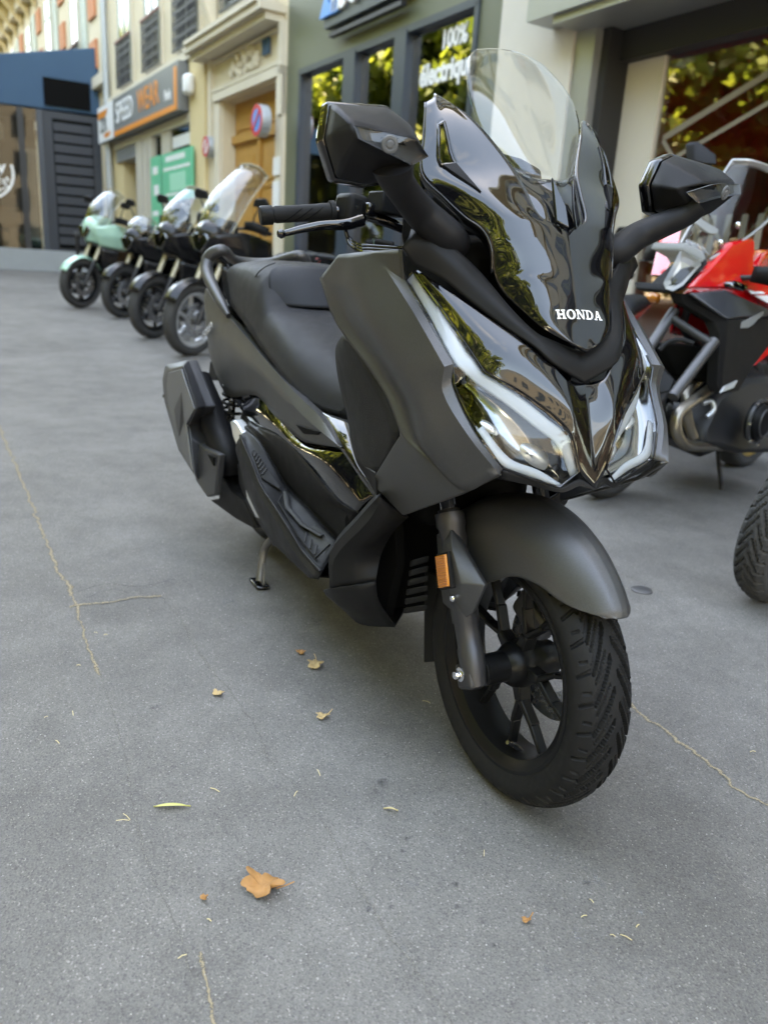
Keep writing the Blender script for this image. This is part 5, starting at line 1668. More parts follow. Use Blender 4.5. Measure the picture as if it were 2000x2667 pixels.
for sg in (-1, 1):
    a, b = Vector((-1.50, sg * .158, .62)), Vector((-1.53, sg * .158, .34))
    sh = tube('shock_absorber', [a, b], .013, 'steel', SC, 12)
    hel = []
    for i in range(150):
        t = i / 149
        th = t * 8 * 2 * math.pi
        c = a.lerp(b, .02 + t * .80)
        hel.append(c + Vector((math.cos(th) * .030, math.sin(th) * .030, 0)))
    tube('spring', hel, .0055, 'satin_black', sh, 7)
# silencer on the right
ML = .318
mo = [(-1.8311, -0.3180, 0.6205), (-1.7454, -0.3180, 0.6463), (-1.4765, -0.3180, 0.6836), (-1.3878, -0.3180, 0.6729), (-1.2229, -0.3180, 0.5748), (-1.3275, -0.3180, 0.4988), (-1.2536, -0.3180, 0.4414), (-1.0815, -0.3180, 0.4609), (-1.1235, -0.3180, 0.3244), (-1.2219, -0.3180, 0.2910), (-1.3725, -0.3180, 0.3050), (-1.6256, -0.3180, 0.3498), (-1.8553, -0.3180, 0.4835), (-1.8891, -0.3180, 0.5562)]
mb_ = [(-1.8921, -0.3060, 0.6137), (-1.5873, -0.2900, 0.6701), (-1.4412, -0.2640, 0.5351), (-1.5515, -0.2640, 0.4528), (-1.4862, -0.2640, 0.3914), (-1.4788, -0.2720, 0.2516), (-1.6540, -0.3120, 0.3431), (-1.8606, -0.3180, 0.4826), (-1.8891, -0.3180, 0.5562)]
mt_ = [(-1.6983, -0.3300, 0.6222), (-1.5035, -0.3240, 0.6621), (-1.3839, -0.3060, 0.5393), (-1.5173, -0.3060, 0.4608), (-1.4946, -0.3060, 0.4225), (-1.4319, -0.3040, 0.3076), (-1.5598, -0.3280, 0.3702), (-1.6985, -0.3340, 0.5105), (-1.7113, -0.3340, 0.5775)]
mi_ = [Vector(p) + Vector((0, .035, 0)) for p in mb_]
vs = mi_ + [Vector(p) for p in mb_] + [Vector(p) for p in mt_]
fs = [(k * 9 + i, k * 9 + (i + 1) % 9, (k + 1) * 9 + (i + 1) % 9, (k + 1) * 9 + i) for k in range(2) for i in range(9)] + [tuple(range(18, 27)), tuple(reversed(range(9)))]
MU = mk('silencer', vs, fs, 'silencer_grey', SC, bevel=.006, bseg=3)
cp = [Vector(p) for p in mt_]
cc_ = sum(cp, Vector()) / 9
prism('silencer_plate', [cc_ + (p - cc_) * .93 + Vector((0, -.001, 0)) for p in cp], (0, -.006, 0), 'plate_grey', MU, bevel=.003, bseg=2)
lo_ = [(-1.4704, -0.2800, 0.4076), (-1.4174, -0.2780, 0.4027), (-1.2713, -0.2680, 0.4142), (-1.3015, -0.2720, 0.2706), (-1.3754, -0.2800, 0.2434), (-1.4843, -0.2920, 0.2727), (-1.4991, -0.2920, 0.3093)]
prism('silencer_foot', lo_, (0, .025, 0), 'silencer_grey', MU, bevel=.006, bseg=3)
lathe('screw', [(0, .004), (.006, .003), (.007, 0), (.007, -.004)], 'steel', MU, 12, 'x', Vector((-1.8378, -0.3220, 0.5073)), rot=Matrix.Scale(-1, 3, Vector((1, 0, 0))))
q = [(-1.3454, -0.2840, 0.3963), (-1.2795, -0.2810, 0.4012), (-1.2797, -0.2810, 0.3739)]
prism('silencer_vent', q, (0, .006, 0), 'deep_black', MU)
tube('silencer_can', [(-1.6413, -0.2350, 0.6021), (-1.5558, -0.2250, 0.5189), (-1.4652, -0.2150, 0.4351), (-1.3792, -0.2050, 0.3776), (-1.3805, -0.1950, 0.3290)], [.036, .046, .050, .050, .040], 'satin_black', MU, 24, 4)
tube('exhaust_pipe', [(-1.4243, -0.1900, 0.3371), (-1.4512, -0.1700, 0.2600), (-1.4002, -0.1500, 0.2130), (-1.3063, -0.1200, 0.1991), (-.80, -.08, .24)], [.036, .030, .024, .022, .022], 'deep_black', MU, 16, 4)
xg = [(-1.4435, -0.2150, 0.2872), (-1.4025, -0.2150, 0.3013), (-1.3439, -0.2050, 0.2721), (-1.2333, -0.1950, 0.2696), (-1.1682, -0.1750, 0.1947), (-1.1973, -0.1750, 0.1815), (-1.3446, -0.1900, 0.1685), (-1.5573, -0.2250, 0.1769), (-1.4276, -0.2250, 0.2215)]
prism('exhaust_guard', xg, (0, .07, 0), 'satin_black', SC, bevel=.006, bseg=2)
gr = [(-1.0911, -0.2360, 0.3824), (-1.0723, -0.2360, 0.3753), (-1.0453, -0.2300, 0.3266), (-0.9558, -0.2260, 0.2979), (-0.9620, -0.2260, 0.2917), (-1.0083, -0.2260, 0.2836), (-1.0846, -0.2300, 0.3174)]
prism('belly_trim', gr, (0, .01, 0), 'alloy_silver', SC, bevel=.002)
bc = [(-1.2632, -0.2100, 0.3825), (-1.1279, -0.2250, 0.3751), (-0.9550, -0.2220, 0.2936), (-0.8169, -0.2200, 0.2564), (-0.9224, -0.2000, 0.2217), (-1.1733, -0.1900, 0.2454), (-1.3066, -0.1900, 0.3004)]
prism('belly_cover', bc, (0, .03, 0), 'satin_black', SC, bevel=.004)
# centre stand
for sg in (-1, 1):
    foot = Vector((-1.1466, -0.1651, 0.0060)); foot = foot if sg < 0 else Vector(mir(foot))
    knee = Vector((-1.1632, -0.1550, 0.0679)); knee = knee if sg < 0 else Vector(mir(knee))
    top = Vector((-1.02, sg * .10, .27))
    mid_ = Vector((-1.1659, -0.1400, 0.1281)); mid_ = mid_ if sg < 0 else Vector(mir(mid_))
    leg = tube('centre_stand_leg', [top, mid_, knee, foot + Vector((0, 0, .012))], [.013, .013, .013, .015], 'cast_metal', SC, 12, 4)
    prism('stand_gusset', [knee + Vector((.02, 0, .01)), knee + Vector((-.01, 0, .01)), foot + Vector((-.035, 0, .008)), foot + Vector((.03, 0, .008))], (0, .006, 0), 'cast_metal', leg, bevel=.002)
    prism('stand_foot', [foot + Vector((-.05, -.022, -.004)), foot + Vector((.035, -.022, -.004)), foot + Vector((.045, .022, -.004)), foot + Vector((-.04, .022, -.004))], (0, 0, .012), 'gloss_black', leg, bevel=.004)
tube('stand_cross_bar', [(-1.06, -.12, .22), (-1.06, .12, .22)], .012, 'cast_metal', SC, 10)

# ---- mirrors
rear = [(-0.1058, -0.4020, 1.2343), (-0.1164, -0.3000, 1.2458), (-0.1151, -0.2680, 1.2353), (-0.1020, -0.2460, 1.2039), (-0.0899, -0.2680, 1.1568), (-0.0925, -0.3450, 1.1548), (-0.0994, -0.3920, 1.1588), (-0.1055, -0.4080, 1.2066)]
rear = [(-.112, p[1], p[2]) for p in [(-.1, -.402, 1.238), (-.1, -.305, 1.246), (-.1, -.276, 1.232), (-.1, -.258, 1.188), (-.1, -.276, 1.142), (-.1, -.335, 1.128), (-.1, -.388, 1.132), (-.1, -.410, 1.185)]]
front = [(-0.0395, -0.3980, 1.2055), (-0.0383, -0.3550, 1.2016), (-0.0163, -0.3030, 1.1904), (-0.0469, -0.2620, 1.1764), (-0.0409, -0.2940, 1.1549), (-0.0411, -0.3450, 1.1641), (-0.0243, -0.3930, 1.1781), (-0.0300, -0.3990, 1.1951)]
NMIR = []
for sg in (-1, 1):
    def S(p): return Vector(p) if sg < 0 else Vector(mir(p))
    rr_ = [S(p) for p in rear]
    ff = [S(p) for p in front]
    midr = [a.lerp(b, .45) + (a - sum(rr_, Vector()) / 8).normalized() * .006 for a, b in zip(rr_, ff)]
    n = 8
    cfr = sum(ff, Vector()) / 8 + Vector((.003, 0, 0))
    vs = rr_ + midr + ff + [cfr]
    fs = []
    for L0 in (0, 8):
        for i in range(n):
            fs.append((L0 + i, L0 + (i + 1) % n, L0 + 8 + (i + 1) % n, L0 + 8 + i))
    for i in range(n):
        fs.append((16 + i, 16 + (i + 1) % n, 24))
    fs.append(tuple(range(n)))
    hs = mk('mirror', vs, fs, 'mirror_shell', SC, bevel=.006, bseg=3)
    # rim and glass at the back
    cr_ = sum(rr_, Vector()) / 8
    rim_ = [cr_ + (p - cr_) * 1.05 + Vector((-.004, 0, 0)) for p in rr_]
    prism('mirror_rim', rim_, (-.026, 0, 0), 'gloss_black', hs, bevel=.005)
    gl = [cr_ + (p - cr_) * .95 + Vector((-.031, 0, 0)) for p in rr_]
    prism('mirror_glass', gl, (-.002, 0, 0), 'mirror_face', hs)
    # indicator: dark tray, bulb and smoked lens
    lp = [S(p) for p in ((-0.0372, -0.3935, 1.1988), (-0.0376, -0.3520, 1.1967), (-0.0159, -0.3030, 1.1881), (-0.0405, -0.2690, 1.1727), (-0.0367, -0.2980, 1.1571), (-0.0357, -0.3450, 1.1706), (-0.0273, -0.3900, 1.1810))]
    c = sum(lp, Vector()) / 7
    nf = Vector((.93, sg * .28, -.18)).normalized()
    tray = [c + (p - c) * 1.03 + nf * .0015 for p in lp]
    vs = [p for p in tray] + [c + (p - c) * .9 - nf * .006 for p in lp]
    fs = [(i, (i + 1) % 7, 7 + (i + 1) % 7, 7 + i) for i in range(7)] + [tuple(range(7, 14))]
    ind = mk('indicator', [p + nf * .0105 for p in vs], fs, 'indicator_grey', hs, sharp=20)
    cb_ = S((-0.0166, -0.3450, 1.1775)) + nf * .0075
    rotm = Vector((0, 1, 0)).rotation_difference(nf).to_matrix()
    lathe('bulb', [(0, .003), (.004, .0028), (.0065, .001), (.008, .002), (.0115, .0015), (.013, -.001)], 'indicator_grey', ind, 20, 'y', cb_, rot=rotm)
    vs = [c + (p - c) * 1.01 + nf * .0125 for p in lp] + [c + nf * .0155]
    mk('indicator_lens', vs, [(i, (i + 1) % 7, 7) for i in range(7)], 'smoke_lens', ind, sharp=50)
    # arm
    path = [S(p) for p in ((-0.0511, -0.3220, 1.1520), (-0.0606, -0.3080, 1.1358), (-0.0815, -0.2750, 1.1158), (-0.1008, -0.2380, 1.0946), (-0.1010, -0.2060, 1.0741), (-0.1022, -0.1860, 1.0609), (-0.1258, -0.1600, 1.0523))]
    tube('mirror_arm', path, [(.036, .022), (.030, .022), (.027, .024), (.029, .026), (.032, .028), (.034, .030), (.034, .030)], 'mirror_shell', hs, 20, 5, up=(.5, sg * .86, -.3))

# ---- handlebar
for sg in (-1, 1):
    def S(p): return Vector(p) if sg < 0 else Vector(mir(p))
    g_in, g_out = S((-.505, -.222, 1.1125)), S((-.522, -.352, 1.095))
    d = (g_out - g_in).normalized()
    bar_ = tube('handlebar', [S((-.44, -.05, 1.075)), S((-.46, -.12, 1.098)), S((-.49, -.18, 1.112)), g_in, g_out], .011, 'gloss_black', SC, 12, 3)
    tube('grip', [g_in + d * .002, g_in + d * .006, g_in + d * .012, g_in + d * .013, g_in + d * .035, g_in + d * .036, g_out - d * .006, g_out], [.0215, .0215, .0215, .0172, .0172, .0165, .0168, .0150], 'rubber', bar_, 24)
    for i in range(9):
        a = 2 * math.pi * i / 9
    for i in range(3):
        t = .38 + .17 * i
        c = g_in.lerp(g_out, t)
        pth = []
        for j in range(7):
            u = j / 6 - .5
            ang = u * 1.5 + .2
            pth.append(c + d * (u * .036) + Vector((math.cos(ang), 0, math.sin(-ang))) * .0168)
        tube('grip_groove', pth, .0011, 'deep_black', bar_, 6)
    tube('bar_end', [g_out + d * .001, g_out + d * .002, g_out + d * .024, g_out + d * .027], [.0165, .0190, .0190, .0170], 'satin_black', bar_, 24)
    hc = S((-.492, -.192, 1.118))
    M_ = Matrix.Rotation(R(6 * sg), 3, 'X') @ Matrix.Rotation(R(-10 * sg), 3, 'Z')
    sw_ = box('switch_housing', hc, (.062, .052, .060), 'satin_black', bar_, M_, bevel=.012, bseg=3)
    lathe('screw', [(0, .003), (.004, .003), (.005, 0), (.005, -.003), (0, -.003)], 'chrome', sw_, 10, 'x', hc + Vector((.0315, sg * .002, .004)))
    box('brake_reservoir', S((-.455, -.128, 1.132)), (.055, .064, .042), 'satin_black', bar_, M_, bevel=.004)
    box('lever_clamp', S((-.462, -.165, 1.118)), (.035, .03, .028), 'gloss_black', bar_, M_, bevel=.006)
    lev = [S(p) for p in ((-0.4620, -0.3541, 1.0573), (-0.4600, -0.3416, 1.0606), (-0.4550, -0.3141, 1.0693), (-0.4480, -0.2735, 1.0791), (-0.4420, -0.2261, 1.0844), (-0.4460, -0.1851, 1.0959))]
    lv = tube('brake_lever', lev, [(.0035, .0055), (.0045, .0065), (.0048, .0075), (.005, .009), (.006, .011), (.008, .013)], 'gloss_black', bar_, 14, 5)
    vs, fs = lathe_data([(0, -.0095), (.006, -.0075), (.0095, 0), (.006, .0075), (0, .0095)], 14, 'y')
    mk('lever_ball', [Vector(v) + lev[0] for v in vs], fs, 'gloss_black', lv)
    for k in range(3):
        o_ = Vector((.004 * k, 0, -.006 * k))
        tube('cable', [S((-0.4600, -0.2180, 1.0793)) + o_, S((-0.4550, -0.2121, 1.0611)) + o_, S((-0.4400, -0.1966, 1.0485)) + o_, S((-0.4200, -0.1711, 1.0465)) + o_, S((-0.3600, -0.1344, 1.0455)) + o_], .0042, 'gloss_black', bar_, 8, 4)
    tube('cable_ferrule', [S((-0.4250, -0.1636, 1.0567)), S((-0.4000, -0.1347, 1.0515))], .0065, 'rubber', bar_, 10)

# ---- lettering on the cowl: slab capitals laid onto the surface
def rect(x0, y0, x1, y1):
    return [(x0, y0), (x1, y0), (x1, y1), (x0, y1)]
GL = {
 'H': [rect(.12, 0, .36, 1), rect(.74, 0, .98, 1), rect(.3, .42, .8, .58), rect(0, 0, .48, .14), rect(0, .86, .48, 1), rect(.62, 0, 1.1, .14), rect(.62, .86, 1.1, 1)],
 'N': [rect(.12, 0, .28, 1), rect(.86, 0, 1.02, 1), [(.1, 1), (.38, 1), (1.02, 0), (.80, 0)], rect(0, 0, .42, .13), rect(0, .87, .32, 1), rect(.72, .87, 1.16, 1)],
 'A': [[(.12, 0), (.30, 0), (.62, 1), (.46, 1)], [(.78, 0), (1.06, 0), (.74, 1), (.46, 1)], rect(.3, .28, .86, .40), rect(0, 0, .42, .13), rect(.66, 0, 1.18, .13)],
}
def ring(x0, x1, y0, y1, w, n=20, half=False):
    out = []
    cx, cy = (x0 + x1) / 2, (y0 + y1) / 2
    for i in range(n):
        a, b = 2 * math.pi * i / n, 2 * math.pi * (i + 1) / n
        rx, ry = (x1 - x0) / 2, (y1 - y0) / 2
        out.append([(cx + rx * math.cos(a), cy + ry * math.sin(a)), (cx + rx * math.cos(b), cy + ry * math.sin(b)),
                    (cx + (rx - w) * math.cos(b), cy + (ry - .12) * math.sin(b)), (cx + (rx - w) * math.cos(a), cy + (ry - .12) * math.sin(a))])
    return out
GL['O'] = ring(0, 1.12, -.02, 1.02, .27)
dh = []
for i in range(10):
    a, b = -math.pi / 2 + math.pi * i / 10, -math.pi / 2 + math.pi * (i + 1) / 10
    dh.append([(.48 + .58 * math.cos(a), .5 + .5 * math.sin(a)), (.48 + .58 * math.cos(b), .5 + .5 * math.sin(b)), (.48 + .32 * math.cos(b), .5 + .37 * math.sin(b)), (.48 + .32 * math.cos(a), .5 + .37 * math.sin(a))])
GL['D'] = [rect(.12, 0, .36, 1), rect(0, 0, .50, .13), rect(0, .87, .50, 1)] + dh
bvh = bvh_of(BL)
tc_ = Vector((0.0452, 0.0000, 0.9500))
upv = (Vector((0.0320, 0.0000, 0.9793)) - Vector((0.0542, 0.0000, 0.9296))).normalized()
nrm = Vector((0, 1, 0)).cross(upv).normalized()
if nrm.x < 0: nrm = -nrm
HH = .0165
word = 'HONDA'
adv = {'H': 1.2, 'O': 1.2, 'N': 1.24, 'D': 1.16, 'A': 1.18}
tot = sum(adv[c] for c in word)
x0 = -tot / 2
vs, fs = [], []
for ch in word:
    for poly in GL[ch]:
        # subdivide the long way so that it can follow the surface
        base = len(vs)
        idx = []
        for (px_, py_) in poly:
            p = tc_ + Vector((0, 1, 0)) * ((x0 + px_) * HH * .98) + upv * ((py_ - .5) * HH)
            hit = bvh.ray_cast(p + nrm * .05, -nrm, .12)
            q = (hit[0] if hit[0] else p) + nrm * .0012
            idx.append(len(vs))
            vs.append(q)
        fs.append(tuple(idx))
    x0 += adv[ch]
mk('brand_lettering', vs, fs, 'white_print', BL, smooth=False, fix=False)

# small metal model lettering on the tail
tm = Matrix.Translation(Vector((-1.6836, -0.1930, 0.7618)) + Vector((0, -.004, 0))) @ Matrix.Rotation(R(-22), 4, 'Y') @ Matrix.Rotation(R(90), 4, 'X')
text_mesh('tail_lettering', 'FORZA', .034, 'alloy_silver', SC, tm, .002, xs=1.3)

# ================================================================== parked motorcycles
principled('paint_mint', (.36, .62, .50), .15, coat=.9, spec=.5)
principled('paint_red', (.62, .006, .012), .12, coat=1.0, spec=.5)
principled('paint_darkred', (.28, .006, .010), .18, coat=.8)
principled('paint_black', (.008, .008, .009), .24, coat=.15, spec=.3)
principled('paint_blue', (.02, .30, .48), .15, coat=.9)
principled('paint_silver', (.36, .42, .50), .22, metal=.5, coat=.7)
principled('gold_rim', (.55, .38, .12), .35, metal=.8)
principled('fork_cream', (.42, .38, .28), .35, metal=.35)
principled('stanchion', (.075, .075, .078), .36, metal=.6)
principled('header_pipe', (.30, .27, .23), .34, metal=.9, rvar=.08, vscale=12)

clear_sheet('bike_screen', (.80, .83, .84), 1.5, .01)
def mtyre(name, mat, parent, c, RR, half, bead, nseg=56, groove=0.0):
    k = half
    pr = [(-k * .80, bead), (-k * .96, bead + .03), (-k, RR - .045), (-k * .86, RR - .020), (-k * .5, RR - .006), (0, RR), (k * .5, RR - .006), (k * .86, RR - .020), (k, RR - .045), (k * .96, bead + .03), (k * .80, bead)]
    cur = crom([(y, r, 0) for y, r in pr], 3)
    vs, fs = lathe_data([(p.y, p.x) for p in cur], nseg, 'y')
    return mk(name, [Vector(v) + Vector(c) for v in vs], fs, mat, parent, sharp=40)

def wheel(parent, name, c, RR, half, rim_mat, spokes=5, detail=False):
    c = Vector(c)
    if detail:
        w = tyre_mesh(name, 'tyre_dusty', parent, c, RR, half, RR - .085, 420, 48, True, 40)
    else:
        w = mtyre(name, 'tyre_dusty', parent, c, RR, half, RR - .085)
    b = RR - .085
    h = half * .85
    lathe('rim', [(b + .004, -h), (b - .012, -h * .9), (b - .022, -h * .2), (b - .022, h * .2), (b - .012, h * .9), (b + .004, h), (b - .012, h * .98), (b - .032, h * .3), (b - .032, -h * .3), (b - .012, -h * .98)], rim_mat, w, 56, 'y', c, closed=True)
    for k in range(spokes):
        a = 360 / spokes * k + 12
        vs, fs = bar(pol(.035, a, 0, c), pol(b - .02, a + 10, 0, c), .045, .026, .03)
        mk('spoke', vs, fs, rim_mat, w, bevel=.003)
    lathe('hub', [(0, -.08), (.035, -.08), (.045, 0), (.035, .08), (0, .08)], 'cast_metal', w, 20, 'y', c)
    for sy in (-.068, .062):
        lathe('brake_disc', [(.085, sy), (.15, sy), (.15, sy + .006), (.085, sy + .006)], 'steel', w, 40, 'y', c, closed=True)
    return w

def motorcycle(label, pos, az, body, accent='paint_black', screen=0.0, fork='fork_cream', rim='rim_black', fender=None, style='naked', lean=6, group=None, shield='paint_black', tank=None, detail=False, scale=1.0, front=True, steer=0):
    B = empty('motorcycle')
    RR = .315
    fwheel = wheel(B, 'front_wheel', (0, 0, RR), RR, .056, rim, 6, detail)
    fwheel.rotation_euler = (0, 0, R(steer))
    wheel(B, 'rear_wheel', (-1.42, 0, RR), RR, .078, rim)
    ax = Vector((-math.sin(R(26)), 0, math.cos(R(26))))
    for sg in (-1, 1):
        b0 = Vector((.02, sg * .095, RR))
        tube('fork_slider', [b0 - ax * .03, b0, b0 + ax * .34], [.020, .027, .026], 'iron_black', B, 14)
        if front: tube('fork_tube', [b0 + ax * .30, b0 + ax * .80], .0245, fork, B, 14)
    for h_ in ((.56, .76) if front else ()):
        c = Vector((.02, 0, RR)) + ax * h_
        vs, fs = box_data(c, (.07, .25, .03), Matrix.Rotation(R(-26), 3, 'Y'))
        mk('fork_clamp', vs, fs, 'cast_metal', B, bevel=.008)
    # front mudguard
    rows = []
    for y_ in (0, .045, .07):
        rows.append([(math.cos(R(a)) * (RR + .035 - y_ * .35), -y_, RR + math.sin(R(a)) * (RR + .035 - y_ * .35)) for a in (28, 50, 75, 100, 125, 150)])
    if fender != 'none': sheet_sym('front_mudguard', rows, fender or accent, B, 3, 3, (), (), .004, 40, ref=(0, 0, RR))
    # headlight and nose
    hz = .93 if style != 'adv' else 1.00
    nose = [(-.10, 0, hz - .16), (-.02, 0, hz - .05), (-.05, 0, hz + .10), (-.20, 0, hz + .17)]
    side = [(-.16, -.085, hz - .17), (-.10, -.12, hz - .02), (-.13, -.12, hz + .09), (-.26, -.10, hz + .16)]
    back = [(-.30, -.12, hz - .20), (-.30, -.17, hz - .02), (-.32, -.16, hz + .08), (-.36, -.12, hz + .15)]
    if front: sheet_sym('nose_fairing', [nose, side, back], body if style != 'naked' else accent, B, 4, 4, (), (), .006, 40, ref=(-.4, 0, hz))
    vs, fs = prism_data([(-.05, -.035, hz - .12), (-.05, .035, hz - .12), (-.05, .10, hz - .01), (-.07, .06, hz + .03), (-.07, -.06, hz + .03), (-.05, -.10, hz - .01)], (.03, 0, 0))
    hlm = mk('headlight', vs, fs, 'reflector_chrome', B, bevel=.012, bseg=3) if front else B
    vs, fs = prism_data([(-.018, -.038, hz - .124), (-.018, .038, hz - .124), (-.018, .104, hz - .01), (-.038, .064, hz + .034), (-.038, -.064, hz + .034), (-.018, -.104, hz - .01)], (.006, 0, 0))
    if front: mk('headlight_lens', vs, fs, 'clear_lens', hlm)
    if screen > 0:
        q = screen
        sr = [[(-.06, 0, hz + .04), (-.06 - q * .32, 0, hz + .06 + q * .5), (-.06 - q * .92, 0, hz + .08 + q)],
              [(-.09, -.10, hz + .03), (-.09 - q * .32, -.13, hz + .06 + q * .5), (-.08 - q * .92, -.11, hz + .06 + q)],
              [(-.18, -.17, hz - .02), (-.18 - q * .32, -.21, hz + .03 + q * .5), (-.14 - q * .92, -.16, hz + q)]]
        w_ = sheet_sym('windscreen', sr, 'bike_screen', B, 4, 4, (), (), .004, 60)
        for sg in (-1, 1):
            tube('screen_edge', [(p[0], p[1] * -sg, p[2]) for p in sr[2]], .004, 'fork_cream', w_, 6, 4)
            tube('screen_edge', [(p[0], p[1] * -sg, p[2]) for p in (sr[0][2], sr[1][2], sr[2][2])], .004, 'fork_cream', w_, 6, 4)
    # side shrouds
    shr = [[(-.06, -.10, hz + .02), (-.32, -.23, hz + .08), (-.72, -.22, hz + .02)],
           [(-.10, -.12, hz - .08), (-.34, -.27, hz - .06), (-.76, -.22, hz - .10)],
           [(-.18, -.12, hz - .20), (-.38, -.25, hz - .22), (-.74, -.18, hz - .24)]]
    if front: sheet('side_shroud', shr, body, B, 4, 4, (1,), (), .006, 30, both=True, ref=(-.5, 0, .7))
    low = [[(-.18, -.12, hz - .21), (-.38, -.255, hz - .23), (-.76, -.20, hz - .24)],
           [(-.20, -.13, hz - .40), (-.34, -.25, hz - .42), (-.66, -.20, hz - .46)],
           [(-.26, -.10, hz - .60), (-.36, -.20, hz - .62), (-.56, -.16, hz - .62)]]
    if front: sheet('radiator_shroud', low, shield, B, 4, 4, (1,), (1,), .006, 30, both=True, ref=(-.5, 0, .6))
    box('radiator', (-.34, 0, .58), (.05, .30, .30), 'deep_black', B)
    # tank, seat, tail
    tk = [[(-.36, 0, 1.00), (-.50, 0, 1.07), (-.70, 0, 1.04), (-.88, 0, .90)],
          [(-.36, -.09, .99), (-.50, -.13, 1.04), (-.70, -.13, 1.00), (-.88, -.09, .88)],
          [(-.38, -.14, .90), (-.52, -.18, .90), (-.70, -.17, .86), (-.88, -.11, .82)],
          [(-.40, -.13, .78), (-.54, -.16, .76), (-.72, -.14, .76), (-.88, -.11, .76)]]
    sheet_sym('fuel_tank', tk, tank or body, B, 4, 4, (), (), .005, 50, ref=(-.6, 0, .8))
    se = [[(-.84, 0, .88), (-1.0, 0, .83), (-1.16, 0, .85), (-1.26, 0, .92), (-1.62, 0, .95)],
          [(-.84, -.09, .86), (-1.0, -.13, .82), (-1.16, -.14, .83), (-1.26, -.12, .90), (-1.62, -.09, .93)],
          [(-.86, -.11, .78), (-1.0, -.15, .76), (-1.16, -.16, .77), (-1.26, -.14, .82), (-1.62, -.10, .88)]]
    sheet_sym('seat', se, 'seat_vinyl', B, 3, 4, (), (), .006, 50, ref=(-1.2, 0, .7))
    ta = [[(-1.0, -.14, .77), (-1.3, -.15, .82), (-1.70, -.10, .92)], [(-1.0, -.15, .68), (-1.3, -.14, .74), (-1.72, -.06, .86)]]
    sheet('tail_panel', ta, accent, B, 3, 4, (), (), .006, 40, both=True, ref=(-1.3, 0, .8))
    box('tail_light', (-1.73, 0, .88), (.04, .12, .05), 'sign_red', B, bevel=.01)
    # engine, frame, exhaust
    prism('engine_block', [(-.40, -.17, .30), (-.44, -.17, .62), (-.62, -.17, .72), (-.90, -.17, .68), (-1.02, -.17, .45), (-.95, -.17, .24), (-.55, -.17, .20)], (0, .34, 0), 'iron_black', B, bevel=.03)
    for sg in (-1, 1):
        lathe('engine_cover', [(0, .215 * sg), (.075, .21 * sg), (.10, .19 * sg), (.11, .165 * sg), (0, .165 * sg)], 'satin_black', B, 32, 'y', (-.80, 0, .42))
        lathe('cover_ring', [(.078, .206 * sg), (.090, .204 * sg), (.090, .212 * sg), (.078, .214 * sg)], 'cast_metal', B, 32, 'y', (-.80, 0, .42), closed=True)
        for k in range(6):
            lathe('cover_bolt', [(0, .178 * sg), (.008, .176 * sg), (.008, .16 * sg)], 'steel', B, 8, 'y', (-.80 + .118 * math.cos(k * 1.05), 0, .42 + .118 * math.sin(k * 1.05)))
        if front: tube('header_pipe', [(-.46, .06 * sg, .56), (-.34, .07 * sg, .52), (-.30, .075 * sg, .40), (-.36, .07 * sg, .26), (-.55, .06 * sg, .19), (-.9, .04 * sg, .18)], .021, 'header_pipe', B, 12, 4)
        tube('frame_tube', [(-.36, .06 * sg, .95), (-.60, .16 * sg, .78), (-.95, .15 * sg, .62), (-1.0, .14 * sg, .35)], .02, 'iron_black', B, 10, 4)
    tube('silencer', [(-.9, -.06, .20), (-1.1, -.16, .30), (-1.25, -.20, .38), (-1.60, -.22, .52)], [.022, .026, .055, .06], 'satin_black', B, 16, 3)
    prism('swing_arm', [(-.98, -.12, .46), (-.98, -.12, .36), (-1.46, -.12, .28), (-1.46, -.12, .35)], (0, .24, 0), 'cast_metal', B, bevel=.01)
    # bars
    hb = [(-.46, -.38, 1.10), (-.42, -.26, 1.13), (-.38, -.10, 1.10), (-.38, .10, 1.10), (-.42, .26, 1.13), (-.46, .38, 1.10)]
    tube('handlebar', hb, .0125, 'iron_black', B, 10, 3)
    for sg in (-1, 1):
        tube('grip', [(-.43, .26 * sg, 1.13), (-.465, .40 * sg, 1.10)], .019, 'rubber', B, 12)
        tube('lever', [(-.38, .22 * sg, 1.12), (-.39, .40 * sg, 1.08)], .006, 'iron_black', B, 8)
        tube('mirror_stalk', [(-.40, .24 * sg, 1.13), (-.37, .28 * sg, 1.22), (-.36, .33 * sg, 1.30)], .007, 'iron_black', B, 8, 3)
        vs, fs = prism_data([(-.36, (.33 + dx) * sg, 1.33 + dz) for dx, dz in ((-.08, -.03), (-.06, .035), (.05, .05), (.085, .01), (.06, -.04))], (-.035, 0, 0))
        mk('mirror', vs, fs, 'satin_black', B, bevel=.012)
        if style == 'adv':
            sheet('hand_guard', [[(-.34, .20 * sg, 1.10), (-.34, .32 * sg, 1.10), (-.42, .41 * sg, 1.08)], [(-.34, .20 * sg, 1.17), (-.34, .32 * sg, 1.18), (-.42, .41 * sg, 1.15)]], 'satin_black', B, 2, 4, solid=.005)
        lathe('indicator', [(0, .05 * 0), (.022, .01), (.026, .04), (.015, .065), (0, .07)], 'amber', B, 12, 'y', (-.25, .15 * sg, hz - .06), rot=Matrix.Scale(sg, 3, Vector((0, 1, 0))))
    tube('side_stand', [(-.75, .14, .25), (-.72, .27, .02)], .012, 'iron_black', B, 8)
    B.location = pos
    B.scale = (scale,) * 3
    B.rotation_euler = (R(-lean), 0, R(az))
    tag(B, label, 'motorcycle', group)
    return B

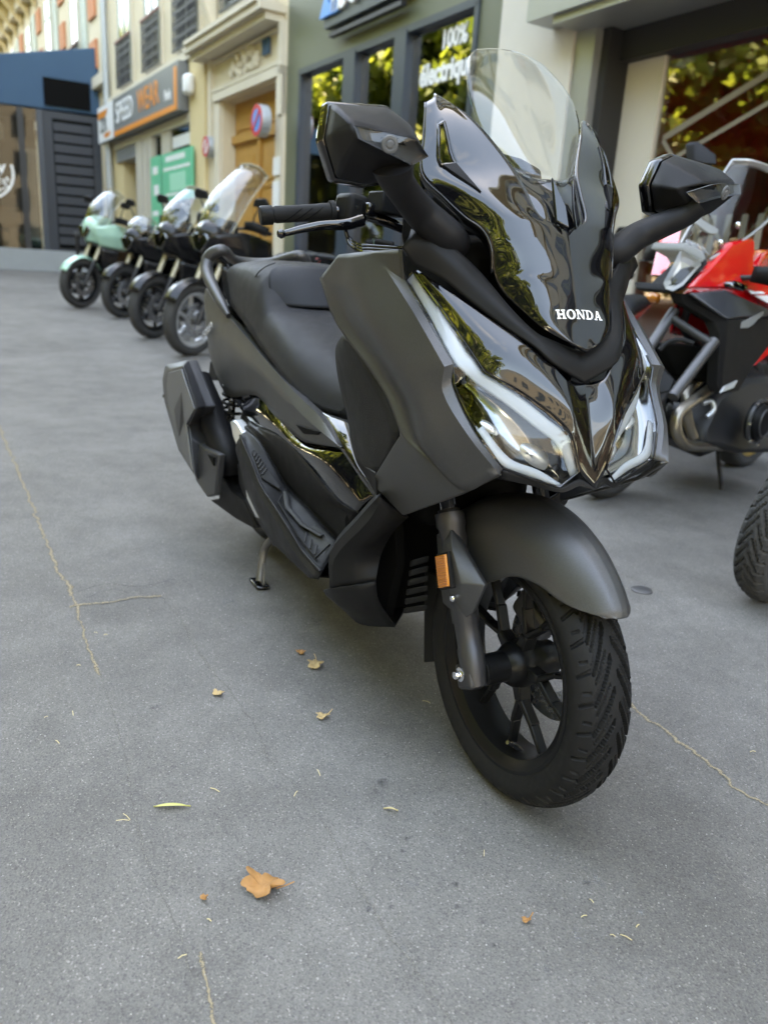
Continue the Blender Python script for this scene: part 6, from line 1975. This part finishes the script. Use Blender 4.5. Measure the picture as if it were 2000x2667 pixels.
GRP = 'motorcycles parked at an angle along the shops'
motorcycle('mint green motorcycle with black shroud, farthest of the parked row', (-11.5135, 0.3768, 0.2043), -56, 'paint_mint', screen=.42, fork='fork_cream', style='adv', group=GRP, fender='paint_mint', scale=1.13)
motorcycle('dark motorcycle with a low screen, second from the blue awning end', (-10.2282, 0.7686, 0.1735), -56, 'paint_black', 'paint_black', 0.22, fork='fork_cream', group=GRP, tank='paint_silver', scale=1.1)
motorcycle('black motorcycle with bright blue tank and clear screen in the parked row', (-8.0359, 0.7678, 0.1209), -56, 'paint_black', 'paint_black', .42, fork='fork_cream', style='adv', group=GRP, tank='paint_blue', scale=1.1)
motorcycle('dark motorcycle with the tallest clear screen, beside the scooter tail', (-6.6947, 0.8735, 0.0887), -56, 'paint_black', 'paint_black', .56, fork='fork_cream', style='adv', group=GRP, tank='paint_silver', rim='alloy_silver', scale=1.12)

# ---- the red one nearest the scooter: its own front end
def red_front():
    hl = Vector((-1.5888, 1.9184, 1.0812))
    az = -75
    h = Vector((math.cos(R(az)), math.sin(R(az)), 0))
    lf = Vector((-h.y, h.x, 0))
    base = hl - lf * .17
    B = motorcycle('glossy red motorcycle with clear screen and black radiator shroud behind the scooter mirror', (base.x + h.x * .10, base.y + h.y * .10, gz(base.x)), az, 'paint_red', 'paint_black', 0, fork='stanchion', style='adv', group=GRP, rim='gold_rim', lean=9, front=False)
    IN = -lf
    def pr(name, pts, th, mat, parent=None, bevel=.008):
        o = prism(name, [Vector(p) for p in pts], IN * th, mat, parent or B, bevel=bevel)
        # the prism is written in world space: undo the motorcycle's own placing
        bpy.context.view_layer.update()
        if parent is None:
            o.matrix_parent_inverse = B.matrix_world.inverted()
        return o
    def tb(name, pts, r, mat, n=4):
        o = tube(name, pts, r, mat, B, 12, n)
        bpy.context.view_layer.update()
        o.matrix_parent_inverse = B.matrix_world.inverted()
        return o
    lens_px = [(-1.6079, 1.9098, 1.1745), (-1.5266, 1.9499, 1.1357), (-1.5171, 1.9538, 1.1142), (-1.5106, 1.8573, 1.0196), (-1.5307, 1.8223, 0.9915), (-1.5720, 1.8163, 0.9999), (-1.5993, 1.8256, 1.0246)]
    lv = [Vector(p) for p in lens_px]
    lc = sum(lv, Vector()) / 7
    fwd = (CAM_POS - lc).normalized()
    def fan(name, push, k, mat):
        mid = [lc + (p - lc) * .55 + fwd * push for p in lv]
        vs_ = [lc + (p - lc) * k for p in lv] + mid + [lc + fwd * push * 1.5]
        fs_ = [(i, (i + 1) % 7, 7 + (i + 1) % 7, 7 + i) for i in range(7)] + [(7 + i, 7 + (i + 1) % 7, 14) for i in range(7)]
        o = mk(name, vs_, fs_, mat, B, sharp=15)
        bpy.context.view_layer.update()
        o.matrix_parent_inverse = B.matrix_world.inverted()
    fan('headlight', -.05, .97, 'alloy_silver')
    fan('headlight_lens', .022, 1.0, 'clear_lens')
    pr('headlight_trim', [(-1.6188, 1.9453, 1.2078), (-1.5442, 1.9769, 1.1758), (-1.5183, 1.9824, 1.1431), (-1.5254, 1.9614, 1.1153), (-1.5391, 1.9597, 1.1352), (-1.6180, 1.9238, 1.1736)], .16, 'sign_grey')
    pr('lamp_surround', [(-1.6145, 1.8317, 1.0265), (-1.5852, 1.8209, 0.9937), (-1.5464, 1.8411, 0.9800), (-1.5214, 1.8845, 1.0063), (-1.5165, 1.9920, 1.1182), (-1.5328, 1.9980, 1.1403), (-1.5529, 1.8862, 1.0317), (-1.5611, 1.8509, 1.0029), (-1.5908, 1.8423, 1.0079)], .14, 'satin_black')
    pr('side_fairing', [(-1.5057, 1.8952, 1.0111), (-1.5174, 1.9986, 1.0965), (-1.5613, 2.1807, 1.2225), (-1.6107, 2.3600, 1.2583), (-1.6067, 2.3758, 1.2363), (-1.5712, 2.3530, 1.1339), (-1.6050, 2.5693, 1.0781), (-1.5623, 2.5579, 0.9380), (-1.5152, 2.2884, 1.0123), (-1.5055, 2.1281, 1.0174)], .05, 'paint_red', None, .02)
    pr('side_fairing', [(-1.8641, 2.1018, 1.2992), (-1.8237, 2.1116, 1.2991), (-1.7391, 2.0225, 1.1943), (-1.6649, 1.8938, 1.0605), (-1.6832, 1.9015, 1.0566)], .06, 'paint_red', None, .008)
    pr('tank_panel', [(-1.7462, 2.5657, 1.1402), (-1.8847, 2.8159, 1.2328), (-1.9787, 3.0759, 1.2116), (-1.9336, 3.0640, 1.0640), (-1.7463, 2.7512, 1.0772)], .25, 'paint_red', None, .02)
    pr('decal', [(-1.5046, 2.2670, 1.0179), (-1.5389, 2.3856, 1.0216), (-1.5382, 2.4244, 1.0092), (-1.5009, 2.2875, 1.0037)], .004, 'white_print', None, 0)
    pr('decal', [(-1.5066, 2.3175, 0.9968), (-1.5446, 2.4528, 1.0019), (-1.5585, 2.5425, 0.9720), (-1.5340, 2.4500, 0.9674)], .004, 'white_print', None, 0)
    pr('indicator', [(-1.4772, 2.1108, 1.0458), (-1.4823, 2.1539, 1.0568), (-1.4835, 2.2316, 1.0402), (-1.4763, 2.2345, 1.0237), (-1.4701, 2.1928, 1.0116), (-1.4670, 2.1176, 1.0264)], .05, 'reflector_chrome', None, .01)
    top = pr('radiator_shroud', [(-1.4806, 1.8833, 0.9888), (-1.4746, 2.0936, 1.0128), (-1.5158, 2.5022, 0.9247), (-1.4960, 2.4825, 0.9062), (-1.4192, 2.1705, 0.8995), (-1.3770, 2.0183, 0.8909)], .03, 'shroud_skylit', None, .01)  # top face of the black shroud, coloured as if lit by the sky
    pr('radiator_shroud', [(-1.5394, 1.8826, 0.9876), (-1.4950, 1.8993, 0.9861), (-1.3835, 2.0266, 0.8880), (-1.4276, 2.1747, 0.8962), (-1.5015, 2.4912, 0.9012), (-1.4769, 2.4847, 0.8206), (-1.4075, 2.2745, 0.6809), (-1.3626, 2.1538, 0.5757), (-1.3381, 2.0160, 0.5716), (-1.3577, 2.0024, 0.6081), (-1.3956, 2.0048, 0.8227), (-1.4291, 1.9968, 0.8736), (-1.5294, 1.8954, 0.9439)], .05, 'satin_black', None, .012)
    pr('emblem', [(-1.3982, 2.1347, 0.8537), (-1.4040, 2.1410, 0.8798), (-1.4226, 2.2089, 0.8986), (-1.4454, 2.3242, 0.9322), (-1.4426, 2.3161, 0.9120), (-1.4266, 2.2643, 0.8907), (-1.4146, 2.2280, 0.8698), (-1.4052, 2.1926, 0.8582)], .003, 'sign_grey', None, 0)
    pr('lower_accent', [(-1.4154, 2.2844, 0.6847), (-1.4908, 2.5028, 0.8196), (-1.4733, 2.4982, 0.7624), (-1.4123, 2.2900, 0.6842)], .03, 'paint_red', None, .004)
    pr('silver_trim', [(-1.3253, 1.9982, 0.5762), (-1.3327, 2.0245, 0.6025), (-1.3496, 2.1225, 0.6274), (-1.3339, 2.0870, 0.5973)], .01, 'alloy_silver', None, .002)
    tb('fork_stanchion', [(-1.5982, 1.9208, 0.9084), (-1.5911, 1.8867, 0.8709), (-1.5528, 1.7388, 0.7104), (-1.5371, 1.6813, 0.6475)], .025, 'stanchion')
    tb('fork_stanchion', [(-1.3905, 1.9737, 0.7956), (-1.3840, 1.9425, 0.7642), (-1.3540, 1.7796, 0.6054), (-1.3409, 1.7279, 0.5585)], .025, 'stanchion')
    tb('fork_yoke', [(-1.5751, 1.8957, 0.8725), (-1.4786, 1.9350, 0.8223), (-1.3852, 1.9521, 0.7822)], .020, 'iron_black', 2)
    pr('front_mudguard', [(-1.5022, 1.7220, 0.6752), (-1.5131, 1.7689, 0.7085), (-1.3958, 1.8054, 0.6284), (-1.3754, 1.7605, 0.5706), (-1.4168, 1.7094, 0.5461)], .10, 'satin_black', None, .02)
    tb('brake_hose', [(-1.4931, 1.7606, 0.7404), (-1.4856, 1.8005, 0.7781), (-1.4565, 1.8427, 0.7909), (-1.4202, 1.8826, 0.7796)], .010, 'rubber')
    tb('exhaust_header', [(-1.4936, 2.1224, 0.5673), (-1.4638, 2.0180, 0.5296), (-1.4514, 1.9179, 0.4806), (-1.4436, 1.8858, 0.4445), (-1.4328, 1.8889, 0.3841), (-1.4333, 1.9419, 0.3286), (-1.4685, 2.0812, 0.2978), (-1.5414, 2.3824, 0.2770)], .026, 'header_pipe')
    tb('exhaust_header', [(-1.5719, 2.1261, 0.5946), (-1.5497, 2.0506, 0.5542), (-1.5260, 2.0174, 0.5045), (-1.5154, 2.0316, 0.4272), (-1.5034, 2.0828, 0.3330)], .026, 'header_pipe')
    tb('cooling_hose', [(-1.4462, 2.0377, 0.5082), (-1.4321, 2.0728, 0.5197), (-1.4156, 2.0806, 0.4839), (-1.4196, 2.0500, 0.4499)], .012, 'alloy_silver')
    pr('crankcase', [(-1.5101, 2.2051, 0.5343), (-1.5231, 2.4141, 0.6110), (-1.5558, 2.6965, 0.6161), (-1.4747, 2.7115, 0.2349), (-1.4713, 2.3828, 0.2454), (-1.4571, 2.2104, 0.2874), (-1.4569, 2.1031, 0.2970), (-1.4849, 2.1056, 0.3813)], .24, 'iron_black', None, .03)
    pr('radiator', [(-1.6514, 1.9420, 0.7538), (-1.5596, 2.0363, 0.7651), (-1.4836, 2.1156, 0.7321), (-1.4559, 2.1212, 0.5925), (-1.5942, 2.0028, 0.6113)], .10, 'deep_black', None, .01)
    # side cover of the engine
    cc = Vector((-1.3874, 2.3684, 0.4233))
    rot = Vector((0, 1, 0)).rotation_difference(lf).to_matrix()
    for prof, mat in (([(0, .03), (.07, .028), (.085, .015), (.095, -.03), (0, -.03)], 'satin_black'), ([(.062, .030), (.070, .030), (.070, .036), (.062, .036)], 'cast_metal'), ([(.098, -.01), (.108, -.01), (.108, .004), (.098, .004)], 'cast_metal')):
        o = lathe('engine_cover', prof, mat, B, 32, 'y', cc, rot=rot, closed=(mat == 'cast_metal'))
        o.matrix_parent_inverse = B.matrix_world.inverted()
    for k in range(7):
        o = lathe('cover_bolt', [(0, .012), (.007, .010), (.007, 0)], 'steel', B, 8, 'y', cc + rot @ Vector((.112 * math.cos(k * .9), 0, .112 * math.sin(k * .9))), rot=rot)
        o.matrix_parent_inverse = B.matrix_world.inverted()
    # windscreen
    rows = [[(-1.7219, 2.0190, 1.2072), (-1.8059, 2.1752, 1.3426), (-1.9013, 2.3674, 1.4961), (-1.9872, 2.5520, 1.6448)],
            [(-1.5770, 1.9970, 1.1642), (-1.6490, 2.1691, 1.2884), (-1.7791, 2.3942, 1.4553), (-1.9195, 2.6129, 1.6421)],
            [(-1.5493, 2.0338, 1.1392), (-1.6181, 2.3535, 1.2700), (-1.7417, 2.6468, 1.4177), (-1.9062, 2.8472, 1.6131)]]
    o = sheet('windscreen', rows, 'bike_screen', B, 4, 4, solid=.005, ref=Vector((-2.6878, 3.4988, 1.5087)))[0]
    bpy.context.view_layer.update()
    o.matrix_parent_inverse = B.matrix_world.inverted()
    for r_ in (rows[0], rows[2], [r[3] for r in rows]):
        tb('screen_edge', r_, .006, 'alloy_silver')
    pr('screen_vent', [(-1.7028, 2.0738, 1.3016), (-1.7144, 2.1120, 1.3240), (-1.6304, 2.1513, 1.2762), (-1.6212, 2.1311, 1.2535), (-1.6369, 2.1015, 1.2550)], .02, 'sign_grey', None, .004)
    for q in ((-1.6114, 2.2514, 1.3026), (-1.5772, 2.1224, 1.2156)):
        o = lathe('screen_bolt', [(0, .008), (.012, .006), (.016, 0), (.016, -.01)], 'steel', B, 14, 'y', Vector(q), rot=rot)
        o.matrix_parent_inverse = B.matrix_world.inverted()
    pr('mirror', [(-2.2194, 2.5067, 1.7378), (-2.2124, 2.5307, 1.7532), (-2.1111, 2.5663, 1.6840), (-2.0934, 2.5659, 1.6322), (-2.1328, 2.5188, 1.6419), (-2.1928, 2.5039, 1.6570)], .05, 'mirror_shell', None, .015)
    tb('mirror_stalk', [(-2.1597, 2.5683, 1.6574), (-2.1619, 2.6354, 1.5937), (-2.1236, 2.7367, 1.4644)], .008, 'iron_black')
principled('shroud_skylit', (.06, .065, .075), .30, metal=.5)  # bluish sky light on the black shroud's top, put into the base colour
red_front()
motorcycle('dark red and black motorcycle partly hidden behind the glossy red one', (-2.95, 2.02, gz(-2.95)), -66, 'paint_darkred', 'paint_darkred', .26, fork='stanchion', group=GRP)
motorcycle('motorcycle of which only the gold-rimmed front wheel shows at the picture edge', (-.53, 1.50, 0), -110, 'paint_black', 'paint_black', .2, rim='gold_rim', group=GRP, detail=True, lean=12, steer=30, fender='none')

# ================================================================== fallen leaves and straw
principled('leaf_brown', (.36, .17, .055), .7, var=.35, vscale=60, bump=.3, bscale=150)
principled('leaf_tan', (.44, .30, .14), .7, var=.25, vscale=60)
principled('leaf_yellow', (.50, .47, .16), .6, var=.2, vscale=60)
principled('straw', (.55, .45, .24), .7)
def lobed(name, c, size, rot, mat, label, lobes=5, curl=.35, seed=1, flat=False):
    rnd = random.Random(seed)
    n = 40
    vs = [Vector((0, 0, .12 * size))]
    for k, f in ((0.5, .5), (1.0, 1.0)):
        for i in range(n):
            th = 2 * math.pi * i / n
            r = (.62 + .38 * abs(math.cos(lobes * th / 2)) ** .8) * (1 + .10 * math.sin(7 * th + seed)) * (1 + .08 * rnd.uniform(-1, 1))
            x, y = r * f * size * math.cos(th), r * f * size * .8 * math.sin(th)
            z = curl * size * (f ** 2) * (.5 + .5 * math.sin(2 * th + seed)) + .05 * size * math.sin(5 * th)
            vs.append(Vector((x, y, max(.0, z) + .004)))
    fs = [(0, 1 + i, 1 + (i + 1) % n) for i in range(n)] + [(1 + i, 1 + n + i, 1 + n + (i + 1) % n, 1 + (i + 1) % n) for i in range(n)]
    M = Matrix.Rotation(rot, 3, 'Z')
    at = Vector((c[0], c[1], 0.002))
    o = mk(name, [M @ v + at for v in vs], fs, mat, None, solid=.0006, sharp=60)
    tube('stalk', [M @ Vector((size * .7, 0, .006)) + at, M @ Vector((size * 1.1, size * .12, .012)) + at, M @ Vector((size * 1.45, size * .35, .016)) + at], .0011, mat, o, 5, 3)
    tag(o, label, 'leaf', 'fallen leaves on the pavement')
lobed('fallen_leaf', (0.0940, -0.5542, 0.0000), .036, .9, 'leaf_brown', 'largest curled brown leaf, lying in front of the scooter', 5, .55, 2)
lobed('fallen_leaf', (-0.5872, -0.1933, 0.0000), .026, 2.6, 'leaf_tan', 'tan lobed leaf on the pavement under the scooter side', 5, .35, 5)
lobed('fallen_leaf', (-0.5359, -0.4639, 0.0000), .015, .3, 'leaf_tan', 'small pale leaf scrap beside the pavement joint', 4, .3, 7)
lobed('fallen_leaf', (-0.3538, -0.2662, -0.0000), .017, 1.4, 'leaf_tan', 'small torn yellowish leaf left of the front wheel', 3, .3, 9)
lobed('fallen_leaf', (-0.6673, -0.2047, 0.0000), .014, .2, 'joint_grit' if False else 'leaf_brown', 'tiny dark leaf scrap above the tan lobed leaf', 3, .3, 12)
lobed('fallen_leaf', (0.0809, -0.6488, 0.0000), .007, .2, 'leaf_brown', 'tiny brown crumb of leaf left of the largest leaf', 3, .3, 14)
lobed('fallen_leaf', (0.3246, -0.1826, 0.0000), .008, 1.2, 'leaf_brown', 'tiny brown leaf crumb right of the largest leaf', 3, .3, 15)
def blade_leaf(a, b, w, mat, label):
    a, b = Vector((a[0], a[1], .003)), Vector((b[0], b[1], .003))
    d = b - a
    n = Vector((-d.y, d.x, 0)).normalized()
    vs = []
    for i in range(9):
        t = i / 8
        ww = w * (math.sin(math.pi * min(1, t * 1.05 + .02)) ** .6 if t < .97 else .1)
        p = a + d * t + Vector((0, 0, .004 * math.sin(t * 3.1)))
        vs += [p + n * ww, p + Vector((0, 0, -.001)), p - n * ww + Vector((0, 0, .003))]
    fs = [(i * 3 + k, i * 3 + k + 1, i * 3 + k + 4, i * 3 + k + 3) for i in range(8) for k in range(2)]
    o = mk('fallen_leaf', vs, fs, mat, None, solid=.0006)
    tag(o, label, 'leaf', 'fallen leaves on the pavement')
blade_leaf((-0.1770, -0.6806, 0.0000), (-0.1528, -0.6162, 0.0000), .006, 'leaf_yellow', 'long narrow yellow-green leaf on the bare pavement')
blade_leaf((-0.0106, -0.2765, -0.0000), (0.0062, -0.2527, 0.0000), .004, 'straw', 'short pale blade of grass left of the tyre')
random.seed(21)
straws = [(0.4143, -0.0501, 0.0000), (0.3532, -0.0854, 0.0000), (0.1654, -0.1591, 0.0000), (0.4028, -0.0679, 0.0000), (0.4038, -0.0156, 0.0000), (-0.9646, -0.6890, -0.0000), (-0.5671, -0.7863, 0.0000), (-0.5711, -0.8420, 0.0000), (-0.9444, -0.6666, 0.0000), (-0.7912, -0.7512, 0.0000), (-0.1691, -0.7310, 0.0000), (0.1778, -0.7046, 0.0000), (0.1260, -0.6510, 0.0000), (-0.3297, -0.0028, 0.0000), (-0.1636, -0.3503, 0.0000), (-0.1172, -0.4176, 0.0000), (-0.4625, -0.8268, 0.0000), (-0.1863, -0.5608, 0.0000), (0.1230, 0.6014, 0.0000), (-0.1610, -0.7391, 0.0000), (0.3320, -0.0510, 0.0000), (-0.4132, 0.0951, 0.0000)]
parts = []
for c in straws:
    a = random.uniform(0, 3.14)
    ln = random.uniform(.004, .012)
    d = Vector((math.cos(a), math.sin(a), 0)) * ln
    p = Vector((c[0], c[1], .002))
    parts.append(tube_data([p - d, p + Vector((0, 0, .002)), p + d], random.uniform(.0005, .0010), 5))
vs, fs = join_data(parts)
o = mk('straw_litter', vs, fs, 'straw', None)
tag(o, 'scattered dry straw and grass bits on the pavement', 'litter', kind='stuff')
# loose grit over the near pavement
random.seed(31)
vs, fs = [], []
for i in range(2600):
    x, y = random.uniform(-1.8, 1.0), random.uniform(-1.9, 1.2)
    r = random.uniform(.0006, .0019)
    b = len(vs)
    vs += [(x + r, y, .0012), (x, y + r, .0012), (x - r, y, .0012), (x, y - r, .0012), (x, y, .0012 + r)]
    fs += [(b, b + 1, b + 4), (b + 1, b + 2, b + 4), (b + 2, b + 3, b + 4), (b + 3, b, b + 4)]
principled('grit_stone', (.34, .33, .31), .9, var=.5, vscale=40)
o = mk('grit', vs, fs, 'grit_stone', None, fix=False)
tag(o, 'fine pale grit scattered over the asphalt', 'grit', kind='stuff')
